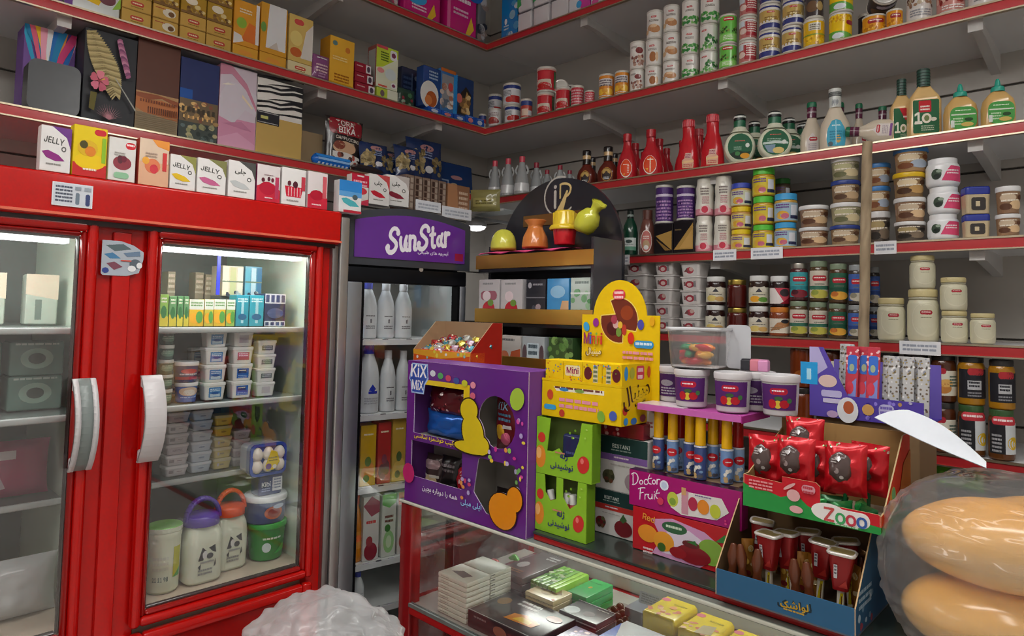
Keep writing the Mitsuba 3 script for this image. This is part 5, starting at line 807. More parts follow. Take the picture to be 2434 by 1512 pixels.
yc, hw, h = -1.164, 0.036, 0.092; LW('purple_pouch', pillow(2 * hw, h, .03, '7c4474', [('b', .2, .88, .6, 1, .1, 'd8d0dc'), ('b', .16, .6, .66, 3, .12, 'd8b8c0'), ('b', .3, .26, .4, 2, .1, 'b48ab0')], seed=3), 'mat_gloss', yc, Y2, 'small purple pouch between yellow cartons', 'pouch', GC, off=.02)
yc, hw, h = -1.079, 0.051, 0.18; LW('yellow_carton', carton(2 * hw, .07, h, 'dca836', [('e', .2, .86, .1, .05, '5a7a7a'), ('rr', .62, .72, .82, .84, 'c0702c', .2), ('b', .12, .6, .6, 2, .05, 'ecd088'), ('b', .2, .24, .6, 3, .06, '9a5a14'), ('r', 0, 0, 1, .06, 'c4941c')], faces={'x-': 'b47c1c'}), 'mat_card', yc, Y2, 'plain yellow carton beside the purple pouch', 'box', GC)
for l, (a) in enumerate(((-0.977, 0.043, 0.042), (-0.983, 0.039, 0.045), (-0.988, 0.035, 0.039))):
    LW('maroon_carton', carton(2 * a[1], .07, .037, '8a2030', [('r', .68, .08, 1, .92, 'd8d4d8'), ('e', .84, .5, .1, .3, '4a3a4a'), ('b', .1, .7, .4, 1, .2, 'c8a0a4')]), 'mat_card', a[0], Y2 + l * .038, f'{LEV[3][l]} small maroon carton', 'box', GC)
yc, hw, h = -0.875, 0.049, 0.056; LW('tea_carton', carton(2 * hw, .07, .042, 'b0c444', [('r', .5, 0, 1, 1, 'd8dcc8'), ('e', .26, .5, .1, .3, '6a5a5a')]), 'mat_card', yc, Y2, 'flat green and white carton under the tall herbal carton', 'box', GC)
yc, hw, h = -0.879, 0.051, 0.243; LW('tea_carton', carton(2 * hw, .06, .165, 'd4d8c0', [('p', [(0, .45), (.3, .5), (1, .8), (1, 1), (0, 1)], 'b8cc3c'), ('rr', .62, .72, .94, .96, 'e0e0e4', .1), ('e', .78, .84, .1, .06, '7a3a5a'), ('b', .2, .86, .36, 4, .06, '4a5a1c'), ('e', .66, .36, .26, .14, 'c8d4d4'), ('e', .2, .4, .16, .06, 'd88a8a'), ('r', 0, .93, .5, 1, 'c04a54'), ('rr', .68, .04, .94, .18, 'e0e0e4', .1), ('e', .8, .11, .08, .04, '7a3a5a'), ('r', .1, .02, .5, .06, 'c85a4a')], side=[('r', .1, .1, .9, .9, '9a9a94')], faces={'x-': '8a4a44'}), 'mat_card', yc, Y2 + .0435, 'tall white and lime green herbal carton', 'box', GC)
yc, hw, h = -0.906, 0.027, 0.194; LW('tea_carton', carton(.07, .06, .15, '8a8a86', [('r', .1, .1, .9, .9, 'a4a4a0'), ('r', .2, .85, .7, .98, '5a3038')]), 'mat_card', yc - .01, Y2 + .0, 'grey carton standing behind the maroon cartons', 'box', GC, off=.11)
yc, hw, h = -0.772, 0.049, 0.077; LW('spice_pack', pillow(2 * hw, h, .03, '1f3a2c', [('dots', .1, .1, .9, .7, 8, .1, ['7a2a34', '3a6a4a', '8aa090'], 3)], seed=8), 'mat_gloss', yc, Y2, 'small dark green pack between the herbal carton and the pasta', 'pack', GC, off=.04)
GP = 'pasta on the left wall shelf below the highest'
NAVY = '1c2c54'
yc, hw, h = -0.689, 0.052, 0.235; LW('pasta_pack', carton(2 * hw, .08, .2, '1a2440', [('r', .5, .1, .56, .9, '4a5a74'), ('b', .1, .8, .4, 4, .1, '3a4a6a'), ('dots', .6, .1, .95, .9, 8, .05, ['6a7080', '2a3860'], 2)], bev=.004), 'mat_gloss', yc, Y2, 'dark navy pasta pack set back in the shadow', 'pack', GP, off=.11)
yc, hw, h = -0.652, 0.048, 0.194; LW('pasta_pack', carton(2 * hw, .05, .17, '23427e', [('g', oval(.35, .3, .5, .34), 'dcdcd8'), ('e', .46, .2, .3, .2, 'a8562c'), ('e', .3, .16, .2, .12, 'c87a44'), ('b', .3, .9, .5, 3, .08, '9ab0cc')], bev=.004), 'mat_gloss', yc, Y2 + .024, 'blue pasta pack with a white plate of pasta', 'pack', GP)
yc, hw, h = -0.567, 0.042, 0.244; LW('pasta_pack', carton(2 * hw, .05, .185, '3a6ea4', [('r', .1, .1, .86, .86, '8a8c92'), ('dots', .1, .1, .85, .6, 16, .07, ['c8b8b0', '9a6a54', 'd8d4d0', '5a6a7a'], 5), ('r', .86, 0, 1, 1, '2f8ad0'), ('r', 0, .92, 1, 1, 'b8642c'), ('e', .66, .6, .16, .1, 'c04a4a')], bev=.004), 'mat_gloss', yc, Y2 + .024, 'pale blue pasta pack with an orange top edge', 'pack', GP)
yc, hw, h = -0.471, 0.054, 0.254; LW('pasta_pack', carton(2 * hw, .05, .175, '1f3766', [('p', [(.1, .05), (.75, .05), (.85, .6), (.55, .78), (.3, .6)], '2a2420'), ('p', [(.3, .1), (.7, .08), (.8, .5), (.6, .66)], 'b08a4c'), ('dots', .3, .1, .75, .6, 10, .06, ['d8c08a', '7a5a34'], 4), ('e', .2, .44, .16, .12, 'c86a64'), ('r', 0, 0, .08, 1, '2f8ad0')], bev=.004), 'mat_gloss', yc, Y2 + .024, 'navy pasta pack with a golden pasta picture', 'pack', GP)
for i, (a, b_) in enumerate(((-0.678, -0.609), (-0.606, -0.539), (-0.536, -0.471), (-0.468, -0.416), (-0.414, -0.36))):
    LW('blue_carton', carton(b_ - a - .001, .055, .0235 if i < 3 else .036, '1f4ea8', [('e', .5, .45, .28, .3, 'c8787c' if i % 2 else 'b8c4d8'), ('b', .2, .9, .6, 1, .14, '8ab0dc')]), 'mat_card', (a + b_) / 2, Y2, f'{ORD[i]} small blue carton in the row at the shelf corner', 'box', GP, off=.006)

# gift box shelf
GB = 'tall gift boxes above the red fridge'
def gift(px, h_, d, col, items, label, side=None, off=.02, hh=None):
    yc, hw, h = px; LW('gift_box', carton(2 * hw, d, hh or h, col, items, faces={'x-': side or col}, bev=.002), 'mat_card', yc, Y3, label, 'box', GB, off=off)
rs = random.Random(4)
rib = []
for k in range(30):
    x = (k * .37) % 1.0; w_ = rs.uniform(.05, .1); cx_ = .5 + (x - .5) * .25; bow = rs.uniform(-.1, .12)
    c_ = ['2f9ac0', 'd88a3c', 'd8607c', 'e4e4e6', '4a2a7a', 'e8bc2c', '2468b0', 'c83a72', 'e8a0b4', '1f7aa8'][k % 10]
    L_ = [(cx_ + (x - cx_) * s_ ** 1.6 + bow * math.sin(math.pi * s_), .3 + .7 * s_, w_ * (.25 + .75 * s_)) for s_ in np.linspace(0, 1, 8)]
    rib.append(('p', [(min(max(a - w, 0), 1), b_) for a, b_, w in L_] + [(min(max(a + w, 0), 1), b_) for a, b_, w in L_[::-1]], c_))
gift((-1.952, 0.061, 0.253), 0, .09, '6a4a8a', rib, 'gift box covered in multicoloured curved ribbons', off=.1)
m = M().prism(unit(rrect(-.5, 0, .5, 1, .16), 2 * .06, 0.139), .06, '2a2c30', bev=0)
LW('dark_case', m, 'mat_plastic', -1.954, Y3, 'dark rounded case standing in front of the ribbon print gift box', 'case')
fl = [('p', [(.05, .98), (.3, .9), (.5, .55), (.62, .3), (.45, .35), (.2, .6)], '6a6040')]
for k in range(34):
    t = k / 34; x, y = .1 + .5 * t, .97 - .66 * t; s_ = math.sin(math.pi * (.12 + .8 * t)); c_ = ['a89a6a', '8a7c50', 'b8a878'][k % 3]
    fl.append(('p', [(x, y), (x - .22 * s_, y - .01 - .05 * t), (x - .18 * s_, y - .035 - .04 * t), (x + .01, y - .016)], c_)); fl.append(('p', [(x, y), (x + .3 * s_, y + .02 - .05 * t), (x + .26 * s_, y - .008 - .05 * t), (x + .01, y - .016)], c_))
for k in range(16): t = k / 16; x, y = .62 + .2 * t, .92 - .4 * t; fl.append(('e', x, y, .1 * math.sin(math.pi * (.15 + .8 * t)), .03, ['9a5a7c', 'b47a94', '7a4468'][k % 3], -50))
fl += [('p', [(.55, .5), (.57, .5), (.98, .2), (.97, .18)], '9a9c94'), ('p', [(.1, .12), (.2, .1), (.24, .3), (.12, .3)], '5a5420')]
for k in range(5):
    a = k * 72 + 10; fl.append(('p', [(.27 + r_ * math.cos(math.radians(a + d_)) * .9, .43 + r_ * .58 * math.sin(math.radians(a + d_))) for r_, d_ in ((.02, 0), (.13, -34), (.19, -24), (.2, -8), (.185, 3), (.2, 14), (.17, 30), (.1, 38))], ['cc6a7c', 'd87c8c', 'c46074', 'd0728a', 'bc5a70'][k]))
fl += [('e', .27, .43, .035, .02, '9a3a4c'), ('p', [(.27, .43), (.36, .47), (.37, .455)], 'd8b04c')]
for k in range(15): a = math.radians(20 + k * 10); fl.append(('p', [(.46, .03), (.48, .03), (.47 + .3 * math.cos(a), .04 + .16 * math.sin(a))], 'b07a84'))
gift((-1.822, 0.067, 0.264), 0, .09, '2c2e32', fl, 'black gift box with a golden fern and pink flower print')
ct = [('r', 0, .42, 1, 1, '57362c'), ('r', 0, .0, 1, .42, 'a8845c'), ('r', 0, .0, 1, .2, '8a7a60'), ('p', [(0, .24), (.2, .2), (1, .16), (1, .32), (.6, .36), (.3, .34), (0, .36)], 'b06c40'), ('p', [(0, .36), (.3, .34), (.6, .38), (1, .32), (1, .38), (.5, .41), (0, .4)], '8a4c30')]
for k in range(14): ct += [('r', .28 + k * .05, .2, .305 + k * .05, .27, '5a2c1c'), ('r', .1 + k * .06, .31, .13 + k * .06, .34, '6a3422')]
for k in range(9): ct.append(('r', .02, .02 + k * .02, .98, .025 + k * .02, '756850'))
gift((-1.695, 0.059, 0.282), 0, .09, '4a2c22', ct, 'brown gift box with a sepia old town print', side='2e1c18')
bt = [('r', 0, .5, 1, 1, '26305e'), ('r', 0, .5, .32, .62, '22509a'), ('r', 0, 0, 1, .5, '6a5a44'), ('r', 0, 0, 1, .22, '3c4440'), ('dots', .02, .02, .98, .2, 22, .03, ['8a8a64', '5a6a6a', 'a8a07a', '2a3432'], 3), ('dots', .02, .24, .98, .48, 26, .03, ['9a7c50', '4a3a2c', 'b8945c', '7a4a3a', 'd8b478'], 7)]
for k in range(7): bt += [('r', .06 + k * .13, .34, .13 + k * .13, .4, '3a3428'), ('r', .1 + k * .12, .26, .14 + k * .12, .3, 'd8b070')]
gift((-1.575, 0.058, 0.255), 0, .09, '262c50', bt, 'blue gift box with a harbour town print')
pm = [('r', 0, 0, 1, .36, 'c78aa6'), ('p', [(0, .36), (.4, .3), (.7, .5), (1, .44), (1, .7), (.6, .8), (.2, .8), (0, .6)], 'c9c2cc'), ('p', [(0, .86), (.3, .9), (.7, .74), (1, .5), (1, .56), (.72, .82), (.3, 1), (0, 1)], 'c08298'), ('p', [(.02, .74), (.2, .78), (.4, .78), (.2, .755)], 'e4dcd0'), ('p', [(.6, .68), (.9, .54), (.88, .52), (.6, .64)], 'e0d0b8'), ('p', [(.0, .1), (.5, .2), (1, .08), (1, 0), (0, 0)], 'd09ab4'), ('p', [(.1, .28), (.6, .34), (.9, .24), (.5, .26)], 'b87a98')]
gift((-1.453, 0.061, 0.269), 0, .085, 'c8bcc8', pm, 'pink and white marbled gift box', side='c48aa4')
zb = [('r', 0, 0, 1, .5, 'b89a58')]
for k in range(8):
    yy = .53 + k * .065; q = (k * 37 % 10) / 10
    zb.append(('p', [(0, yy), (.25, yy + .03), (.5, yy + .01 + .02 * q), (.8, yy + .07), (1, yy + .06), (1, yy + .1 + .02 * q), (.75, yy + .105), (.5, yy + .035 + .03 * q), (.25, yy + .055), (0, yy + .03)][: 10] if k % 3 else [(.2, yy), (.6, yy + .03), (1, yy + .04), (1, yy + .07), (.7, yy + .06), (.4, yy + .03)], '1e1e22'))
zb.append(('r', 0, 1, 1, 1.2, 'd8d6d0')) if False else None
zb += [('r', 0, .4, .48, .56, '26262c'), ('r', .02, .41, .46, .42, 'a8a8a8'), ('r', .02, .54, .46, .55, 'a8a8a8'), ('r', .08, .46, .24, .5, 'b8b870')]
gift((-1.308, 0.082, 0.26), 0, .085, 'd8d6d0', zb, 'zebra striped and gold gift box with a black label')
yc, hw, h = -1.134, 0.039, 0.133; LW('gift_box', carton(2 * hw + .03, .08, h + .01, '9a8466', []), 'mat_card', yc, Y3, 'plain tan box set back to the right of the zebra box', 'box', GB, off=.13)
# soft packs
yc, hw, h = -1.018, 0.083, 0.209
LW('coffee_pouch', pillow(2 * hw, h, .05, '231d1c', [('rr', .06, .68, .94, .98, '8a222c', .1), ('dots', .02, .5, .98, .98, 26, .02, ['6a5a50', '9a8a7a'], 3), ('t', 'TORA', .46, .84, .1, 'e8e0dc', 'c', 0, .6), ('t', 'BIKA', .5, .71, .11, 'f0ecea', 'c', 0, .6), ('t', 'CAPPUCCINO', .52, .58, .055, 'd8d0c8', 'c', -4, .7), ('e', .44, .44, .3, .12, 'c8a484'), ('e', .3, .48, .14, .08, '7a3a2c'), ('p', [(.14, 0), (.9, .02), (.86, .3), (.5, .36), (.14, .36)], 'd8d4d0'), ('dots', .16, .04, .86, .32, 16, .04, ['4a2a24', '8a4a3c', '2a1a18', 'b03a3a'], 5)], seed=2, n=18), 'mat_gloss', yc, Y3, 'black and red coffee pouch leaning back in the corner shelf', 'pouch', off=.085)
m = M().lathe([('1b62bc', [(.0, 0), (.006, .001), (.02, .012), (.021, .02), (.021, .14), (.02, .148), (.006, .159), (0, .16)])], 18)
curved(m, [(.0212, 0), (.0212, .16)], [('r', 0, .02, .36, .98, '2c86d8'), ('r', .4, .06, .55, .94, '8ab8e8'), ('b', .7, .9, .2, 8, .11, 'd0e0f0')], .055, .15, .005)
m.tf(T().rotate([0, 1, 0], 90))
one('biscuit_roll', m, 'mat_gloss', 'shiny blue biscuit roll lying at the shelf front', 'pack', at(.328, -1.013 - .165, Y3 + .0225, 92))
one('foil_pack', pillow(.13, .06, .03, '241c1e', [('b', .2, .7, .6, 2, .2, '4a3034')], seed=5).tf(T().rotate([1, 0, 0], -78)), 'mat_gloss', 'dark flat foil pack lying beside the coffee pouch', 'pack', at(.338, -0.938, Y3 + .019, 90))
GN = 'navy pasta bags at the shelf corner'
pz = [('r', .4, 0, .62, 1, '16264c'), ('e', .5, .78, .2, .08, 'a87a7c'), ('b', .36, .7, .3, 3, .06, '8a98b8'), ('e', .2, .45, .2, .22, '8a7c58'), ('dots', .03, .2, .4, .7, 22, .05, ['b09c70', '6a5a38', 'a08c60'], 4), ('dots', .66, .2, .97, .6, 14, .05, ['8a7c58', '6a5a38'], 6), ('e', .52, .3, .12, .08, 'd8d8dc')]
for i, (px_, tilt, rz, o, nm) in enumerate((((-0.897, 0.065, 0.134), 12, 0, .045, 'lower pasta bag beside the coffee pouch'), ((-0.763, 0.088, 0.127), 15, 6, .11, 'pasta bag in the middle of the navy heap'), ((-0.74, 0.063, 0.137), 10, 0, .04, 'pasta bag with a clear window at the front of the heap'), ((-0.609, 0.088, 0.184), 6, -4, .10, 'tall navy pasta bag with a pale logo'))):
    yc, hw, h = px_; LW('pasta_bag', pillow(2.1 * hw, h * (1.02 + .05 * (i % 2)), .05, '1c2e58', pz, seed=20 + i, wr=.012).tf(T().rotate([1, 0, 0], -tilt)), 'mat_gloss', yc, Y3 + .004 + .006 * i, 'navy ' + nm if 'navy' not in nm else nm, 'bag', GN, off=o, rz=rz)
yc, hw, h = -0.411, 0.15, 0.177
LW('navy_pack', carton(2 * hw, .04, h * .95, '1a3566', [('e', .22, .72, .14, .07, 'b08084'), ('e', .66, .6, .12, .06, 'b08084'), ('e', .12, .44, .08, .1, 'c8943c'), ('r', .3, .34, .5, .5, '8a9cb8'), ('r', .33, .38, .47, .46, '2a4470'), ('e', .6, .36, .08, .08, 'b09a80')], bev=.006).tf(T().rotate([1, 0, 0], -6)), 'mat_gloss', yc, Y3 - .0, 'broad dark blue pack leaning in the corner left of the vinegar', 'pack', off=.17)
yc, hw, h = -0.413, 0.058, 0.086

# jelly cartons along the top of the red fridge
GJ = 'jelly cartons on top of the red fridge'
ZF = ZT + .0008
def jelly(px_, items, col, label, rz=0, X=.712, z=ZF, side=None):
    yc, hw, h = px_; LW('jelly_carton', carton(2 * hw - .002, .032, h, col, items, faces={'x-': side or col}), 'mat_card', yc, z, label, 'box', GJ, X=X, rz=rz)
W_ = 'dedcda'
jl = lambda c, word, c2='5a6a3a': [('p', [(.35, 1), (1, 1), (1, .5), (.85, .78)], c2), ('t' if word == 'JELLY' else 'a', word, .42, .62, .13 if word == 'JELLY' else .17, '4a4a48', 'c', -6, .66), ('g', oval(.76, .52, .08, .06).difference(oval(.76, .52, .05, .035)), '5a5a58'), ('p', [(.05, .42), (.25, .46), (.6, .38), (.8, .26), (.5, .24), (.2, .3)], c), ('b', .2, .18, .5, 1, .06, '8a8884')]
bl = lambda c, c2, b_: [('rr', .6, .76, .98, .92, 'c42a34', .3), ('b', .64, .88, .3, 1, .08, 'f0dcdc'), ('e', .5, .42, .34, .16, c), ('e', .42, .5, .1, .1, '5a2a34'), ('e', .56, .52, .09, .08, c2), ('b', .2, .66, .4, 2, .05, '9a9690')] + b_
rd = [('p', [(0, 0), (1, 0), (1, .34), (.7, .5), (.4, .52), (0, .4)], 'c0283c'), ('e', .45, .36, .34, .18, 'b01a34'), ('r', .78, .1, .94, .7, 'b03a5a'), ('e', .26, .58, .07, .06, '5a1c2c'), ('e', .5, .62, .06, .06, '4a1c2c'), ('e', .66, .6, .06, .06, '6a2434'), ('b', .3, .74, .4, 1, .05, '9a8488'), ('b', .34, .12, .34, 1, .06, 'ecd0d4')]
JX = [(-2.019, 0.03, 0.103), (-1.952, 0.035, 0.118), (-1.885, 0.03, 0.104), (-1.815, 0.035, 0.115), (-1.746, 0.032, 0.088), (-1.674, 0.038, 0.091), (-1.594, 0.038, 0.1), (-1.519, 0.035, 0.103), (-1.443, 0.038, 0.107), (-1.367, 0.033, 0.109)]
jelly(JX[0], jl('8a2f7c', 'JELLY', '6a3a84'), W_, 'white jelly carton with a purple slice at the left end of the row')
jelly(JX[1], [('r', 0, 0, 1, .26, 'c02a2c'), ('e', .5, .3, .46, .16, 'e8c41c'), ('rr', .6, .84, .96, .96, 'c42a34', .3), ('e', .42, .56, .3, .16, 'd8b028'), ('e', .3, .62, .12, .08, '4a4420'), ('r', .84, .3, .96, .8, '8ab82c'), ('e', .5, .5, .16, .1, 'd8802c'), ('b', .3, .16, .4, 1, .07, 'ecd8c8')], 'e0c41c', 'yellow and red pineapple jelly carton')
jelly(JX[2], bl('8a3a44', '6a2434', [('rr', .2, .06, .76, .2, '8ab894', .4)]), 'd8d6d2', 'pale jelly carton with dark berries and a green band')
jelly(JX[3], [('r', 0, 0, 1, .5, 'd8a888'), ('p', [(.4, 1), (1, 1), (1, .8), (.6, .86)], 'e0903c'), ('e', .45, .42, .26, .16, 'd87a54'), ('e', .5, .36, .14, .1, 'c83a44'), ('e', .22, .52, .12, .08, 'e0a03c'), ('r', .78, .34, .92, .74, 'c83a3c'), ('b', .2, .7, .4, 2, .06, 'a89080')], 'd8c0a8', 'peach coloured jelly carton', side='a8382c')
jelly(JX[4], jl('d8b428', 'JELLY', '8a8a4a'), W_, 'white jelly carton with a yellow slice')
jelly(JX[5], jl('c0608c', 'JELLY', '7a7a4a'), W_, 'white jelly carton with a pink slice')
jelly(JX[6], jl('b8bcbc', 'jeli', '4a4a48'), W_, 'white and grey jelly carton with dark handwriting')
jelly(JX[7], rd, 'd8d0d0', 'red jelly carton with a pink flap, first of the red ones', side='8a2a5a')
jelly(JX[8], [('p', [(.2, .22), (.8, .22), (.88, .5), (.12, .5)], 'c0283c')] + [('r', .26 + k * .12, .24, .3 + k * .12, .48, 'e0a0a8') for k in range(5)] + [('e', .3, .58, .07, .07, '5a2430'), ('e', .55, .56, .1, .09, '4a1c28'), ('r', .8, .42, .96, .8, 'b83a48'), ('b', .2, .14, .5, 1, .06, '9a9490')], W_, 'white jelly carton with a red striped bowl')
jelly(JX[9], [('p', [(0, 0), (1, 0), (1, .3), (.6, .46), (0, .36)], 'c0283c'), ('e', .45, .36, .34, .14, 'a81a30'), ('r', .74, .3, .94, .9, 'c85a64'), ('b', .2, .12, .5, 1, .06, 'ecd0d4')], 'd8d0d0', 'red jelly carton next to the blue one')
XS = .585
jelly((-1.248, 0.041, 0.1), [('r', 0, .66, 1, 1, '2f7ec4'), ('r', 0, .5, 1, .66, '5a9ad0'), ('p', [(.1, .42), (.3, .46), (.7, .36), (.9, .22), (.5, .2), (.2, .3)], '4aa8b0'), ('e', .7, .5, .12, .08, '4a5a60'), ('r', .2, 0, 1, .08, 'b02a3a')], 'dadcdc', 'blue topped jelly carton at the fridge corner', X=.70, z=1.849, rz=0)
jelly((-1.149, 0.034, 0.101), [('r', 0, .6, 1, 1, 'b8243c'), ('b', .1, .8, .8, 2, .12, 'e0a8b8'), ('e', .5, .46, .4, .12, 'c83a48'), ('p', [(.1, 0), (1, 0), (1, .22)], 'b8344a'), ('r', .3, .92, .7, .97, 'e8d8dc')], 'd8d4d0', 'red and white jelly carton right of the blue topped one', X=.6, z=1.897)
jelly((-1.066, 0.042, 0.104), jl('b82838', 'jeli', 'c04a4c'), W_, 'white jelly carton with red handwriting, second from the right', X=.59, z=1.908)
jelly((-0.976, 0.048, 0.108), jl('7a2434', 'jeli', 'b8b0ac'), W_, 'white jelly carton with dark handwriting at the right end', X=.57, z=1.918, rz=-6)
# chocolate packs on the drinks fridge
ZC = 1.915
GK = 'chocolate packs on the drinks fridge'
for i, (a, b_) in enumerate(((-0.937, -0.896), (-0.894, -0.858), (-0.855, -0.82), (-0.818, -0.784), (-0.781, -0.744))):
    w = b_ - a; m = carton(w - .001, .09, 0.127, '6a564a', [('r', .06, .02, .94, .98, '7a685c')] + [x for r in range(5) for x in (('r', .12, .06 + r * .18, .46, .2 + r * .18, '3a2c26'), ('r', .54, .06 + r * .18, .88, .2 + r * .18, '9c8e82'))], top_items=[('r', .1, .1, .9, .9, '8a8480')])
    one('chocolate_pack', m, 'mat_gloss', f'{ORD[i]} brown chocolate pack of the row on the drinks fridge', 'pack', at(.56, (a + b_) / 2, ZC, 90), GK)
a, b_ = -0.736, -0.623
one('wafer_pack', carton(b_ - a, .09, 0.122, '8a6248', [('p', [(0, 0), (.5, 0), (.4, 1), (0, 1)], 'a87a58'), ('b', .5, .8, .4, 4, .16, 'c8b09a')], top_items=[('r', .2, .2, .8, .8, 'c09a6a')]), 'mat_gloss', 'orange brown wafer pack right of the chocolate packs', 'pack', at(.56, (a + b_) / 2, 1.917, 90))
qa, qb = 0.455, 0.585
one('olive_pack', pillow(qb - qa, .09, .03, '8a8450', [('r', .1, .2, .9, .6, 'a49c60'), ('b', .2, .5, .6, 2, .12, '6a6434')], seed=11), 'mat_gloss', 'small olive yellow pack right of the wafer pack', 'pack', at((qa + qb) / 2, -.5, 1.963, 30))
def card(y0, y1, z0, z1, label, X=.578):
    m = M().box((-(y1 - y0) / 2, 0, 0), ((y1 - y0) / 2, .001, z1 - z0), 'dcdfe6'); m.prn([('b', .1, .7, .8, 2, .3, 'aab0bc')], front(-(y1 - y0) / 2, 0, 0), y1 - y0, z1 - z0); one('price_tag', m, 'mat_card', label, 'price tag', at(X, (y0 + y1) / 2, z0, 90), 'paper price tags on the shelf edges')
card(-0.901, -0.783, 1.914, 1.953, 'white price card in front of the brown chocolate packs')
card(-0.777, -0.628, 1.904, 1.946, 'white price card in front of the wafer pack')

# ---------------------------------------------------------------- inside the red fridge
ZF_ = [z + .003 for z in SZ]; ZFL = zd0 + .002
def FI(name, kind, q, z, label, cat, group=None, X=.56, rz=90):
    k = K[kind]; y, r, h = q; s = r / k.r; thing(name, k.parts, at(X, y, z, rz, (s, s, h / k.h)), label, cat, group); return z + h
def sqtub(lid, col, items, asp=.8, r=.045, h=.06, lw=1.1):
    rq = rring(asp, .25); b = M().lathe([(col, [(0, 0), (r * .8, 0), (r * .83, .003), (r * .95, h - .011)])], ring=rq)
    l = M().prn(items, lambda u, v, d: np.column_stack([u - r * lw / 2, -(r * asp * (.83 + .12 * (v + .012) / h)) - np.broadcast_to(d, u.shape) - .0008, v + .01]), r * lw, h - .026) if items else None
    c_ = M().lathe([(lid, [(r * .96, h - .012), (r, h - .011), (r, h - .003), (r * .97, h), (0, h)])], ring=rq)
    return Kind(r, h, [('body', b, 'mat_plastic'), ('lid', c_, 'mat_plastic')] + ([('label', l, 'mat_card')] if l else []))
WT = 'd0d4d0'
K['yog_blue'] = sqtub('d8dcd8', WT, [('r', 0, 0, 1, 1, '4a7eb0'), ('b', .1, .85, .8, 2, .16, 'c0d4e4'), ('r', .1, .06, .9, .34, 'b4c8d4'), ('e', .5, .42, .3, .12, '2c4f8a')])
K['yog_navy'] = sqtub('d8dcd8', WT, [('r', 0, 0, 1, 1, '2458a0'), ('r', .1, .5, .8, .9, '1a2e5e'), ('b', .16, .84, .6, 1, .18, 'd8d4c8'), ('b', .1, .3, .8, 2, .16, '8ab0d8')])
K['yog_red'] = sqtub('d8dcd8', WT, [('r', 0, .1, 1, .9, 'b8606a'), ('b', .1, .8, .8, 2, .2, 'e0c4c8')])
K['yog_grey'] = sqtub('d8dcd8', WT, [('r', 0, .2, 1, .8, '5a6464'), ('b', .1, .7, .8, 2, .2, 'a8b0b0')])
K['yog_plain'] = sqtub('d8dcd8', WT, [('r', .1, .1, .9, .9, 'b4b4b6')])
K['cheese_white'] = sqtub('cfcdd0', 'bcb8bc', [('r', .02, .1, .3, .95, '8a8288'), ('r', .36, .1, .95, .95, 'c4bfc2'), ('r', .5, .4, .8, .6, '9a8a90')], r=.05, h=.04, lw=1.4)
K['cheese_blue'] = sqtub('c4ccd4', 'b4c0cc', [('e', .5, .5, .2, .24, '8a98ac'), ('b', .3, .9, .4, 1, .2, 'c8d2da')], r=.05, h=.04, lw=1.4)
K['cheese_yellow'] = sqtub('c8b87a', 'd0b020', [('e', .5, .5, .2, .24, 'a8801c')], r=.05, h=.04, lw=1.4)
K['cheese_pale'] = sqtub('c4bc98', 'c0b070', [('r', .3, .3, .6, .7, '9a9070'), ('r', .1, .1, .24, .9, 'b8b0b8')], r=.05, h=.04, lw=1.4)
K['cheese_pink'] = sqtub('c8c2c4', 'b4acb0', [('r', .1, .1, .9, .9, 'b8b0b6'), ('b', .2, .7, .6, 2, .3, '8a7e86')], r=.05, h=.04, lw=1.4)
K['tub_green'] = tub('c4ccc4', '3a5248', [('e', .5, .5, .4, .3, '6a8a78'), ('b', .2, .8, .6, 2, .2, '9ab4a4')], .045, .05)
K['tub_navy'] = tub('d4d8da', '1e2a5c', [('e', .5, .66, .26, .16, 'b03a4c'), ('r', 0, .1, 1, .3, '8a2c44'), ('b', .2, .5, .6, 1, .16, 'c0c4d4')], .05, .06)
K['tub_bluefood'] = tub('d4d8da', '2a5fa8', [('e', .5, .66, .36, .3, 'c8b4a0'), ('e', .5, .6, .2, .2, 'd8d4cc'), ('b', .2, .3, .6, 1, .12, '8ab0d8')], .05, .06)
GF = 'tubs and packs in the red fridge'
def fstack(name, kinds, q, z, nm, cat='tub', X=.56):
    for l, kd in enumerate(kinds): z = FI(name, kd, q, z + .0004, f'{["bottom", "second lowest", "third lowest", "fourth lowest", "fifth lowest", "sixth lowest", "seventh lowest"][l] if l < len(kinds) - 1 else "top"} {nm}', cat, GF, X)
    return z
A_, B_, C_ = ZF_
fstack('yogurt_tub', ['tub_green'] * 5, (-1.716, 0.019, 0.039), B_, 'dark green tub of the leftmost stack in the fridge', X=.57)
z = FI('yogurt_tub', 'tub_bluefood', (-1.658, 0.03, 0.054), B_, 'round blue tub under the navy and red one', 'tub', GF); FI('yogurt_tub', 'tub_navy', (-1.661, 0.033, 0.056), z + .0005, 'round navy tub with a red print', 'tub', GF)
fstack('yogurt_tub', ['yog_blue'] * 4, (-1.588, 0.031, 0.049), B_, 'square white tub with a blue label, first square stack')
fstack('yogurt_tub', ['yog_navy', 'yog_navy', 'yog_red', 'yog_plain'], (-1.511, 0.031, 0.049), B_, 'square white tub of the second square stack')
fstack('yogurt_tub', ['yog_plain', 'yog_grey', 'yog_grey', 'yog_grey'], (-1.439, 0.03, 0.041), B_, 'smaller square white tub with a grey label at the right')
fstack('yogurt_tub', ['yog_blue'] * 2, (-1.64, 0.022, 0.049), B_, 'white and blue tub at the back behind the navy tub', X=.42)
fstack('yogurt_tub', ['yog_blue'] * 3, (-1.58, 0.022, 0.046), B_, 'white and blue tub at the back between two stacks', X=.42)
fstack('cheese_tub', ['cheese_white', 'cheese_white', 'cheese_pink', 'cheese_white', 'cheese_white', 'cheese_pink'], (-1.633, 0.032, 0.03), C_, 'pale flat tub of the leftmost cheese stack', X=.43)
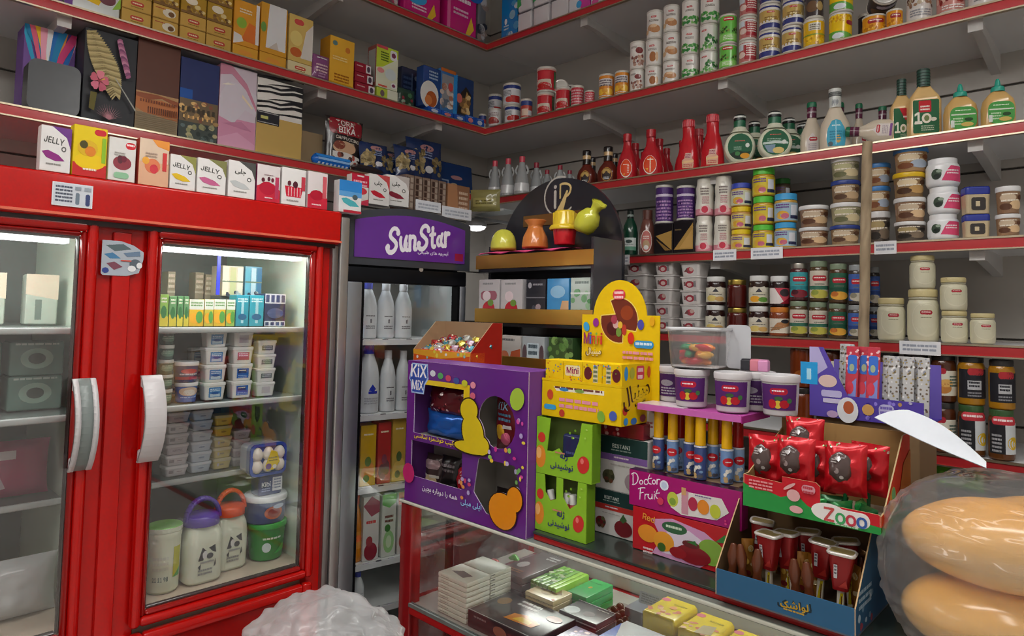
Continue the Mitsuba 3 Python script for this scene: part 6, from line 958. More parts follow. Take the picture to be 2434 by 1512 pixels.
fstack('cheese_tub', ['cheese_blue'] * 7, (-1.565, 0.031, 0.03), C_, 'pale blue flat tub of the tallest cheese stack', X=.43)
fstack('cheese_tub', ['cheese_pale', 'cheese_pale', 'cheese_pale', 'cheese_yellow', 'cheese_yellow'], (-1.502, 0.028, 0.032), C_, 'yellow flat tub of the third cheese stack', X=.43)
fstack('cheese_tub', ['cheese_pink'] * 4, (-1.444, 0.027, 0.027), C_, 'pinkish white flat tub of the shortest cheese stack', X=.43)
FI('yogurt_tub', 'yog_blue', (-1.375, 0.036, 0.07), C_, 'white and blue tub behind the egg box', 'tub', GF, X=.41)
# juice packs on the top shelf
def FCART(name, q, z, col, items, label, cat='pack', X=.57, d=.05, faces=None): y, hw, h = q; one(name, carton(2 * hw - .001, d, h, col, items, faces=faces), 'mat_gloss', label, cat, at(X, y, z, 90), GF); return z + h
gp = [('p', [(0, 0), (1, 0), (1, .3), (0, .4)], 'c8b83c'), ('b', .2, .9, .6, 2, .1, 'd8dcc8'), ('e', .5, .45, .3, .2, '2f6a3c')]
mg = [('r', 0, .62, 1, 1, 'd4d8cc'), ('b', .1, .9, .8, 2, .1, '6a8a5a'), ('e', .4, .3, .4, .2, 'e0a020'), ('e', .7, .34, .24, .22, '4a8a3c')]
tp = [('r', .4, .1, .6, .9, '9ac0c8'), ('e', .5, .3, .34, .1, '2a5a7c'), ('b', .1, .9, .8, 2, .08, 'c0dce0')]
for i, (q, col, it, nm) in enumerate((((-1.728, 0.012, 0.086), '7aa04a', gp, 'green and yellow juice pack at the left end'), ((-1.705, 0.01, 0.082), '5a8a5a', gp, 'slim green juice pack, first'), ((-1.686, 0.008, 0.083), '4f8254', gp, 'slim green juice pack, second'), ((-1.67, 0.007, 0.083), '5a8a5a', gp, 'slim green juice pack, third'), ((-1.643, 0.02, 0.075), 'd8a81c', mg, 'yellow mango juice pack, first'), ((-1.609, 0.013, 0.076), 'b8a838', mg, 'yellow mango juice pack, second'), ((-1.579, 0.017, 0.077), 'd0a424', mg, 'yellow mango juice pack, third'), ((-1.548, 0.013, 0.077), '8aa84c', mg, 'yellow green juice pack, fourth'), ((-1.514, 0.019, 0.091), '2a8496', tp, 'teal juice pack, left one'), ((-1.471, 0.022, 0.092), '2f8fa0', tp, 'teal juice pack, right one'))):
    FCART('juice_pack', q, A_, col, it, nm + ' of the top fridge shelf')
q = (-1.414, 0.033, 0.098); FCART('can_pack', q, A_, '26304c', [('r', 0, .7, 1, 1, 'c8ccd4'), ('r', 0, 0, 1, .16, 'c8ccd4')] + [('r', .04 + k * .25, .74, .2 + k * .25, .96, '3a4264') for k in range(4)] + [('r', .04 + k * .25, .03, .2 + k * .25, .13, '3a4264') for k in range(4)] + [('e', .5, .4, .4, .16, '3f4a6c')], 'white and navy shrink wrapped can pack at the right', d=.07)
for i, (q, nm) in enumerate((((-1.515, 0.032, 0.091), 'left'), ((-1.452, 0.027, 0.093), 'right'))):
    FCART('can_pack', q, A_ + .088 - .0, ['a8a490', '4a7a8c'][i], [('r', .02 + k * .34, .05, .3 + k * .34, .95, [['c8c0a4', '9aa078', 'b8b8a8'], ['4f8c9c', '9ab4bc', '35607c']][i][k]) for k in range(3)] + [('r', 0, .46, 1, .5, '5a6a5a'), ('dots', .02, .02, .98, .14, 8, .05, ['2a3440', '8a9a9a'], 3)], f'stack of wrapped cans at the back of the top fridge shelf, {nm} one', X=.5, d=.08)
FCART('carton_riser', (-1.48, 0.067, 0.092), A_, '5a6462', [], 'grey carton behind the teal packs that carries the can packs', 'box', X=.49, d=.1)
for i, q in enumerate(((-1.58, 0.013, 0.068), (-1.549, 0.015, 0.063), (-1.659, 0.011, 0.066))):
    FCART('juice_pack', (q[0], q[1], q[2] + .09), A_, '7c7864', [('b', .1, .95, .8, 3, .1, 'b4b0a0'), ('r', 0, .6, 1, .64, '9a9684')], f'{ORD[i]} tall beige pack standing at the back of the top fridge shelf', X=.42)
one('blue_banner', M().box((-.06, 0, 0), (.06, .003, .016), '2430c8').box((-.06, 0, -.115), (-.05, .003, 0), '2430c8'), 'mat_plastic', 'blue plastic strip frame around the can packs', 'strip', at(.505, -1.505, A_ + .2055, 90))
# egg box, tubs, bucket at the right
yq, rq_, hq = -1.394, 0.058, 0.111
pfb = [(.036, 0), (.04, .004), (.047, .08)]
b = M().lathe([('1f7a2c', [(0, 0)] + pfb)]); l = curved(M(), pfb, [('b', .2, .8, .5, 1, .14, 'cfe0d0'), ('e', .3, .4, .12, .2, 'c8d8d8'), ('p', [(.5, .1), (.9, .2), (.8, .5)], '2f9a3c')], .1, .06, .01)
K['green_bucket'] = Kind(.05, .092, [('body', b, 'mat_gloss'), ('lid', M().lathe([('2a9a34', [(.048, .078), (.05, .08), (.05, .09), (.047, .092), (0, .092)])]), 'mat_plastic'), ('label', l, 'mat_card')])
b = M().lathe([('1c2f5c', [(0, 0), (.044, 0), (.046, .003), (.049, .05)])]); l = curved(M(), [(.046, 0), (.049, .05)], [('e', .5, .5, .24, .34, 'b05a34'), ('e', .5, .5, .16, .24, '8a3424'), ('e', .62, .8, .16, .12, 'b8c4d4')], .1, .044, .003)
K['blue_pail'] = Kind(.052, .062, [('body', b, 'mat_gloss'), ('lid', M().lathe([('d0d6d8', [(.05, .048), (.052, .05), (.052, .058), (.049, .062), (0, .062)])]), 'mat_plastic'), ('label', l, 'mat_card')])
b = M().lathe([('26386e', [(0, 0), (.034, 0), (.036, .003), (.038, .05), (.038, .055), (0, .055)])], ring=rring(.8, .25)); l = M().prn([('r', .55, .05, 1, .95, 'c8ccd4'), ('t', 'Kibi', .26, .4, .3, 'd4dae8', 'c', 0, .44), ('b', .06, .3, .4, 2, .14, '8a9ac4'), ('b', .6, .85, .34, 4, .18, '6a7490')], front(-.034, -.0315, .008), .068, .04)
K['kid_tub'] = Kind(.038, .055, [('body', b, 'mat_gloss'), ('label', l, 'mat_card')])
z = FI('green_bucket', 'green_bucket', (yq, rq_, hq), ZFL, 'green lidded bucket on the fridge floor, under the blue pail', 'bucket', X=.53)
z = FI('blue_pail', 'blue_pail', (-1.401, 0.063, 0.081), z + .001, 'dark blue pail with a white lid standing on the green bucket', 'tub', X=.53)
z = FI('small_tub', 'kid_tub', (-1.405, 0.038, 0.061), z + .001, 'small navy and white tub standing on the blue pail', 'tub', X=.54)
eb = M().prism(rrect(-.056, 0, .056, .094, .018), .02, '24407c', side='8a98b4', bev=0); 
eb.prism(rrect(-.052, .004, .052, .09, .016), .05, 'b8c0cc', lambda q: np.column_stack([q[:, 0], .02 + q[:, 2], q[:, 1]]))
ring_ = rrect(-.056, 0, .056, .094, .018).difference(rrect(-.048, .008, .048, .086, .012)); eb.prism(ring_, .006, '2448a0', lambda q: np.column_stack([q[:, 0], q[:, 2] - .006, q[:, 1]]))
def egg(x, z, col='ddd6ca'): a = np.linspace(-math.pi / 2, math.pi / 2, 8); return M().lathe([(col, [(.017 * math.cos(t) * (1 - .12 * math.sin(t)), .021 * math.sin(t)) for t in a])], 14).tf(T().translate([x, -.001, z]))
key = thing('egg_box', [('tray', dic(eb, 'mat_plastic')), ('wrap', dic(M().prn([('p', [(.3, .3), (.5, .9), (.7, .8), (.8, .4), (.6, .12), (.35, .1)], 'd8c01c'), ('e', .42, .26, .1, .12, '6a4a8a'), ('e', .62, .24, .07, .08, 'e0e4d8'), ('b', .42, .62, .3, 2, .1, '8a7a2c')], front(-.045, -.021, .01), .09, .074), 'mat_gloss'))] + [('egg', dic(egg(x, zz), 'mat_plastic')) for x in (-.034, 0, .034) for zz in (.03, .064)], at(.575, -1.421, z + .001, 90), 'blue edged egg box with a yellow wrap, on top of the tubs', 'egg box')
# milk jugs and white bucket on the floor
def jug(lidc):
    pf = [(.04, 0), (.046, .006), (.047, .075), (.043, .095), (.034, .108)]
    b = M().lathe([('c9cfba', [(0, 0)] + pf)], ring=rring(.85, .5)); lz = M().lathe([(lidc, [(.034, .106), (.043, .108), (.043, .122), (.038, .128), (0, .13)])], 26)
    h = M(); pts = [(.042 * math.cos(t), .118 + .04 * math.sin(t)) for t in np.linspace(0, math.pi, 15)]
    for (x0, z0), (x1, z1) in zip(pts[:-1], pts[1:]):
        nx, nz = -(z1 - z0), x1 - x0; l_ = math.hypot(nx, nz); nx, nz = nx / l_ * .004, nz / l_ * .004
        P = np.array([[x0 - nx, y, z0 - nz] for y in (-.008, .008)] + [[x0 + nx, y, z0 + nz] for y in (-.008, .008)] + [[x1 - nx, y, z1 - nz] for y in (-.008, .008)] + [[x1 + nx, y, z1 + nz] for y in (-.008, .008)])
        h.add(P, [[0, 1, 5, 4], [2, 6, 7, 3], [0, 4, 6, 2], [1, 3, 7, 5]], lidc)
    h.tf(T().rotate([1, 0, 0], 14).matrix @ np.eye(4) if False else T().translate([0, -.006, 0]))
    l = M().prn([('p', [(.1, .5), (.3, .95), (.5, .8), (.34, .5)], '2a2c2c'), ('p', [(.6, .9), (.9, .98), (.95, .7), (.8, .75)], '2a2c2c'), ('e', .42, .68, .12, .14, 'c8c8c4'), ('e', .66, .62, .16, .1, '3c3e3e'), ('p', [(.1, .3), (.24, .4), (.2, .16)], '2a2c2c'), ('r', .2, .4, .85, .46, '8a8c88'), ('b', .1, .2, .7, 2, .12, '7a7c78'), ('p', [(.84, .2), (.95, .3), (.92, .5)], '2a2c2c')], front(-.026, -.0405, .018), .052, .055)
    return Kind(.047, .135, [('body', b, 'mat_plastic'), ('lid', lz, 'mat_plastic'), ('handle', h, 'mat_plastic'), ('label', l, 'mat_card')])
K['jug_purple'], K['jug_orange'] = jug('4a2c90'), jug('d84c14')
b = M().lathe([('c4cab0', [(0, 0), (.044, 0), (.047, .005), (.05, .1), (.052, .102), (.052, .108), (.05, .112)])]); l = curved(M(), [(.047, 0), (.05, .1)], [('r', .62, .2, .86, .9, 'a8a814'), ('p', [(.62, .2), (.86, .2), (.86, .4)], '3a8a3c'), ('b', .1, .7, .4, 3, .12, 'b8bca8'), ('t', '21 11 98', .3, .14, .1, '3a4a44', 'c', 0, .5)], .12, .08, .012)
K['white_bucket'] = Kind(.052, .122, [('body', b, 'mat_plastic'), ('lid', M().lathe([('c8d0b8', [(.05, .11), (.053, .112), (.053, .12)]), ('6aa04a', [(.053, .12), (.05, .122), (0, .122)])]), 'mat_plastic'), ('label', l, 'mat_card')])
def FI2(name, kind, px_, label, cat, X): 
    y, r, h = px_; FI(name, kind, (y, r, h), ZFL, label, cat, X=X)
FI2('white_bucket', 'white_bucket', (-1.7, 0.043, 0.171), 'white bucket with a green and yellow label at the left of the fridge floor', 'bucket', .57)
FI2('milk_jug', 'jug_purple', (-1.604, 0.05, 0.19), 'white milk jug with a purple lid and handle', 'jug', .57)
FI2('milk_jug', 'jug_orange', (-1.51, 0.046, 0.188), 'white milk jug with an orange lid and handle', 'jug', .53)
# left door: hazy packs
def L1(px_, X, z, col, items, label, d=.08): y, hw, h = px_; one('chilled_pack', carton(2 * hw, d, h, col, items, bev=.004), 'mat_gloss', label, 'pack', at(X, y, z, 90), 'packs behind the left fridge door')
gk = [('e', .5, .5, .3, .3, '8aa89a'), ('e', .5, .5, .16, .16, '3c4a44'), ('b', .1, .95, .8, 1, .1, 'a8b8b0')]
for j in range(4): L1((-1.969 - .02 - .125 * (j % 2), .056, .084), .5, B_ + .0845 * (j // 2), ['5a7a70', '54746a'][j % 2], gk, f'{["lower", "upper"][j // 2]} green pack on the second shelf of the left door, {["right", "left"][j % 2]} column')
one('pink_bag', pillow(.19, .14, .06, 'a83a64', [('r', .4, .7, .6, .85, 'd8ccd0'), ('p', [(.1, .1), (.5, .2), (.4, .5), (.1, .4)], 'c0a8b4')], seed=31), 'mat_gloss', 'pink bag on the third shelf behind the left fridge door', 'bag', at(.40, -1.955 - .07, C_ + .001, 90))
one('white_bag', pillow(.2, .14, .08, 'b4b8b8', [], seed=33, wr=.02), 'mat_gloss', 'crumpled white bag at the bottom behind the left fridge door', 'bag', at(.5, -1.963 - .06, ZFL, 90))
for j in range(2): one('paper_bundle', carton(.07, .05, .13, 'aab8ac', [('p', [(0, .6), (1, .5), (1, 1), (0, 1)], 'd0c8b4'), ('r', .3, .1, .5, .5, '6a7a72')], bev=.004), 'mat_card', f'{["right", "left"][j]} pale bundle on the top shelf behind the left fridge door', 'pack', at(.42, -1.945 - .025 - .11 * j, A_, 90))

# ---------------------------------------------------------------- inside the drinks fridge
def milk(capc, mark):
    pf = [(.036, 0), (.04, .006), (.04, .11), (.034, .14), (.02, .172), (.016, .18)]
    b = M().lathe([('c6ccd0', [(0, 0)] + pf)], 24); l = curved(M(), pf, mark, .07, .09, .02); return Kind(.04, .205, [('body', b, 'mat_plastic'), ('cap', cap(.019, .178, .205, capc), 'mat_plastic'), ('label', l, 'mat_card')])
bm = [('b', .2, .7, .6, 1, .06, '4a4c54'), ('r', .45, .4, .55, .56, '5a5c64'), ('b', .2, .3, .6, 2, .08, '6a6c74')]
K['milk_blue'] = milk('2a3cb0', bm); K['milk_white'] = milk('c8ccd0', bm); K['milk_mark'] = milk('2438b4', [('p', [(.3, .55), (.5, .75), (.7, .6), (.6, .5)], '2030a0'), ('r', .3, .44, .8, .52, '2030a0'), ('b', .1, .3, .8, 3, .08, '9aa0a8')])
def SI(kind, q, zi, label, name='milk_bottle', cat='bottle', y=.09, dz=0):
    k = K[kind]; u, r, h = q; u = max(u, r * 1.06 + .03); s = r / k.r * (1.06 if 'milk' in kind else 1); thing(name, k.parts, ST @ at(u, y, SSZ[zi] + .001 + dz, 0, (s, s, h / k.h)), label, cat, 'drinks in the purple topped fridge')
SI('milk_blue', (0.124, 0.031, 0.194), 0, 'milk bottle with a blue cap on the top shelf', y=.09)
SI('milk_white', (0.191, 0.029, 0.191), 0, 'second white milk bottle on the top shelf', y=.09)
SI('milk_white', (0.258, 0.03, 0.189), 0, 'third white milk bottle on the top shelf', y=.09)
SI('milk_mark', (0.137, 0.035, 0.23), 1, 'milk bottle with a blue mark on the second shelf', y=.095)
SI('milk_white', (0.207, 0.026, 0.211), 1, 'second white milk bottle on the second shelf', y=.09)
SI('milk_white', (0.265, 0.025, 0.208), 1, 'third white milk bottle on the second shelf', y=.09)
SI('milk_white', (0.328, 0.026, 0.208), 1, 'fourth white milk bottle on the second shelf behind the candy box', y=.09)
def JB(q, zi, col, items, label, y=.06, gable=None):
    u, r, h = q; m = carton(2 * r, .06, h, col, items, faces={'x-': gable} if gable else None); key = numbered('juice_carton'); scene[key] = {**dic(m, 'mat_gloss'), 'to_world': ST @ at(u, y, SSZ[zi] + .001)}; labels[key] = {'label': label, 'category': 'carton', 'group': 'drinks in the purple topped fridge'}
fr_ = lambda c1, c2: [('b', .2, .86, .6, 1, .05, 'e8dcc0'), ('e', .35, .2, .28, .12, c1), ('e', .65, .26, .26, .12, c1), ('e', .5, .4, .2, .08, c2), ('e', .4, .12, .2, .06, c2)]
JB((0.084, 0.013, 0.188), 2, '4a3430', fr_('6a4a44', '2f2420'), 'dark brown juice carton at the left of the third shelf', y=.08)
JB((0.13, 0.028, 0.201), 2, 'c8a01c', fr_('d8882c', '5a7a2c'), 'yellow juice carton on the third shelf', gable='a8841c')
JB((0.189, 0.024, 0.206), 2, 'a8242c', fr_('5a1c3a', '7a2a4a') , 'red grape juice carton on the third shelf')
JB((0.244, 0.025, 0.213), 2, 'b8983c', fr_('d0b04c', '3a5a2c'), 'mustard yellow juice carton on the third shelf')
JB((0.149, 0.029, 0.211), 3, 'c4c4c2', [('p', [(0, .86), (.5, 1), (1, .9), (1, .74), (.5, .68)], '8a3a50'), ('b', .2, .62, .6, 1, .08, 'b02c34'), ('e', .5, .14, .4, .14, '7a2230'), ('e', .4, .3, .2, .08, '8a2a34')], 'white carton with a pomegranate print on the fourth shelf')
JB((0.214, 0.026, 0.209), 3, 'c4cac2', [('p', [(0, .84), (.5, .78), (1, .86), (1, 1), (0, 1)], '4f9a3c'), ('b', .2, .66, .6, 2, .07, '5a2a24'), ('e', .5, .24, .38, .18, '8ab87c'), ('e', .5, .24, .2, .1, 'b8d0ac'), ('e', .4, .46, .2, .06, '2f6a2c')], 'white carton with a green apple print on the fourth shelf')
JB((0.272, 0.024, 0.21), 3, 'c4c4c0', [('e', .5, .2, .4, .14, '8a3430'), ('r', 0, .8, 1, 1, 'a84a44')], 'white carton at the right of the fourth shelf')
pf = [(.03, 0), (.034, .005), (.034, .06), (.03, .08), (.033, .1), (.024, .14), (.014, .16), (.013, .17)]
b = M().lathe([('b87014', [(0, 0)] + pf)], 22); l = curved(M(), pf, [('r', 0, 0, 1, 1, 'c8842c'), ('e', .5, .6, .3, .2, 'd86a34')], .09, .05, .04)
K['orange_drink'] = Kind(.034, .195, [('body', b, 'mat_gloss'), ('cap', cap(.0155, .168, .195, 'c0401c'), 'mat_plastic'), ('label', l, 'mat_card')])
SI('orange_drink', (0.106, 0.02, 0.216), 3, 'orange drink bottle with an orange cap on the fourth shelf', y=.085)
SI('milk_blue', (0.121, 0.02, 0.11), 4, 'bottle with a dark blue cap at the bottom of the drinks fridge', y=.09, dz=-.0)

# ---------------------------------------------------------------- shop counter with a glass case
CX0, CX1, CYF, CYB, CT = .872, 2.95, -1.15, -.60, .992
DR = '7e1418'
ck = numbered('shop_counter'); labels[ck] = {'label': 'red framed shop counter with a glass display case under its top', 'category': 'counter'}
def cput(p, m, mat, lab=None): sub(f'{ck}__{p}', m, mat, lab)
for i, (x, y) in enumerate(((CX0, CYF), (CX1 - .05, CYF), (CX0, CYB - .04), (CX1 - .05, CYB - .04))):
    cput('post' + (f'_{i:03d}' if i else ''), M().box((x, y, 0), (x + .052, y + .04, CT - .011), DR, .003), 'mat_gloss')
m = M()
for z in (.672, .30, .04): m.box((CX0 + .05, CYF, z), (CX1 - .05, CYF + .03, z + .022), 'a01a1c', .002).box((CX0, CYF + .04, z), (CX0 + .03, CYB, z + .022), DR, .002).box((CX0 + .05, CYB - .03, z), (CX1 - .05, CYB, z + .022), DR, .002)
cput('rail', m, 'mat_gloss', 'thin red rails')
cput('case_floor', M().box((CX0 + .03, CYF + .006, .688), (CX1, CYB - .03, .698), 'a9aaa4').box((CX0 + .05, CYF - .002, .694), (CX1 - .05, CYF + .012, .704), '5f6664'), 'mat_plastic')
cput('back_panel', M().box((CX0 + .03, CYB - .012, .70), (CX1, CYB - .004, CT - .012), 'b4b6b0').box((CX0 + .03, CYB - .012, .06), (CX1, CYB - .004, .67), '6a706e'), 'mat_plastic')
cput('lower_shelf', M().box((CX0 + .03, CYF + .03, .31), (CX1, CYB - .03, .322), '8a8e8a'), 'mat_plastic')
cput('front_glass', M().box((CX0 + .05, CYF + .004, .704), (CX1 - .05, CYF + .007, CT - .011), 'ffffff'), 'mat_pane')
cput('lower_glass', M().box((CX0 + .05, CYF + .004, .325), (CX1 - .05, CYF + .007, .67), 'ffffff'), 'mat_pane')
cput('side_glass', M().box((CX0 + .006, CYF + .04, .70), (CX0 + .009, CYB - .04, CT - .011), 'ffffff'), 'mat_pane')
cput('top', M().box((CX0 - .004, CYF - .004, CT - .010), (CX1, CYB, CT), '6f7a74', .002, {'y-': 'c9cbbd'}), 'mat_gloss', 'thick glass top with a pale front edge')
TX0, TZ = 1.388, 1.013
cput('red_plinth', M().box((TX0, -1.135, CT + .0005), (CX1, CYB, TZ - .006), '9c1418', .002), 'mat_gloss', 'low red step on the counter top')
cput('plinth_glass', M().box((TX0, -1.137, TZ - .006), (CX1, CYB, TZ), '26302c', .001), 'mat_gloss')
lm = dic(M().box((CX0 + .06, CYB - .06, CT - .03), (CX1 - .1, CYB - .04, CT - .014), 'ffffff'), 'mat_plastic')  # lamp strip added to brighten the goods in the case
scene[f'{ck}__added_case_lamp'] = {**lm, 'emitter': {'type': 'area', 'radiance': {'type': 'rgb', 'value': [16, 16.4, 15.2]}}}

# --- purple display box at the end of the counter
kx0, kx1, kz0, kz1 = 0.89, 1.378, 1.004, 1.402
kz0 = CT + .001; kw, kh = kx1 - kx0, kz1 - kz0
PUR = '5a2478'
kb = numbered('purple_display_box'); labels[kb] = {'label': 'purple cardboard display box with cut out windows at the counter end', 'category': 'display box'}
w1, w2 = sbox(.07, .49, .51, .84), sbox(.055, .185, .51, .435)
o1 = unit(oval(0, 0, 1, 1), .138, .165); o1 = affinity.translate(affinity.rotate(o1, 12), .775, .665)
o2 = Polygon([(.63, .2), (.66, .40), (.9, .40), (.94, .26), (.84, .1), (.72, .1)]).buffer(.02)
fig = shapely.union_all([oval(.6, .57, .085, .125, 14), oval(.565, .715, .07, .075), oval(.59, .475, .14, .04), oval(.67, .5, .06, .06)])
fig2 = shapely.union_all([oval(.84, .13, .1, .11, 15), oval(.925, .22, .055, .075)])
o1, o2, w1 = o1.difference(fig), o2.difference(fig2), w1.difference(fig)
face = sbox(0, 0, 1, 1).difference(shapely.union_all([w1, w2, o1, o2]))
fr = lambda q: np.column_stack([kx0 + q[:, 0], -1.152 + q[:, 2], kz0 + q[:, 1]])
m = M().prism(unit(face, kw, kh), .003, PUR, fr, side='b8a8c0', back='8a7a60')
mp = planar((kx0, -1.152, kz0), (1, 0, 0), (0, 0, 1))
ye = sbox(.15, .83, .56, .875).union(sbox(.505, .47, .56, .875)).difference(w1).difference(o1)
m.prn([('g', ye, 'd8b81c'), ('p', [(.015, .87), (.04, .985), (.19, .985), (.2, .88), (.17, .84), (.16, .77), (.04, .77), (.03, .85)], '9ab4dc'), ('p', [(.025, .87), (.045, .975), (.185, .975), (.19, .89), (.16, .84), (.15, .78), (.05, .78), (.04, .85)], '2a4a9c'), ('t', 'KiX', .108, .888, .085, 'e4e6ee', 'c', 0, .15), ('t', 'MiX', .1, .797, .066, 'e4e6ee', 'c', 0, .11)]
    + [('e', .24 + k * .07, .925 - .01 * k, .025, .022, ['c8ccd8', '4f9a5a', 'c03a5a', '3a4a8a', 'b8b82c'][k]) for k in range(5)] + [('e', .59, .88 - k * .07, .022, .022, ['d8889c', 'c8607a', 'c03a3a'][k % 3]) for k in range(4)]
    + [('a', 'khosh', .28, .45, .045, 'd8b83c', 'c', 0, .46), ('a', 'hame', .33, .095, .05, 'd8d0e0', 'c', 0, .34), ('a', 'ili', .6, .085, .055, '8ab8e4', 'c', 0, .17)]
    + [('g', fig.buffer(.008), '2a1a10'), ('g', fig, 'd0b81c'), ('g', fig2.intersection(sbox(0, 0, .99, 1)).buffer(.006), '2a1a10'), ('g', fig2.intersection(sbox(0, 0, .985, 1)), 'd8861c'), ('e', .045, .2, .055, .07, 'b82a6a'), ('g', oval(.93, .83, .05, .07, -10).difference(o1), '9ab83c')]
    + [('dots', .66, .42, .97, .52, 9, .014, ['b8a8d0', 'd8b83c', '8ac05a', 'c03a8a', 'd88a4a'], 3), ('dots', .93, .3, .985, .72, 12, .013, ['a898c8', 'c84a9a', 'd8c04a', '6aa05a'], 5), ('dots', .52, .1, .6, .3, 8, .014, ['a898c8', 'd88a4a', 'c03a6a'], 6)], mp, kw, kh)
scene[kb + '__front_panel'] = dic(m, 'mat_gloss')
D = .105
scene[kb + '__carton'] = dic(M().box((kx0, -1.149, kz0), (kx0 + .003, -1.149 + D, kz1 - .002), '6a3a84').box((kx1 - .003, -1.149, kz0), (kx1, -1.149 + D, kz1 - .002), '6a3a84').box((kx0, -1.149 + D - .003, kz0), (kx1, -1.149 + D, kz1 - .002), '8a8680').box((kx0, -1.149, kz0), (kx1, -1.149 + D, kz0 + .003), '8a8680').box((kx0, -1.149, kz1 - .003), (kx1, -1.149 + D, kz1), '6a3a84').box((kx0 + .003, -1.148, kz0 + kh * .455), (kx1 - .003, -1.149 + D, kz0 + kh * .462), '9a968e').box((kx0 + kw * .56, -1.148, kz0 + .003), (kx0 + kw * .565, -1.149 + D, kz1 - .003), '9a968e'), 'mat_card')
GQ = 'packs of sweets inside the purple display box'
fz = kz0 + kh * .462 + .001
def inbox(u, z, w, h, d, col, items, label, seed, yy=.06, rz=0, lean=0): one('sweet_pack', pillow(w, h, d, col, items, seed=seed, wr=.02).tf(T().rotate([1, 0, 0], -lean)), 'mat_foil', label, 'pack', at(kx0 + kw * u, -1.152 + yy, z, rz), GQ)
inbox(.29, fz + .001, .235, .075, .06, '1a5ab0', [], 'blue foil pack lying at the bottom of the upper left window', 41)
inbox(.3, fz + .066, .22, .085, .06, '5a141e', [('dots', .05, .05, .95, .95, 26, .06, ['b89a9a', '3a0c14', '8a2a34', 'd8c8c8'], 4)], 'dark red shiny pack lying on the blue one', 42)
inbox(.77, fz + .001, .11, .165, .05, '6a1420', [('t', 'KiX', .42, .66, .12, '8ab0c8', 'c', 0, .5), ('b', .2, .6, .5, 2, .08, '5a8aa8'), ('e', .3, .3, .16, .12, 'd8a82c'), ('e', .5, .2, .16, .1, 'c85a7a'), ('r', .4, .36, .7, .42, 'e4e0e0')], 'dark red pack printed with pale blue letters behind the oval window', 43)
inbox(.15, kz0 + .004, .085, .13, .05, '3a2c2c', [('rr', .1, .7, .9, .9, '9a8488', .2), ('e', .5, .36, .36, .22, 'd8c09a'), ('r', .1, .52, .9, .58, 'd8d4cc'), ('e', .5, .24, .16, .1, 'a87a4a')], 'brown and cream pack at the lower left window', 44)
inbox(.29, kz0 + .004, .085, .135, .05, '1c1a1c', [('b', .15, .85, .7, 2, .1, '6a6468'), ('dots', .1, .1, .9, .5, 10, .05, ['3a3438', '4a4448'], 4)], 'black pack in the middle of the lower left window', 45)
inbox(.44, kz0 + .004, .085, .125, .05, '2a1416', [('rr', .1, .5, .95, .96, 'b01a28', .3), ('b', .25, .85, .5, 2, .16, 'e0b8bc'), ('e', .5, .24, .3, .16, '5a3a34')], 'black and red pack at the right of the lower left window', 46)
inbox(.79, kz0 + .004, .12, .085, .06, '1c1418', [('p', [(.4, .4), (.9, .5), (.8, .9), (.5, .8)], 'b01c28')], 'black and red shiny pack low behind the angular window', 47)

# --- orange candy box and its carton behind the purple box
zc = 1.378
m = M().box((.84, -1.035, CT + .001), (1.14, -.905, zc - .002), 'a08464', .002)
one('brown_carton', m, 'mat_card', 'plain brown carton carrying the orange candy box, behind the purple display', 'box')
cb = numbered('candy_box'); labels[cb] = {'label': 'open orange fronted candy box of wrapped sweets behind the purple display box', 'category': 'display box'}
bx0, bx1, bz1 = 0.762, 1.035, 1.426
m = M().box((bx0, -1.035, zc), (bx1, -.977, bz1), 'c8501c').box((bx0, -.905, zc), (bx1, -.902, bz1 + .09), '9c7f62')
m.prn([('p', [(0, .7), (.5, .5), (1, .8), (1, 1), (0, 1)], 'd89a2c'), ('p', [(.1, .1), (.9, .0), (.9, .3), (.3, .4)], 'b01c14'), ('dots', .05, .5, .95, .98, 10, .12, ['d8c84a', '8ab0a0', 'd8d0c0'], 2)], front(bx0, -1.035, zc), bx1 - bx0, bz1 - zc)
for x, a in ((bx0, 0), (bx1 - .003, 1)):
    P = Polygon([(0, 0), (.132, 0), (.132, bz1 - zc + .09), (.09, bz1 - zc + .09), (0, bz1 - zc)])
    m.prism(P, .003, '9c7f62' if not a else 'a02018', (lambda q, x=x: np.column_stack([x + .003 - q[:, 2], -1.035 + q[:, 0], zc + q[:, 1]])), side='b89a78', back='9c7f62')
m.box((bx0, -1.035, zc), (bx1, -.905, zc + .003), '9c7f62'); scene[cb + '__carton'] = dic(m, 'mat_card')
rs = random.Random(5); wr = []
for k in range(5):
    col = ['c8ccc8', 'b8a0b0', '4a8a9a', 'd8c04a', 'a02c2c'][k]; pm_ = pillow(.036, .026, .024, col, [('dots', .1, .1, .9, .9, 6, .12, ['e4d8b8', 'b03a3a', '5a8aa0', 'd8b03c'], k)], n=8, seed=60 + k)
    wr.append(dic(pm_, 'mat_foil'))
n = 0
for r in range(4):
    for c in range(7):
        x = bx0 + .02 + (bx1 - bx0 - .045) * c / 6 + rs.uniform(-.004, .004); scene_to = at(x, -1.015 + .028 * r, bz1 - .02 + .012 * r + rs.uniform(0, .008), rs.uniform(-40, 40), rx=-rs.uniform(20, 70))
        thing('wrapped_sweet', [('', wr[(n * 3 + r) % 5])], scene_to, f'small {["silver", "mauve", "teal", "yellow", "dark red"][(n * 3 + r) % 5]} wrapped sweet heaped in the orange candy box', 'sweet', 'wrapped sweets heaped in the orange candy box'); n += 1

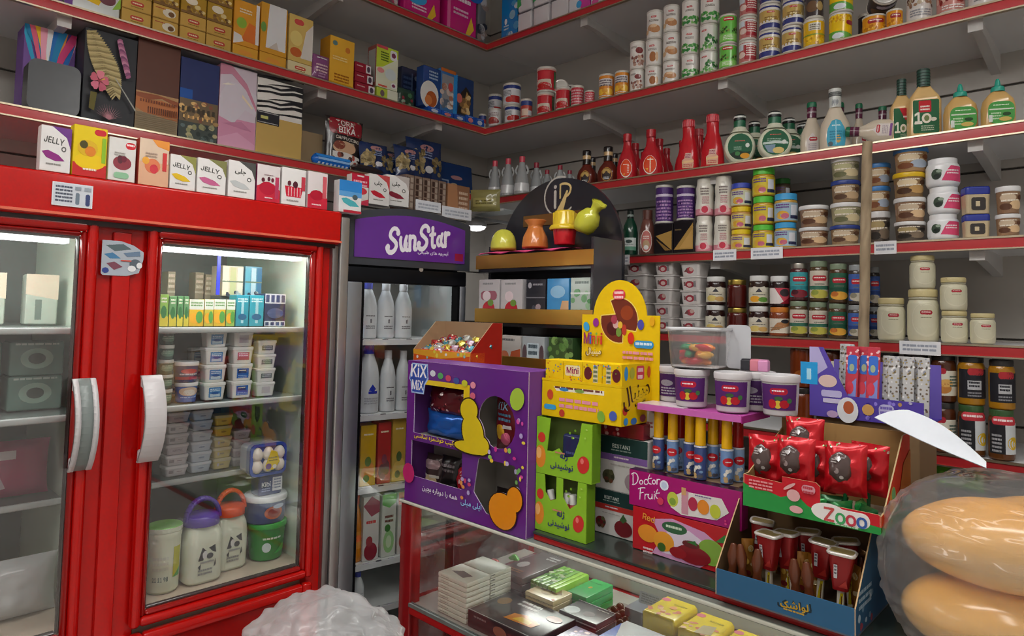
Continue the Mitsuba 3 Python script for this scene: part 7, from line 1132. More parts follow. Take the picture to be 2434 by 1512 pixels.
# --- black display stand with gold lips
sd = numbered('display_stand'); labels[sd] = {'label': 'black arched display stand with gold shelf lips and a round emblem, behind the sweets', 'category': 'display stand'}
SX0, SX1, SYF, SYB = .797, 1.309, -.80, -.655
BK = '23242a'
az = 2.01; sz = 1.801
m = M().box((SX0, SYF + .06, CT + .001), (SX0 + .012, SYB, sz - .02), BK, .001).box((SX1 - .012, SYF, CT + .001), (SX1, SYB, sz - .02), BK, .001, {'x+': '4a484c'})
t = np.linspace(0, math.pi, 33); cx_ = (SX0 + SX1) / 2 - .03; rw = (SX1 - SX0) / 2 + .012
arch = Polygon([(SX0 - .055, CT + .001), (SX1, CT + .001)] + [(cx_ + rw * math.cos(a) + .02, sz - .045 + (az - sz + .045) * math.sin(a)) for a in t])
m.prism(arch, .012, BK, lambda q: np.column_stack([q[:, 0], SYB + q[:, 2], q[:, 1]]))
scene[sd + '__body'] = dic(m, 'mat_gloss')
lips = ((1.744, 1.697), (1.562, 1.515), (1.406, 1.364))
for i, (zt_, zb_) in enumerate(lips):
    s_ = f'_{i:03d}' if i else ''
    scene[f'{sd}__shelf{s_}'] = dic(M().box((SX0 + .01, SYF + .002, zb_ - .012), (SX1 - .011, SYB, zb_ + .004), '1b1c20', .001), 'mat_gloss')
    sub(f'{sd}__gold_lip{s_}', M().box((SX0, SYF - .002, zb_), (SX1 - .001, SYF + .003, zt_), 'b08848', .001), 'mat_gold', 'gold shelf lip' if i == 0 else None)
em = M(); ex, ez, er = 1.049, 1.949, 0.067
mp = planar((ex, SYB, ez), (1, 0, 0), (0, 0, 1))
rg = [stroke([(er * math.cos(a), er * math.sin(a)) for a in np.radians(np.linspace(70, 320, 30))], er * .045), stroke([(-.28 * er, -.55 * er), (-.28 * er, .25 * er)], er * .08, er * .09), Point(-.28 * er, .5 * er).buffer(er * .1)]
P_ = [stroke([(.05 * er, -.1 * er), (.05 * er, .55 * er)], er * .05, er * .05), stroke([(.05 * er, .57 * er), (.4 * er, .6 * er), (.72 * er, .4 * er), (.66 * er, .1 * er), (.4 * er, -.05 * er)], er * .06), stroke([(.5 * er, .2 * er), (.3 * er, -.25 * er), (.05 * er, -.75 * er)], er * .06, er * .2), stroke([(.0, -.7 * er), (.3 * er, -.95 * er), (.6 * er, -.75 * er)], er * .05)]
em.prn([('g', shapely.union_all(rg), 'b4b0a8'), ('g', shapely.union_all(P_), 'c8b078')], mp); sub(sd + '__emblem', em, 'mat_gloss', 'round silver and gold emblem')
b0, b1, g0, g1 = 0.885, 1.168, 1.853, 1.893
sub(sd + '__name_plate', M().box((b0, SYB - .004, g0), (b1, SYB - .0005, g1), 'a07a4a', .001), 'mat_metal', 'small gold plate under the emblem')
# boxes in the stand
GSB = 'small boxes in the black display stand'
def SBX(px_, zb_, col, items, label, d=.044, y=-.79): x0, x1, z0, z1 = px_; one('small_box', carton(x1 - x0 - .002, d, z1 - z0, col, items), 'mat_gloss', label, 'box', at((x0 + x1) / 2, y, zb_), GSB)
zr = [z + .0045 for _, z in lips]
rb = [('e', .5, .28, .3, .2, 'b02a34'), ('rr', .1, .5, .9, .72, '9a5a68', .2), ('b', .2, .92, .5, 1, .08, '8a8a8c'), ('e', .4, .6, .2, .12, 'd8c8cc'), ('e', .6, .44, .14, .08, '6a8a3c')]
hh = lambda i: (lips[i][0] - zr[i])
def row(i, specs):
    for px_, col, it, lb in specs: x0, x1, z0, z1 = px_; SBX((x0, x1, zr[i], z1), zr[i], col, it, lb)
row(1, (((0.803, 0.905, 1.56, 1.662), 'b8b4b6', rb, 'white box with a strawberry print, left in the middle row of the black stand'), ((0.911, 1.012, 1.561, 1.66), 'b8b4b6', rb[:1] + rb[2:], 'white box with a red print, second in the middle row of the black stand'), ((1.027, 1.112, 1.562, 1.658), '2c2c32', [('e', .2, .86, .1, .07, '9a9aa0'), ('b', .36, .9, .5, 1, .08, '8a8a90'), ('dots', .1, .05, .9, .4, 12, .06, ['6a5a64', '9a8a90', '4a4a54'], 3), ('r', 0, .56, 1, .59, '6a6a70')], 'black printed box in the middle row of the black stand'), ((1.117, 1.208, 1.563, 1.659), '3f8ac0', [('e', .5, .7, .34, .14, '8ab8d8'), ('p', [(.5, 0), (1, 0), (1, .5), (.7, .5)], 'c8a078'), ('r', 0, 0, 1, .16, 'd8dce0'), ('b', .1, .14, .8, 1, .1, '2a3040')], 'blue printed box in the middle row of the black stand'), ((1.213, 1.303, 1.564, 1.66), 'a8b4ac', [('dots', .1, .1, .9, .7, 14, .07, ['6a9a6c', '8ab08a', '4f8a54'], 5), ('b', .2, .92, .6, 1, .1, '3a4a44'), ('r', 0, .64, 1, .68, 'd0d8d4')], 'grey green printed box at the right of the middle row of the black stand')))
row(2, (((0.802, 0.889, 1.394, 1.469), '17191c', [], 'plain black box at the left of the bottom row of the black stand'), ((0.902, 1.008, 1.401, 1.474), 'c0bcb8', [('p', [(.5, 0), (1, 0), (1, .6), (.6, .5)], 'b0583c'), ('e', .3, .36, .2, .16, 'c8785a'), ('b', .15, .9, .6, 1, .12, '6a6a6c')], 'white and orange box in the bottom row of the black stand'), ((1.014, 1.112, 1.407, 1.474), 'a8b0b4', [('r', .24, .1, .76, .8, 'c4d4dc'), ('e', .12, .45, .1, .3, '5a4a50'), ('e', .88, .45, .1, .3, '5a4a50'), ('b', .3, .76, .4, 2, .2, '4a5a64')], 'pale grey box with dark ovals in the bottom row of the black stand'), ((1.128, 1.226, 1.414, 1.475), '3c5a34', [('dots', .05, .05, .95, .95, 26, .1, ['5f8a4a', '7aa05a', '2a4426', '4f7a3c'], 5)], 'leafy green box in the bottom row of the black stand')))
# toys on top of the stand
zt0 = lips[0][0]; gx = np.linspace(0, 1, 22); gy = np.linspace(0, 1, 8); uu, vv = np.meshgrid(gx, gy)
zz = zt0 + .008 + .006 * np.sin(uu * 9) ** 2 * vv + .004 * meshkit.fbm(np.stack([uu * 7, vv * 3, uu * 0], -1), 3) + .004 * vv; zz = np.where(vv < .1, zt0 + .003 + .005 * np.abs(np.sin(uu * 11)), zz)
V = np.column_stack([(SX0 + .014 + uu * (SX1 - SX0 - .12)).ravel(), (SYF - .006 + vv * .1).ravel(), zz.ravel()]); k = np.arange(22 * 8).reshape(8, 22); F = np.column_stack([k[:-1, :-1].ravel(), k[:-1, 1:].ravel(), k[1:, 1:].ravel(), k[1:, :-1].ravel()])
m = M().add(V, F, 'cc4a7a').add(V - [0, 0, .002], F[:, ::-1], 'cc4a7a'); one('pink_cloth', m, 'mat_matte', 'pink plastic sheet draped over the top shelf of the black stand', 'sheet')
ztp = zt0 + .02
def TY(mesh, px, label, cat, y=-.745, mat='mat_gloss', rz=0, dz=0, **k): one('sand_toy', mesh, mat, label, cat, at(px, y, ztp + dz, rz, .9), 'bagged toys on top of the black stand')
a = np.linspace(0, math.pi / 2, 8)
TY(M().lathe([('c8c84a', [(0, 0), (.05, 0)] + [(.05 * math.cos(t) ** .8, .012 + .07 * math.sin(t)) for t in a])], 24), 0.875, 'pale yellow dome toy at the left on the black stand', 'toy')
m = M().lathe([('c8783c', [(0, 0), (.048, 0), (.05, .006), (.046, .04), (.03, .072), (.027, .085), (.042, .102), (.036, .106), (0, .1)])], 12); TY(m, 1.022, 'orange plastic bag toy tied at the neck, on the black stand', 'toy')
m = M().lathe([('c4242c', [(0, 0), (.036, 0), (.042, .055)]), ('d8b830', [(.052, .05), (.056, .056), (.05, .066), (.043, .068), (.038, .112), (.034, .118), (0, .12)])], 26)
for k in range(8): q = k * math.pi / 4; m.box((.039 * math.cos(q) - .003, .039 * math.sin(q) - .003, .072), (.039 * math.cos(q) + .003, .039 * math.sin(q) + .003, .112), 'd8b830', .001)
TY(m, 1.153, 'red toy pail wearing a yellow bucket like a hat', 'toy', y=-.75, dz=.006)
m = M().lathe([('b8b83a', [(0, 0), (.03, .002), (.04, .02), (.042, .05), (.03, .075), (.016, .085), (.02, .105), (.028, .118), (.02, .118), (0, .108)])], 11).tf(T().translate([0, 0, .035]) @ T().rotate([0, 1, 0], 42)); 
m.v = [v + (meshkit.noise(v * 60, 3) - .5)[:, None] * .008 for v in m.v]; TY(m, 1.234 - .004, 'crumpled yellow bag toy leaning at the right end of the black stand', 'toy', y=-.765, dz=.012)

# --- green drink boxes
GG = 'green drink jelly boxes on the counter'
LG = '84b42c'
gx0, gx1 = kx1 + .002, 1.539
def gbox(z0, h, x1, w2, label, key='drink_jelly_box'):
    k = numbered(key); labels[k] = {'label': label, 'category': 'display box', 'group': GG}; w = x1 - gx0
    holes = [affinity.translate(unit(p, w, h), 0, 0) for p in w2]
    f = unit(sbox(0, 0, 1, 1), w, h).difference(shapely.union_all(holes))
    m = M().prism(f, .002, LG, lambda q: np.column_stack([gx0 + q[:, 0], -1.12 + q[:, 2], z0 + q[:, 1]]), back='8a7a5a')
    m.box((gx0, -1.118, z0), (gx0 + .002, -1.085, z0 + h), '7aa428').box((x1 - .002, -1.118, z0), (x1, -1.085, z0 + h), '5f8a1c').box((gx0, -1.087, z0), (x1, -1.085, z0 + h), '4a5a2a').box((gx0, -1.118, z0), (x1, -1.085, z0 + .002), LG)
    u = shapely.union_all(w2)
    m.prn([('g', oval(.08, .3, .1, .2).intersection(sbox(0, 0, 1, 1)).difference(u), 'd8862c'), ('g', oval(.05, .36, .05, .1).intersection(sbox(0, 0, 1, 1)).difference(u), 'e8b06a'), ('g', oval(.1, .64, .07, .09).difference(u), 'c83a2c'), ('e', .86, .3, .1, .15, 'c0302c', -20), ('e', .84, .36, .03, .05, 'd8706a'), ('a', 'jele', .52, .3, .14, '2c3060'), ('a', 'nush', .48, .12, .13, '2c3060', 'c', 0, .42), ('b', .36, .44, .18, 1, .05, 'c07a6a'), ('dots', .6, .7, .98, .95, 6, .02, ['a8cc5a', '6a9a24'], 4)], planar((gx0, -1.12, z0), (1, 0, 0), (0, 0, 1)), w, h)
    scene[k + '__carton'] = dic(m, 'mat_card'); return k
h1 = 1.153 - TZ; h2 = 1.293 - TZ - h1
gbox(TZ + .001, h1 - .002, gx1, [Polygon([(.18, 1), (.2, .7), (.3, .56), (.42, .62), (.42, 1)]), Polygon([(.55, 1), (.55, .68), (.68, .5), (.82, .62), (.84, 1)])], 'lower lime green drink jelly box with white caps showing in its openings')
gbox(TZ + h1, h2 - .002, gx1 + .014, [Polygon([(.26, 1.0), (.2, .42), (.3, .42), (.42, .5), (.52, .36), (.68, .4), (.78, .7), (.82, 1.0)])], 'upper lime green drink jelly box with a wide scalloped opening')
pf = [(.012, 0), (.014, .003), (.014, .03), (.008, .05)]
b1_ = dic(M().lathe([('c04a4a', [(0, 0)] + pf)], 16), 'mat_gloss'); c1_ = dic(M().lathe([('d8d8d4', [(.0095, .05), (.0095, .072), (.008, .075), (0, .075)])], 14), 'mat_plastic')
for i, x in enumerate((.3, .68, .5)): thing('drink_jelly', [('body', b1_), ('cap', c1_)], at(gx0 + (gx1 - gx0) * x, -1.1 + .0 * (i == 2), TZ + .03, 0, (1, 1, .95), ry=-14 + 10 * i), f'small drink jelly bottle with a white cap, {["left", "right", "middle"][i]} one in the lower green box', 'bottle', 'bottles in the lower green box')
one('navy_pack', carton(.07, .022, .1, '20264c', [('b', .2, .6, .6, 1, .1, '4a5080')], bev=.006), 'mat_gloss', 'dark navy pack standing inside the upper green box', 'pack', at((gx0 + gx1) / 2 + .03, -1.112, TZ + h1 + .004, 0))

# --- big yellow candy box with an arched backboard
yb = numbered('yellow_candy_box'); labels[yb] = {'label': 'bright yellow candy display box with an arched backboard, on top of the green boxes', 'category': 'display box'}
YL = 'dcb808'; yz0 = TZ + h1 + h2; yw, yh, yd = 1.624 - kx1 - .003, .142, .125; YT = at(kx1 + .003, -1.105, yz0, 0)
spots = lambda n, sd, x0=.02, x1=.98, y0=.05, y1=.95, r=.035: ('dots', x0, y0, x1, y1, n, r, ['c0392c', '3a8ac8', '7aa83c', '8a2a6a', 'd8862c', '4a5ab0'], sd)
m = M().box((0, 0, 0), (yw, yd, yh * .62), YL, .001).box((.0, .0, yh * .62), (yw, .003, yh * .66), YL)
m.prn([('p', [(.16, .86), (.8, .88), (.8, .76), (.2, .74)], 'e4dcc8'), ('b', .18, .87, .6, 1, .1, '6a3a2c'), ('e', .3, .8, .06, .05, '3a7ab0'), ('e', .5, .8, .06, .05, '7a9a4a'), ('b', .24, .56, .5, 2, .17, 'd88aa0'), ('rr', .04, .2, .2, .34, '3a9ad0', .4), ('e', .12, .62, .04, .14, 'c0482c'), ('e', .28, .14, .035, .1, 'b03a2c'), ('e', .77, .2, .045, .15, '7aa83c', 15), ('e', .91, .26, .045, .13, '4a5aa8', -15)], front(0, 0, 0), yw, yh * .62)
m.prn([('e', .12, .4, .08, .12, 'c0392c'), ('a', 'shan', .54, .5, .62, '3a1c0c', 'c', 14, .92), ('a', 'shan', .55, .54, .5, 'd8b418', 'c', 14, .8), ('e', .14, .12, .07, .1, '3a8ac8'), ('e', .4, .1, .1, .09, '3a6ab0'), ('e', .7, .14, .1, .1, '8a3a4a')], right(yw, 0, 0), yd, yh * .62)
# side wing panel rising to the backboard
wing = Polygon([(0, yh * .62), (yd, yh * .62), (yd, yh), (0, yh)]); m.prism(wing, .003, YL, lambda q: np.column_stack([yw - q[:, 2], q[:, 0], q[:, 1]]))
m.prn([('e', .14, .6, .06, .3, '3a8ac8'), ('e', .34, .6, .08, .26, 'a8a83c'), ('rr', .48, .3, .74, .9, 'c83a54', .1), ('b', .52, .8, .18, 2, .3, 'e8c8cc'), ('e', .9, .6, .06, .26, 'c0482c')], right(yw, 0, yh * .62), yd, yh * .38)
scene[yb + '__box'] = {**dic(m, 'mat_card'), 'to_world': YT}
Wb, Hb = yw - .006, .115
bo = unit(sbox(0, 0, 1, 1), Wb, Hb).union(affinity.translate(unit(oval(0, 0, 1, 1, 0, 40), .082, .098), Wb * .5, Hb * .92)); cho = oval(Wb * .5, Hb * .88, .056, .056, 0, 36).difference(Polygon([(Wb * .5 - .06, Hb * .88 + .01), (Wb * .5 - .01, Hb * .88 + .015), (Wb * .5 - .03, Hb * .88 + .06), (Wb * .5 - .07, Hb * .88 + .06)])).difference(Polygon([(Wb * .5 + .012, Hb * .88 - .02), (Wb * .5 + .07, Hb * .88 - .028), (Wb * .5 + .04, Hb * .88 - .07), (Wb * .5 + .01, Hb * .88 - .06)]))
bx_ = yw - Wb + .022; m = M().prism(bo, .003, YL, lambda q: np.column_stack([bx_ + q[:, 0], yd + q[:, 2], yh + q[:, 1] - .001]), back='b8a480')
m.box((bx_, yd, 0), (bx_ + Wb, yd + .003, yh), YL)
rel = lambda g: affinity.scale(g, 1 / Wb, 1 / Hb, origin=(0, 0))
m.prn([('g', rel(cho.buffer(.003)), 'e0c860'), ('g', rel(cho), '6a2a1c'), ('e', .6, 1.05, .08, .16, '8a3a1c'), ('e', .42, .7, .08, .16, '4a1818'), ('e', .46, .8, .04, .1, 'c8a0a0'), ('e', .5, .62, .035, .1, '6a8a3c'), ('e', .57, .68, .03, .12, 'b03a2c'), ('e', .44, .9, .04, .1, '9a3a4a'), ('e', .52, .78, .03, .08, 'd8b03c'), ('rr', .42, 1.34, .58, 1.56, 'c83a44', .1), ('b', .44, 1.52, .12, 2, .1, 'e8c4c4'), ('e', .07, .72, .04, .11, '3a9ad0', 20), ('e', .2, .82, .04, .1, '8a2a8a'), ('e', .78, .8, .04, .11, '4a4aa0'), ('e', .66, .5, .04, .13, 'c8301c'), ('rr', .7, .3, .94, .46, '3a8ac0', .3), ('b', .72, .42, .2, 1, .1, 'c8dcec'), ('b', .56, .22, .38, 2, .11, 'd8909c'), ('e', .92, .88, .03, .1, 'd8a01c'),
    ('t', 'M', .08, .34, .24, '8a2a6a', 'c', 0, .08), ('t', 'i', .135, .34, .24, '3a6ab0', 'c', 0, .05), ('t', 'n', .175, .34, .24, 'c0392c', 'c', 0, .06), ('t', 'i', .215, .34, .24, '7aa83c', 'c', 0, .05), ('t', 'n', .25, .34, .24, 'd8602c', 'c', 0, .06), ('t', 'i', .285, .34, .24, 'c0392c', 'c', 0, .05), ('a', 'shan', .18, .06, .2, '4a2a14', 'c', 0, .22), ('a', 'shan', .182, .068, .18, 'e0d0a0', 'c', 0, .2)], planar((bx_, yd, yh - .001), (1, 0, 0), (0, 0, 1)), Wb, Hb)
scene[yb + '__backboard'] = {**dic(m, 'mat_card'), 'to_world': YT}
sm = [[spots(16, 1)], [('rr', .1, .3, .9, .8, 'e0d0a0', .1), ('t', 'Mini', .5, .42, .28, '8a2a4a', 'c', 0, .7), spots(8, 2, y0=.02, y1=.25)], [('e', .3, .5, .2, .3, '5a1c24'), ('r', .56, .1, .8, .9, 'c8c0a0'), ('b', .58, .85, .2, 4, .2, '4a5a3c'), spots(6, 3, y0=.85)], [('r', .2, .1, .44, .9, 'c8c0a0'), ('b', .22, .85, .2, 4, .2, '4a5a3c'), ('e', .7, .5, .2, .3, '5a1c24'), spots(6, 4, y0=.85)]]
for i in range(4): one('small_candy_box', carton((yw - .008) / 4, .05, .052, YL, sm[i] + [spots(6, 9 + i, r=.03)]), 'mat_card', f'{ORD[i]} small spotted yellow box from the left, inside the big yellow box', 'box', YT @ at(.0035 + (yw - .006) * (i + .5) / 4, .008, yh * .62 + .0006), 'small candy boxes in the big yellow box')

one('brown_carton', M().box((gx0 + .004, -1.08, TZ + .001), (gx0 + .075, -.985, yz0 - .001), '7a6248', .002), 'mat_card', 'brown carton propping the yellow candy box from behind the green boxes', 'box')
# --- tea cartons, juice powder boxes and their neighbours
GTT = 'tea cartons on the counter'
def tea(z0, h, x0, x1, c, berry, label, y=-1.026):
    one('herbal_tea_box', carton(x1 - x0, .07, h, 'c9c7c4', [('r', 0, .68, 1, 1, '1f3a38'), ('t', 'BISTANI', .5, .8, .07, 'c4ccc8', 'c', 0, .44), ('b', .3, .77, .4, 1, .04, '8a9a94'), ('r', 0, .56, 1, .68, c), ('b', .36, .64, .3, 1, .05, 'd8c8d4'), ('e', .26, .26, .12, .12, berry), ('dots', .16, .16, .38, .36, 8, .04, ['3a3a28', '5a5a3c', '6a3a2c'], 3), ('e', .78, .22, .2, .18, berry if berry != '4a4a34' else '9a8a90'), ('p', [(.7, .4), (.78, .54), (.86, .42), (.78, .34)], '3a5a34'), ('b', .3, .5, .4, 1, .04, 'a8a4a0')], faces={'z+': 'd4d4d2'}), 'mat_card', label, 'box', at((x0 + x1) / 2, y, z0), GTT)
TZT = TZ + .001; th = 1.121 - TZT
tea(TZT, th, 1.48, 1.608, 'b0302c', '6a1c24', 'lower white tea carton with a red band and a pomegranate flower')
tea(TZT + th + .001, 1.251 - TZT - th, 1.496, 1.645, '7a5a9a', '4a4a34', 'upper white tea carton with a purple band')
zt2 = 1.251 + .003
m = carton(.13, .07, .036, '7a1c24', [('dots', .05, .1, .5, .9, 10, .14, ['c8a0a0', '5a2a34', 'b03a3c'], 3)]); one('red_pack', m, 'mat_gloss', 'dark red pack lying on the upper tea carton', 'pack', at(1.568, -1.026, zt2))
m = M().lathe([('c4c0b8', [(0, -.008), (.032, -.008), (.035, -.004), (.035, .004), (.032, .008), (0, .008)])], 26).tf(T().rotate([1, 0, 0], 90)); m.prn([('b', .1, .62, .8, 2, .18, '9a5a54')], front(-.025, -.0085, -.025), .05, .05)
one('round_tin', m, 'mat_plastic', 'round pale box standing on edge against the red pack', 'box', at(1.622, -.99, zt2 + .0355))
rx0, rx1 = 1.628, 1.888; rh = .096; TZR = TZ + .001
GJP = 'drink powder boxes on the counter'
one('juice_powder_box', carton(rx1 - rx0, .03, rh, 'b01c24', [('p', [(.2, .02), (.4, .0), (.66, .0), (.9, .5), (.7, .8), (.4, .92), (.2, .8), (.3, .4)], 'c490b8'), ('p', [(.3, .1), (.6, .1), (.76, .5), (.56, .74), (.34, .7), (.36, .4)], 'd4c8d8'), ('g', oval(.42, .72, .12, .13, -8), '2f5a3c'), ('b', .34, .76, .16, 1, .1, 'c8d8c4'), ('e', .16, .44, .1, .2, 'd88a2c'), ('e', .32, .36, .1, .22, 'd8922c'), ('e', .3, .22, .04, .1, '3a5a24'), ('e', .76, .4, .12, .28, '7aa03c'), ('p', [(.8, .66), (.94, .7), (.88, .86)], '2f7a34'), ('e', .6, .24, .16, .2, '7a1620'), ('e', .46, .2, .08, .12, '8a1c24'), ('e', .58, .46, .08, .08, '5a1c20'), ('p', [(.54, .5), (.62, .56), (.64, .46)], '2a6a30'), ('t', 'Red', .17, .74, .14, 'd8903c', 'c', -6, .16), ('b', .12, .12, .1, 2, .08, 'e0c8c8')], faces={'x+': '4a0c10', 'z+': '9a1c24'}), 'mat_gloss', 'red drink powder box with peaches, a pomegranate and an apple', 'box', at((rx0 + rx1) / 2, -1.06, TZR), GJP)
dx0, dx1 = 1.617, 1.893; dh = .081; dz0 = TZR + rh + .001
def script(s):
    S = {'D': [stroke([(.1, 1), (.12, .05)], .05), stroke([(-.05, .95), (.4, 1), (.62, .6), (.45, .15), (.05, .03)], .05)], 'F': [stroke([(.15, 1), (.1, .02)], .05), stroke([(-.05, .92), (.3, 1), (.62, .98)], .05), stroke([(.1, .55), (.45, .6)], .045)], 'o': [oval(.2, .22, .2, .22).difference(oval(.2, .22, .11, .13))], 'c': [stroke([(.4, .38), (.2, .44), (.06, .22), (.2, .02), (.42, .1)], .045)], 't': [stroke([(.18, .85), (.14, .1), (.34, .04)], .045), stroke([(0, .5), (.36, .55)], .04)], 'r': [stroke([(.06, .44), (.06, .02)], .045), stroke([(.06, .28), (.2, .44), (.36, .4)], .045)], 'u': [stroke([(.06, .44), (.08, .1), (.24, .04), (.36, .2)], .045), stroke([(.38, .44), (.4, .04)], .045)], 'i': [stroke([(.1, .44), (.1, .03)], .045), Point(.12, .64).buffer(.055)]}
    W_ = {'D': .74, 'F': .56, 'o': .44, 'c': .44, 't': .4, 'r': .38, 'u': .5, 'i': .24}; out, x = [], 0
    for ch in s: out += [affinity.translate(g, x, 0) for g in S[ch]]; x += W_[ch]
    return affinity.affine_transform(shapely.union_all(out), [1, 0, .2, 1, 0, 0])
sc = lambda g, s, x, y: affinity.translate(affinity.scale(g, s * .3, s, origin=(0, 0)), x, y)
one('doctor_fruit_box', carton(dx1 - dx0, .03, dh, '9c1468', [('g', sc(script('Doctor'), .32, .03, .56), 'e8e0ea'), ('g', sc(script('Fruit'), .32, .1, .2), 'e8e0ea'), ('c', .34, .74, .14, 'd8dcec'), ('c', .34, .74, .09, 'b8c4dc'), ('p', [(.4, .2), (.42, .5), (.52, .7), (.84, .72), (.9, .4), (.8, .14), (.5, .06)], 'd8d4d0'), ('e', .42, .42, .05, .2, 'b8c04a'), ('e', .42, .36, .03, .1, '7a9a3c'), ('r', .5, .1, .56, .72, 'c08a9a'), ('r', .5, .6, .54, .8, 'c89a6a'), ('e', .6, .42, .04, .18, 'a82c4a'), ('e', .69, .4, .05, .19, 'd8842c'), ('e', .79, .36, .045, .18, 'b8c03c'), ('e', .31, .3, .03, .1, 'c83a5a'), ('b', .62, .68, .14, 1, .05, '6a5a8a'), ('dots', .84, .05, .98, .3, 6, .03, ['c83a7a', 'd86a9a'], 3)], faces={'z+': '2a0a1c', 'x+': '7c1054'}), 'mat_gloss', 'magenta fruit powder box with white script lettering, lying on the red box', 'box', at((dx0 + dx1) / 2, -1.06, dz0), GJP)
# candy tubes
zt3 = dz0 + dh + .001
def tube(capc, bodyc):
    m = M().lathe([(bodyc, [(0, 0), (.0125, 0), (.0135, .002), (.0135, .07)]), ('c8ccd4', [(.0142, .07), (.0142, .074)])], 18)
    curved(m, [(.0135, 0), (.0135, .07)], [('e', .5, .68, .4, .14, 'b8202c'), ('b', .3, .7, .4, 1, .06, 'e4d8d8'), ('dots', .1, .05, .9, .45, 10, .06, ['d8d4cc', '4a4a54', 'b89a6a', '6a8ab0'], 3)], .03, .064, .003)
    c = M().lathe([(capc, [(.0118, .074), (.011, .142), (.0095, .145), (0, .145)])], 12); 
    return shp([('body', m, 'mat_gloss'), ('cap', c, 'mat_plastic')])
TB = [tube('d8a40c', '3a4a7a'), tube('d8a40c', '6a8ab8'), tube('9c1410', '8ba8cc')]
for i, (px, yk, k) in enumerate(((1.668, -1.015, 0), (1.705, -1.015, 1), (1.746, -1.01, 0), (1.783, -1.03, 0), (1.795, -.995, 1), (1.84, -1.02, 1), (1.705, -.982, 2), (1.803, -.975, 2), (1.849, -.985, 2), (1.74, -.975, 2), (1.66, -.98, 2))):
    thing('candy_tube', TB[k], at(px, yk, zt3, 20 * (i % 3)), f'{"red" if k == 2 else "yellow"} capped candy tube, {ORD[i] if i < 6 else ["first", "second", "third", "fourth", "fifth"][i - 6] + " in the back row"}' + (' in the front row from the left' if i < 6 else ' of the tube cluster'), 'tube', 'candy tubes on the magenta box')
zt4 = zt3 + .1465
tx0, tx1 = 1.629, 1.884
m = M().box((tx0, -1.045, zt4), (tx1, -.905, zt4 + .003), 'b04a9a').box((tx0, -1.047, zt4 - .01), (tx1, -1.045, zt4 + .004), 'c060aa').box((tx1, -1.045, zt4 - .012), (tx1 + .002, -.905, zt4 + .003), 'a02a80')
m.box((tx0, -1.045, zt4 + .003), (tx0 + .12, -.905, zt4 + .005), 'b8aab4'); one('pink_tray', m, 'mat_gloss', 'pink card tray lying across the tops of the candy tubes', 'tray')
zt5 = zt4 + .0055
def wtub(r, h, lab2=False):
    pf = [(r * .82, 0), (r * .86, .003), (r * .95, h - .014)]
    b = M().lathe([('b9b6b8', [(0, 0)] + pf)]); l = curved(M(), pf, [('r', 0, 0, 1, 1, '4f2464'), ('rr', .3, .6, .74, .86, 'b01c34', .3), ('b', .36, .78, .3, 1, .1, 'ecdce0'), ('e', .5, .22, .1, .16, 'c8b03c'), ('e', .36, .24, .1, .18, 'b0202c'), ('e', .66, .24, .12, .16, 'a81c28'), ('e', .52, .46, .1, .08, '3a5a34'), ('e', .78, .38, .06, .1, '3a6a3c')] if not lab2 else [('r', 0, 0, .9, 1, '3c1c4e'), ('e', .4, .6, .2, .14, '8a8490'), ('b', .2, .4, .5, 3, .12, '9a94a0')], r * 2.1, h * .62, h * .16)
    c = M().lathe([('c9c6c8', [(r * .96, h - .015), (r, h - .014), (r * 1.01, h - .003), (r * .97, h)]), ('c2c0c2', [(r * .97, h), (r * .9, h), (r * .88, h - .004), (0, h - .004)])]); return Kind(r, h, [('body', b, 'mat_gloss'), ('lid', c, 'mat_plastic'), ('label', l, 'mat_card')])
K['wtub'], K['wtub_b'] = wtub(.04, .085), wtub(.04, .085, True)
for i, (x, yk, kd, nm) in enumerate(((1.741, -.995, 'wtub', 'left front'), (1.843, -1., 'wtub', 'right front'), (1.666, -.945, 'wtub_b', 'left back'), (1.867, -.93, 'wtub_b', 'middle back'), (1.948 , -.97, 'wtub', 'far right'))):
    k = K[kd]; thing('fruit_candy_tub', k.parts, at(x - (.012 if i == 4 else 0), yk, zt5, 14), f'white tub with a purple label, {nm} one on the pink tray', 'tub', 'white tubs on the pink tray')
# clear tub of jelly sweets standing upside down
kc = numbered('gummy_tub'); labels[kc] = {'label': 'clear square tub with coloured jelly sweets inside, on top of the white tubs', 'category': 'tub'}
zg = zt5 + .0865; rq = rring(.85, .3); tc = at(1.748, -.975, zg, 10)
scene[kc + '__tub'] = {**dic(M().lathe([('ffffff', [(.052, 0), (.055, .004), (.062, .085)])], ring=rq), 'mat_film'), 'to_world': tc}
scene[kc + '__rim'] = {**dic(M().lathe([('b4b6b8', [(.0625, .085), (.066, .086), (.066, .093), (.06, .093)])], ring=rq).lathe([('b4b6b8', [(.0, .0), (.052, 0), (.054, .003), (.05, .004), (0, .004)])], ring=rq), 'mat_gloss'), 'to_world': tc}
rs = random.Random(9); gm = []
for c in ('b82430', '2a7a54', 'd87a2c', 'c84a2c', 'd8a03c', '3a8a6a'):
    a = np.linspace(-1, 1, 5); gm.append(dic(M().lathe([(c, [(0, -.02)] + [(.009 * math.sqrt(max(1 - t * t * .9, .05)), .019 * t) for t in a] + [(0, .02)])], 10), 'mat_gloss'))
for i in range(26):
    l_ = i // 9; t_ = tc @ at(rs.uniform(-.03, .03), rs.uniform(-.024, .024), .016 + .015 * l_, rs.uniform(0, 360), rx=90 + rs.uniform(-20, 20))
    q = (i * 5 + l_) % 6 if l_ else 0 if i % 3 else 2; thing('jelly_sweet', [('', gm[q])], t_, f'{["red", "dark green", "orange", "orange red", "yellow", "mid green"][q]} jelly sweet lying in the clear tub', 'sweet', 'jelly sweets in the clear tub')
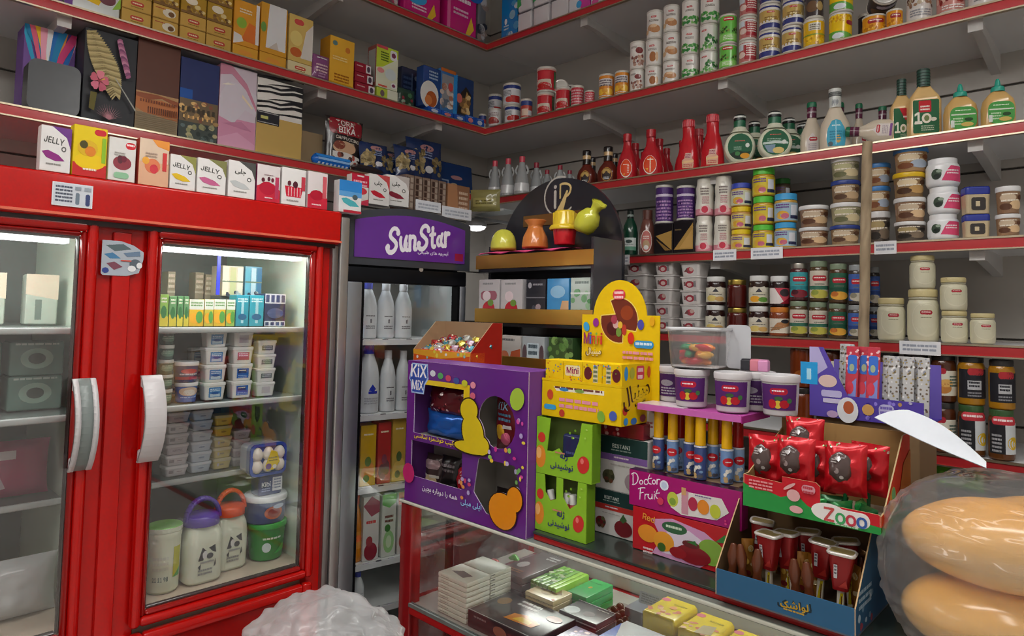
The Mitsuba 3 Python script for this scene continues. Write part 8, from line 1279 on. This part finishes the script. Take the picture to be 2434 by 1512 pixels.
m = M().prism(rrect(-.03, 0, .03, .1, .012), .0015, 'b4b6ba'); one('white_card', m, 'mat_card', 'plain white card standing behind the clear tub', 'card', at(1.82, -.925, zt5 + .0865, 0))
for i, (px, c, nm) in enumerate(((1.845, '26262c', 'black'), (1.866, 'c87888', 'pink'), (1.897, 'c888b0', 'pale purple'))): one('lip_balm', M().box((-.011, -.011, 0), (.011, .011, .024), c, .002).box((-.009, -.009, .024), (.009, .009, .026), c), 'mat_plastic', f'small {nm} capped pot standing on the white tubs', 'pot', at(px - .012 * (i == 2), -.935, zt5 + .0855, 10))
one('brown_carton', M().box((1.69, -1.027, TZ + .001), (1.87, -.86, zt3 - .001), '6a5642', .002), 'mat_card', 'brown carton hidden behind the drink powder boxes', 'box')
# --- Zooo lollipop box on the blue box
lx0, lx1, lz0 = 1.928, 2.173, 1.186
lw = lx1 - lx0; zb_ = numbered('lollipop_box'); labels[zb_] = {'label': 'red and green card box of red wrapped lollipops, standing on the blue box', 'category': 'display box'}
LD = .19
fp = Polygon([(0, 0), (lw, 0), (lw, .03), (lw - .005, .033), (.59 * lw, .033), (.59 * lw, .062), (.56 * lw, .068), (.31 * lw, .068), (.31 * lw, .056), (0, .06)])
F_ = lambda q: np.column_stack([lx0 + q[:, 0], -1.13 + q[:, 2], lz0 + q[:, 1]])
m = M().prism(fp, .0025, 'b8202a', F_, side='b09a70', back='a4845a')
rel = lambda P: [(x * lw, y) for x, y in P]
gpoly = Polygon(rel([(0, 0), (1, 0), (1, .012), (.7, .02), (.6, .016), (.5, .024), (.42, .04), (.3, .03), (.2, .036), (.1, .034), (0, .044)]))
Zc = ['5a9a5c', '3f6ab0', 'b03a5a', '3a5a9c']; zl = [('g', gpoly.intersection(fp), '2a8a40'), ('b', .02, .056, .24 * lw, 1, .004, 'd89aa0')]
zl = [('g', affinity.scale(gpoly.intersection(fp), 1, 1, origin=(0, 0)), '2a8a40')]
zl += [('g', rrect(.6 * lw, .004, .93 * lw, .03, .012).union(oval(.65 * lw, .02, .03, .016)), 'e0dcd8')]
m.prn(zl, planar((lx0, -1.13, lz0), (1, 0, 0), (0, 0, 1)))
m.prn([('t', 'Z', .655, .08, .34, 'b84a4a', 'c', 0, .09), ('t', 'o', .733, .08, .34, '3f9a5c', 'c', 0, .08), ('t', 'o', .805, .08, .34, 'b83a4a', 'c', 0, .08), ('t', 'o', .877, .08, .34, '3a5a9c', 'c', 0, .08), ('b', .05, .78, .2, 3, .09, 'd8888c'), ('rr', .46, .68, .56, .9, 'c88a94', .1), ('b', .47, .86, .08, 2, .12, 'a83a44'), ('g', oval(.4, .56, .05, .16).union(oval(.37, .78, .02, .12, -20)).union(oval(.42, .2, .05, .1)), 'd0a0a0'), ('b', .7, .06, .16, 1, .05, 'b8ccb8')], planar((lx0, -1.13, lz0), (1, 0, 0), (0, 0, 1)), lw, .068, d0=.0012)
sp_ = Polygon([(0, 0), (LD, 0), (LD, .15), (LD * .75, .15), (.02, .033), (0, .03)])
m.prism(sp_, .0025, 'b0301c', lambda q: np.column_stack([lx1 - q[:, 2], -1.13 + q[:, 0], lz0 + q[:, 1]]), side='b09a70', back='9c7a4c')
m.prn([('g', Polygon([(0, 0), (LD, 0), (LD, .04), (.1, .03), (.05, .014), (0, .012)]), '2c6a2c'), ('g', oval(.07, .045, .02, .024, -20), 'b8863c'), ('g', oval(.075, .055, .012, .012), '5f9a6a'), ('g', Polygon([(.04, .014), (.1, .03), (.1, .036), (.04, .02)]), 'c8ccc8'), ('g', Polygon([(.1, .03), (.19, .05), (.19, .12), (.14, .1)]), '9a5a24')], right(lx1, -1.13, lz0))
sl = Polygon([(0, 0), (LD, 0), (LD, .13), (.02, .06), (0, .06)]); m.prism(sl, .0025, '8a6a44', lambda q: np.column_stack([lx0 + .0025 - q[:, 2], -1.13 + q[:, 0], lz0 + q[:, 1]]), side='b09a70', back='8a6a44')
m.box((lx0, -1.13 + LD - .0025, lz0), (lx1, -1.13 + LD, lz0 + .15), '9c7a4c').box((lx0, -1.13, lz0), (lx1, -1.13 + LD, lz0 + .002), '9a9080')
scene[zb_ + '__carton'] = dic(m, 'mat_card')
# wrapped lollipops
def lolly(seed):
    w = pillow(.088, .11, .03, 'bc1420', [('dots', .0, .88, 1, 1, 6, .02, ['4a7a3c', 'd8b8b0'], seed)], seed=seed, wr=.02, n=16)
    a = np.linspace(-1, 1, 9); c = M().lathe([('4f403e', [(0, -.034)] + [(.024 * math.sqrt(1 - t * t * .98), .034 * t) for t in a] + [(0, .034)])], 18).tf(T().translate([-.008, -.012, .058]) @ T().scale([1, .55, 1])); c.v = [v + (meshkit.noise(v * 70, seed) - .5)[:, None] * .006 for v in c.v]
    f = M().prn([('p', [(.3, .8), (.5, .9), (.6, .8), (.5, .7)], 'c8c4c4'), ('e', .4, .4, .12, .1, 'a89a9a'), ('b', .1, .86, .3, 3, .08, 'b0a8a8'), ('e', .62, .2, .1, .06, 'd8d4d4')], lambda u, v, d: np.column_stack([u - .03, -.0275 + .02 * ((u - .022) / .03) ** 2 + .012 * ((v - .032) / .034) ** 2 - np.broadcast_to(d, u.shape), v + .026]), .044, .064, edge=.008)  # pale wrapper glints painted on, with rows of tiny print
    s = M().lathe([('1c5a34', [(0, -.03), (.004, -.03), (.004, .01), (.012, .02), (0, .025)])], 10)
    return shp([('wrapper', w, 'mat_foil'), ('sweet', c, 'mat_gloss'), ('painted_shine', f, 'mat_foil'), ('stick', s, 'mat_foil')])
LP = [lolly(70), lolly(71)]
for i, (px, py, yk, rz) in enumerate(((1815,1055,-1.07,8),(1890,1060,-1.075,0),(1945,1050,-1.045,-10),(2010,1050,-1.065,5),(2062,1045,-1.0,-14),(1905,995,-1.0,6))):
    q = [(1.949, 1.253), (2.007, 1.258), (2.037, 1.272), (2.095, 1.276), (2.117, 1.277), (1.997, 1.326)][i]
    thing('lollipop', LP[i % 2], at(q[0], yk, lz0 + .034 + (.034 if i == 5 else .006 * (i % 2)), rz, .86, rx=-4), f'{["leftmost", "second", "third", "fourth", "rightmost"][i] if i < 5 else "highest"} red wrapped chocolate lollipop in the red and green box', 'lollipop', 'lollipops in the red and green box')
cr = M()
for k in range(9): t_ = k / 8; cr.join(pillow(.05, .03, .02, ['1c6a34', '2a8a44', '155028'][k % 3], n=7, seed=90 + k).tf(T().translate([lx0 + .03 + (lw - .06) * t_, -1.09 + .03 * (k % 2), lz0 + .004]) @ T().rotate([0, 0, 1], 40 * k)))
thing('green_wrap', [('', dic(cr, 'mat_foil'))], None, 'crumpled green foil ends lying under the lollipops', 'foil', kind='stuff')
# --- blue box of chocolate spoons
ux0, ux1 = 1.886, 2.141; uz0 = TZ + .001; UD = .24; UH = 1.063 - uz0
ub = numbered('blue_box'); labels[ub] = {'label': 'open slate blue card box of chocolate sticks at the front edge of the counter', 'category': 'display box'}
m = M().box((ux0, -1.16, uz0), (ux1, -1.1575, uz0 + UH), '2e5a7c').box((ux0, -1.16, uz0), (ux1, -1.16 + UD, uz0 + .003), '6a5a44').box((ux0, -1.16 + UD - .003, uz0), (ux1, -1.16 + UD, uz0 + .165), '6a5238')
sd_ = Polygon([(0, 0), (UD, 0), (UD, .164), (.1, .164), (.0, UH)])
for x, c, b_ in ((ux0, '2e5a7c', 0), (ux1, '2a4f70', 1)): m.prism(sd_, .0025, c if b_ else '5a4632', (lambda q, x=x, b_=b_: np.column_stack([x + (.0 if not b_ else 0) + (.0025 if not b_ else 0) - q[:, 2], -1.16 + q[:, 0], uz0 + q[:, 1]])), side='b89a70', back='5a4632' if b_ else '2e5a7c')
lv = ('a', 'lav', .6, .28, .34, 'b08a2c', 'c', 6, .2)
m.prn([('a', 'lav', .6, .24, .42, '1c2c34', 'c', 6, .24), lv, ('b', .52, .3, .16, 1, .1, 'b8923c')], front(ux0, -1.16, uz0), ux1 - ux0, UH)
m.prn([('dots', .05, .05, .4, .5, 9, .05, ['8a3a4a', '9ab0c0', '5a7a94'], 4), ('b', .06, .6, .3, 3, .1, '8aa4b8')], right(ux1, -1.16, uz0), UD, .12)
scene[ub + '__carton'] = dic(m, 'mat_card')
def spoon(seed):
    b = M().lathe([('8a1a1c', [(.013, .055), (.019, .1), (.021, .118)]), ('c8c4be', [(.024, .118), (.025, .121), (.022, .124), (.02, .122)]), ('9a8a5c', [(.02, .122), (.012, .119), (0, .119)])], 14, ring=rring(.8, .4))
    b.prn([('r', .1, .3, .34, .8, 'c8c8cc'), ('b', .14, .76, .16, 3, .12, '4a4a54'), ('p', [(.4, .0), (1, .0), (.9, .3)], 'a83028')], lambda u, v, d: np.column_stack([u - .013, -(.0113 + .0026 * (v / .02)) - .001 - np.broadcast_to(d, u.shape), v + .062]), .026, .05)
    s = M().box((-.006, -.004, 0), (.006, .004, .058), 'c4bcae', .001); s.prn([('p', [(.1, .1), (.6, .1), (.9, .9), (.5, .9)], 'b0a01c'), ('r', .6, .3, .75, .8, '5a3a20')], front(-.006, -.0042, 0), .012, .055)
    return shp([('cup', b, 'mat_foil'), ('handle', s, 'mat_gloss')])
br = shp([('', M().lathe([('5a2f1c', [(0, 0), (.009, .002), (.012, .03), (.008, .05), (.013, .075), (.006, .1), (0, .102)])], 10), 'mat_gloss')]); gold = shp([('', pillow(.028, .1, .016, '8a5a1c', [('dots', .1, .1, .9, .9, 8, .06, ['b8923c', '4a2a14', '6a1a1c', 'c8b890'], 3)], n=9, seed=3), 'mat_foil')])
sp0 = spoon(1)
rs = random.Random(21); n = 0
for i, (px, yk, tz) in enumerate(((1.973, -1.115, 0), (2.001, -1.085, -4), (2.055, -1.085, 4), (2.102, -1.118, 2), (2.026, -1.045, -3), (1.921, -1.05, 5), (2.098, -1.045, -4))):
    thing('chocolate_spoon', sp0, at(px, yk, uz0 + .006, -8 + 5 * i, .98, ry=tz), f'{ORD[i]} red cup topped chocolate spoon in the blue box', 'sweet', 'chocolate spoons in the blue box')
for i in range(18):
    x = ux0 + .02 + (ux1 - ux0 - .04) * ((i * 7) % 18) / 17; y = -1.135 + .05 * (i % 4) + .004
    thing('chocolate_stick', gold if i % 2 else br, at(x, y, uz0 + .005, rs.uniform(-40, 40), .9, ry=rs.uniform(-8, 8)), ['smooth brown chocolate stick standing between the spoons in the blue box', 'gold speckled wrapped chocolate stick standing between the spoons in the blue box'][i % 2], 'sweet', 'chocolate sticks in the blue box')
# --- toy packets behind
PX0, PX1, PZ = 1.943, 2.171, 1.331
one('brown_carton', M().box((PX0 + .01, -.81, TZ + .001), (PX1 - .01, -.66, PZ - .001), '7a6248', .002), 'mat_card', 'brown carton under the purple toy packet box, hidden behind the lollipops', 'box')
tb_ = numbered('toy_packet_box'); labels[tb_] = {'label': 'purple card box holding rows of slim toy packets, behind the lollipop box', 'category': 'display box'}
pm_ = M(); ph = .05; pw = PX1 - PX0; xm = PX0 + pw * .34
pm_.box((xm, -.82, PZ), (PX1, -.8175, PZ + ph), '4f3f9c').box((PX0, -.66, PZ), (PX1, -.6575, PZ + .12), '6a5ab0').box((PX0, -.82, PZ), (PX1, -.66, PZ + .002), '4f3f9c')
pm_.prn([('dots', .02, .1, .98, .95, 20, .07, ['8a7ad0', 'd8d4e8', '3a2a80', 'b08a5a'], 3), ('rr', .02, .0, .14, .8, 'c8b0a8', .2), ('rr', .44, .2, .64, .8, 'b4b0d8', .2), ('b', .46, .7, .16, 3, .2, '6a5ab0'), ('e', .3, .5, .08, .24, 'c89a5c')], front(xm, -.82, PZ), PX1 - xm, ph)
tri = Polygon([(0, 0), (pw * .36, 0), (pw * .36, ph), (.03, .155), (0, .155)]); pm_.prism(tri, .0025, '5a48a4', lambda q: np.column_stack([PX0 + q[:, 0], -.822 + q[:, 2], PZ + q[:, 1]]))
pm_.prn([('g', Polygon([(0, .08), (.04, .11), (.02, .155), (0, .155)]), 'b0a8d4'), ('g', Polygon([(-.02, .07), (.018, .07), (.018, .12), (-.02, .12)]), '2f9ad8'), ('g', Polygon([(-.006, .08), (.004, .08), (.004, .105), (-.006, .105)]), 'a8d8ec'), ('g', oval(.04, .08, .02, .014), 'd8bcb4'), ('g', rrect(.026, .045, .07, .06, .005), 'b8b0d8'), ('g', rrect(.03, .032, .07, .042, .002), 'c4bcd8'), ('g', oval(.082, .02, .022, .028), 'd8d8dc'), ('g', oval(.084, .026, .011, .014), 'b05a38'), ('g', oval(.05, .008, .012, .008), 'b89ac0')], planar((PX0, -.822, PZ), (1, 0, 0), (0, 0, 1)))
scene[tb_ + '__carton'] = dic(pm_, 'mat_card')
pk_w = carton(.022, .006, .13, 'b4b4b4', [('dots', .02, .02, .98, .98, 60, .016, ['4a4640', 'd8d8d8', '9a8a5c', '6a5a4a', '8a90a0'], 5)], bev=.001); pk_r = carton(.026, .006, .14, 'b83848', [('dots', .02, .6, .98, .99, 16, .02, ['e4b8bc'], 4), ('rr', .16, .56, .9, .86, '3a6ac0', .2), ('e', .5, .66, .2, .06, '9aa88a'), ('p', [(.1, .05), (.9, .05), (.9, .5), (.4, .4)], '7a84c0'), ('e', .4, .34, .3, .1, 'c83a4c')], bev=.001)
pw_d, pr_d = dic(pk_w, 'mat_gloss'), dic(pk_r, 'mat_gloss')
n = 0
for i in range(3): thing('toy_packet', [('', pr_d)], at(PX0 + pw * (.36 + .095 * i), -.806 + .012 * (i % 2), PZ + .02, 0, rx=-8), f'{ORD[i]} red and blue toy packet from the left in the purple box', 'packet', 'red toy packets in the purple box')
for i in range(8): thing('toy_packet', [('', pw_d)], at(PX0 + pw * (.26 if i == 0 else .2 if i == 7 else .60 + .062 * i), -.8 + .013 * (i % 2) + (.05 if i in (0, 7) else 0), PZ + .012 + (.02 if i in (0, 7) else 0), 0, rx=-6), f'{ORD[i] if i < 7 else "eighth"} grey speckled toy packet in the purple box', 'packet', 'grey toy packets in the purple box')
# --- folded white paper lying from the lollipop box
P4 = [np.array(v) for v in ((2.122, -0.98, 1.363), (2.162, -0.9, 1.374), (2.323, -1.13, 1.324), (2.311, -1.05, 1.32))]
u, v = np.meshgrid(np.linspace(0, 1, 14), np.linspace(0, 1, 7)); u, v = u.ravel()[:, None], v.ravel()[:, None]
V = (P4[0] * (1 - v) + P4[1] * v) * (1 - u) + (P4[2] * (1 - v) + P4[3] * v) * u + np.array([0, 0, 1]) * (.016 * np.sin(u * math.pi) * (v - .2) + .02 * v * (1 - v) * (1 - u))
k = np.arange(14 * 7).reshape(7, 14); F = np.column_stack([k[:-1, :-1].ravel(), k[:-1, 1:].ravel(), k[1:, 1:].ravel(), k[1:, :-1].ravel()])
m = M().add(V, F, 'd6dbe2').add(V - [0, 0, .001], F[:, ::-1], 'b8bcc4'); one('paper_sheet', m, 'mat_matte', 'white paper sheet propped slanting on the back of the lollipop box', 'paper')
# --- bag of bread at the right
bk = numbered('bread_bag'); labels[bk] = {'label': 'clear plastic bag of golden bread rolls at the right end of the counter', 'category': 'bag of bread'}
def loaf(c, r, rot, col='d49440', seed=0):
    s = trimesh.creation.icosphere(3); V = np.array(s.vertices); V = V * np.array(r); V *= (1 + .05 * (meshkit.noise(V * 18, seed) - .5))[:, None]
    tcol = np.clip((V[:, 2] / r[2] + 1) / 2, 0, 1)[:, None] ** .8; nz = meshkit.fbm(V * 22, 3, seed)[:, None]
    C = lin('f0cf92') * (1 - tcol) + lin('d89a3e') * tcol; C = C * (.85 + .3 * nz)
    return M().add(V, np.array(s.faces), C).tf(T().translate(list(c)) @ T().rotate([0, 0, 1], rot) @ T().rotate([0, 1, 0], -8))
bx, by = 2.338, -1.045
LV = [((bx, by - .06, 1.205), (.16, .085, .068), -24), ((bx + .03, by + .06, 1.2), (.125, .07, .06), -10), ((bx + .0, by - .04, 1.085), (.155, .1, .066), -14), ((bx + .1, by + .03, 1.09), (.1, .09, .06), 30)]
for i, (c, r, a_) in enumerate(LV): sub(f'{bk}__loaf' + (f'_{i:03d}' if i else ''), loaf(c, r, a_, seed=i), 'mat_gloss')
s = trimesh.creation.icosphere(5); V = np.array(s.vertices); dn = np.abs(meshkit.fbm(V * [3.2, 3.2, 5] + 3, 4, 5) - .5); V = np.sign(V) * np.abs(V) ** .72 * [.215, .18, .15] * (1 + .16 * dn)[:, None]; V += [bx + .04, by, 1.15]; V[:, 2] = np.maximum(V[:, 2], TZ + .002)
sub(bk + '__film', M().add(V, np.array(s.faces), 'ffffff'), 'mat_film', 'crumpled clear film')
# a few packs on the bottom shelf behind
one('green_pack', pillow(.13, .075, .05, '6ab43c', [('p', [(.1, .3), (.6, .2), (.9, .5), (.5, .8)], 'c8dcb8'), ('dots', .1, .1, .9, .9, 5, .1, ['8ad04a', '4a8a2c'], 3)], seed=80), 'mat_gloss', 'bright green pack on the dark floor shelf behind the bread', 'pack', at(2.13, -.30, 1.109 , 0), None)
m = M().box((.8, -.35, .99), (2.99, -.012, 1.005), '4a4846'); 
bs_ = numbered('wall_shelf'); labels[bs_] = {'label': 'dark low shelf under the honey jars, mostly hidden by the counter', 'category': 'shelf'}; scene[bs_ + '__board'] = dic(m, 'mat_plastic')
one('grey_bag', pillow(.16, .1, .08, '4a4c56', [], seed=82, wr=.03), 'mat_gloss', 'dark grey bag on the low shelf right of the lollipop box', 'bag', at(1.99, -.27, 1.006, 0))
# --- goods inside the glass case
GCA = 'chocolate and biscuit packs in the glass case'
CZ = .699
def CB(name, x0, x1, y0, y1, z0, h, col, tops, label, fronts=(), rights=(), cat='box', bev=.002, group=GCA, faces=None):
    m = M().box((x0, y0, z0), (x1, y1, z0 + h), col, bev, faces); m.prn(list(tops), top(x0, y0, z0 + h), x1 - x0, y1 - y0); m.prn(list(fronts), front(x0, y0, z0), x1 - x0, h); m.prn(list(rights), right(x1, y0, z0), y1 - y0, h)
    one(name, m, 'mat_gloss', label, cat, None, group); return z0 + h
z = CZ
for i in range(8):
    t0 = [('p', [(.2, .35), (.7, .2), (.8, .5), (.4, .6)], '6a6e6a')] if i == 7 else []
    CB('white_tablet', 1.012, 1.133, -1.118, -1.028, z, .0135, 'dcdfcf', t0, f'{ORD[i] if i < 8 else ""} white chocolate tablet from the bottom of the front stack', fronts=[('b', .1, .6, .3, 1, .3, 'a8ac9a')], group='white chocolate tablets'); 
    CB('white_tablet', 1.012, 1.133, -1.026, -.942, z, .0135, 'd8dccb', [], f'{ORD[i]} white chocolate tablet from the bottom of the rear stack', rights=[('b', .02, .8, .2, 1, .5, '6a6e66')], group='white chocolate tablets'); z += .0138
zz = CB('chocolate_box', 1.14, 1.385, -1.118, -.955, CZ, .045, '26262a', [('e', .14, .66, .08, .14, '7a5a34'), ('b', .3, .9, .3, 2, .12, 'c8c8c8'), ('p', [(.42, .2), (.8, .24), (.82, .42), (.6, .52), (.44, .44)], 'd8862c'), ('p', [(.5, .26), (.74, .28), (.74, .38), (.56, .42)], 'e8c040'), ('e', .85, .72, .1, .1, '8a4434'), ('r', 0, 0, 1, .02, '9a9a9a')], 'large black chocolate box with an orange print at the front of the glass case', fronts=[('e', .5, .5, .1, .3, '8a5a48'), ('b', .1, .8, .2, 1, .2, '6a6a6a')], faces={'z+': '3a3a3c'})
CB('chocolate_box', .80 + .16, 1.06, -.86, -.70, CZ, .06, '5a3038', [('r', 0, .0, .5, 1, 'b0aea8'), ('p', [(.5, .5), (.9, .5), (.9, .9), (.5, .9)], '6a6468')], 'brown chocolate box with a pale sheet on it at the back left of the case', fronts=[('b', .2, .7, .5, 2, .3, '7a5a5c')])
for i in range(4): CB('dark_tablet', .99 + .07, 1.165, -.93, -.72, CZ + .0205 * i, .02, '4a4648', ([('e', .3, .4, .16, .12, 'c0bfc2'), ('b', .5, .9, .4, 2, .08, 'b8b8ba'), ('b', .1, .2, .6, 2, .06, '8a6a58')] if i == 3 else []), f'{ORD[i]} dark chocolate tablet from the bottom of the grey stack in the case')
z = CZ
for i in range(6): CB('green_bar', 1.17 + .0165 * i, 1.185 + .0165 * i, -.90, -.745, CZ, .072, '6aa03c' if i < 4 else '9ad03c', [('dots', .1, .1, .9, .9, 4, .05, ['c8d8b0', '3f7a2c'], i)] if i < 4 else [], f'{ORD[i]} upright green chocolate bar from the left in the case', fronts=[('b', .1, .9, .8, 1, .1, 'b8d09a')], group='upright green bars in the case')
for i in range(3): CB('green_tablet', 1.275, 1.345, -.86, -.73, CZ + .02 * i, .0195, '24984a', [('b', .1, .8, .6, 1, .06, '1c7a3a'), ('e', .5, .5, .08, .06, 'b8a84a')] if i == 2 else [], f'{["bottom", "middle", "top"][i]} bright green tablet in the case', group='green tablets in the case')
for i in range(4): CB('cream_tablet', 1.195, 1.30, -.95, -.865, CZ + .0155 * i + .0, .015, 'd4c08c', [('p', [(.2, .5), (.6, .4), (.9, .6), (.7, .9), (.3, .85)], '7a5434'), ('e', .5, .4, .16, .14, 'a08448'), ('e', .92, .12, .05, .05, 'c86a4a')] if i == 3 else [], f'{["bottom", "second", "third", "top"][i]} cream coloured tablet in the case', fronts=[('r', 0, .2, 1, .34, '8a7a54')], group='cream tablets in the case')
for i in range(3): CB('grey_tablet', 1.325, 1.45, -.955, -.865, CZ + .017 * i, .0165, '34343a', [('e', .2, .3, .18, .24, 'd4dade'), ('e', .6, .4, .14, .16, '6a5e62'), ('b', .6, .86, .3, 1, .08, 'c8c8c8'), ('r', 0, .96, 1, 1, 'b8bcc0')] if i == 2 else [], f'{["bottom", "middle", "top"][i]} dark tablet with a white oval in the case', fronts=[('r', 0, .3, 1, .5, 'a0a4a8')], group='dark tablets with a white oval')
bl_ = M().box((1.36, -.84, CZ), (1.46, -.70, CZ + .004), '8a8884', .001)
thing('blister_pack', [('card', dic(bl_, 'mat_gloss'))] + [('sweet', dic(M().lathe([('4a3a2c', [(0, 0), (.012, 0), (.011, .01), (.006, .015), (0, .016)])], 14).tf(T().translate([1.377 + .03 * a, -.825 + .028 * b_, CZ + .004])), 'mat_foil')) for a in range(3) for b_ in range(4)], None, 'clear pack of round dark chocolates behind the green tablets in the case', 'pack')
one('price_card', M().box((0, 0, 0), (.07, .001, .03), 'c8ccd4').prn([('b', .1, .85, .8, 4, .2, '9aa0a8')], front(0, 0, 0), .07, .03), 'mat_card', 'white printed card standing in the glass case', 'price tag', at(1.435, -.735, CZ + .04, 0, rx=-20))
one('blue_box_pack', M().box((1.425, -.79, CZ), (1.5, -.72, CZ + .04), '6a6c74', .002), 'mat_gloss', 'grey pack under the white card in the glass case', 'pack')
for i in range(3): CB('yellow_pack', 1.505 + .105 * i, 1.605 + .105 * i, -.83, -.70, CZ, .07 - .01 * i, 'd0b420', [('rr', .05, .7, .3, .86, 'c86a7a', .3), ('dots', .1, .05, .9, .4, 14, .05, ['c8846a', 'b86a50', 'd8b08a'], i), ('b', .5, .7, .4, 1, .1, '9a8414'), ('p', [(.5, .0), (.9, .1), (.8, .5), (.5, .4)], 'a89878') if i == 1 else ('e', .6, .5, .1, .08, 'd89a6a')], f'{ORD[i]} yellow biscuit pack from the left in the glass case', bev=.008, cat='pack')
CB('purple_pack', 1.40, 1.475, -1.06, -.975, CZ, .04, '4a3470', [('dots', .1, .4, .9, .9, 12, .06, ['9a6a84', 'b89ab0', '6a4a9a'], 3), ('b', .2, .3, .6, 2, .1, 'c0b4d0')], 'purple chocolate pack between the black and the white boxes', cat='pack')
CB('white_blue_box', 1.48, 1.77, -1.08, -.86, CZ, .042, 'dcdee2', [('p', [(0, 0), (.22, 0), (.1, .6), (0, .9)], '2a5ab0'), ('p', [(.1, .0), (.3, 0), (.16, .5)], '8ab0e0'), ('e', .36, .62, .06, .1, '5a4448'), ('e', .7, .3, .1, .1, '7a6a68'), ('e', .24, .62, .02, .03, 'b89a98')], 'large white and blue box at the front of the glass case')
CB('blue_tablet', 1.395, 1.475, -1.125, -1.065, CZ, .03, '2a3f8a', [('e', .5, .5, .2, .2, 'a07a6a'), ('p', [(0, .7), (1, .5), (1, .7), (0, .95)], 'd8dce4')], 'blue tablet at the front edge of the glass case', cat='pack')
for i in range(4): CB('green_yellow_pack', 1.80 + .1 * i, 1.895 + .1 * i, -1.08 + .12 * (i % 2), -.97 + .12 * (i % 2), CZ, .06, ['7ab82c', 'c8b82c'][i % 2], [('e', .3, .6, .2, .2, 'b8c4cc'), ('rr', .2, .5, .44, .7, '6a84a0', .2), ('dots', .5, .1, .95, .9, 8, .08, ['d8c84a', '4a9a2c', 'c85a3c'], i)], f'{ORD[i]} green and yellow pack at the right of the case', bev=.008, cat='pack')
# lollies and bags at the left end of the case
for i, (x, y, c, r) in enumerate(((.96, -1.0, 'a87a4a', .03), (.962, -.925, '5f8a3c', .032), (.975, -.855, 'a83a34', .03), (.978, -1.06, '9a3a34', .024), (1.0, -.79, '4f9a44', .03))):
    s = trimesh.creation.icosphere(2); V = np.array(s.vertices) * [r, r * .7, r * 1.2]; V *= (1 + .3 * (meshkit.noise(V * 50, i) - .5))[:, None]; one('sweet_bag', M().add(V, np.array(s.faces), c).tf(T().translate([0, 0, r * 1.15])), 'mat_gloss', f'{["brown", "green", "red", "small dark red", "bright green"][i]} bag of sweets at the left end of the glass case', 'bag', at(x, y, CZ))
# below the case
for i in range(8): one('stored_pack', pillow(.13, .2, .08, ['8a8e8c', '2a2c30', 'a8aca8', '3a4a44', '6a6a70', '9a9a98', '4a3a3a', '7a8078'][i], [('dots', .1, .1, .9, .9, 8, .08, ['1c1c20', 'b8bcbc', '5a5a60'], i)], n=10, seed=100 + i, wr=.03), 'mat_gloss', f'{ORD[i] if i < 8 else ""} grey pack from the left in the lower part of the counter', 'pack', at(.97 + .15 * i, -1.08, .3235, 6 * (i % 3 - 1)), 'packs in the lower part of the counter')
# --- bulb lamp in the corner
lx, lz = 0.382, 1.922
lk = numbered('spot_lamp'); labels[lk] = {'label': 'small bright round lamp between the drinks fridge and the black stand', 'category': 'lamp'}
m = M().lathe([('9a9c9e', [(.0, .03), (.03, .03), (.045, .012), (.047, 0), (.044, -.004)])], 24); scene[lk + '__housing'] = {**dic(m, 'mat_plastic'), 'to_world': at(lx, -.42, lz)}
scene[lk + '__arm'] = dic(M().box((lx - .008, -.425, lz + .028), (lx + .008, -.003, lz + .04), '8a8c8e', .002).box((lx - .03, -.008, lz + .01), (lx + .03, -.0045, lz + .06), '8a8c8e'), 'mat_plastic')
g = M().lathe([('ffffff', [(.043, -.003), (.036, -.014), (.018, -.022), (0, -.024)])], 20); g.f = [f[:, ::-1] for f in g.f]
scene[lk + '__bulb'] = {**dic(g, 'mat_plastic'), 'to_world': at(lx, -.42, lz), 'emitter': {'type': 'area', 'radiance': {'type': 'rgb', 'value': [60, 60, 60]}}}
# glass ledge beside the lamp
g0 = M().box((0.36, -.46, lz + .045), (0.588, -.362, lz + .052), '9aa4a6', .001).box((0.36, -.462, lz + .044), (0.588, -.46, lz + .053), 'c8ccce'); one('glass_ledge', g0, 'mat_gloss', 'narrow pale glass ledge under the red shelf end, above the round lamp', 'ledge')
# --- crumpled clear bag at the front
sx, sy = 1.10, -1.52
one('stool', M().lathe([('7a2a2c', [(0, .60), (.15, .60), (.155, .615), (.15, .63), (0, .63)])], 28).lathe([('5a5c60', [(.012, 0), (.012, .6)])], 12).lathe([('5a5c60', [(0, 0), (.16, 0), (.16, .015), (0, .02)])], 24), 'mat_plastic', 'low stool hidden under the crumpled plastic bag', 'stool', at(sx - .02, sy, .0))
s = trimesh.creation.icosphere(5); V = np.array(s.vertices); V = np.sign(V) * np.abs(V) ** .9 * [.2, .17, .12]; n1 = meshkit.fbm(V * 9 + 7, 3, 3); n2 = np.abs(meshkit.fbm(V * 16 + 2, 3, 9) - .5); V *= (.82 + .4 * n1 + .55 * n2)[:, None]; V[:, 2] = np.maximum(V[:, 2] + .1, .004)
one('plastic_bag', M().add(V, np.array(s.faces), 'ffffff'), 'mat_haze', 'crumpled clear plastic bag in front of the drinks fridge at the bottom edge', 'bag', at(sx - .02, sy, .632))
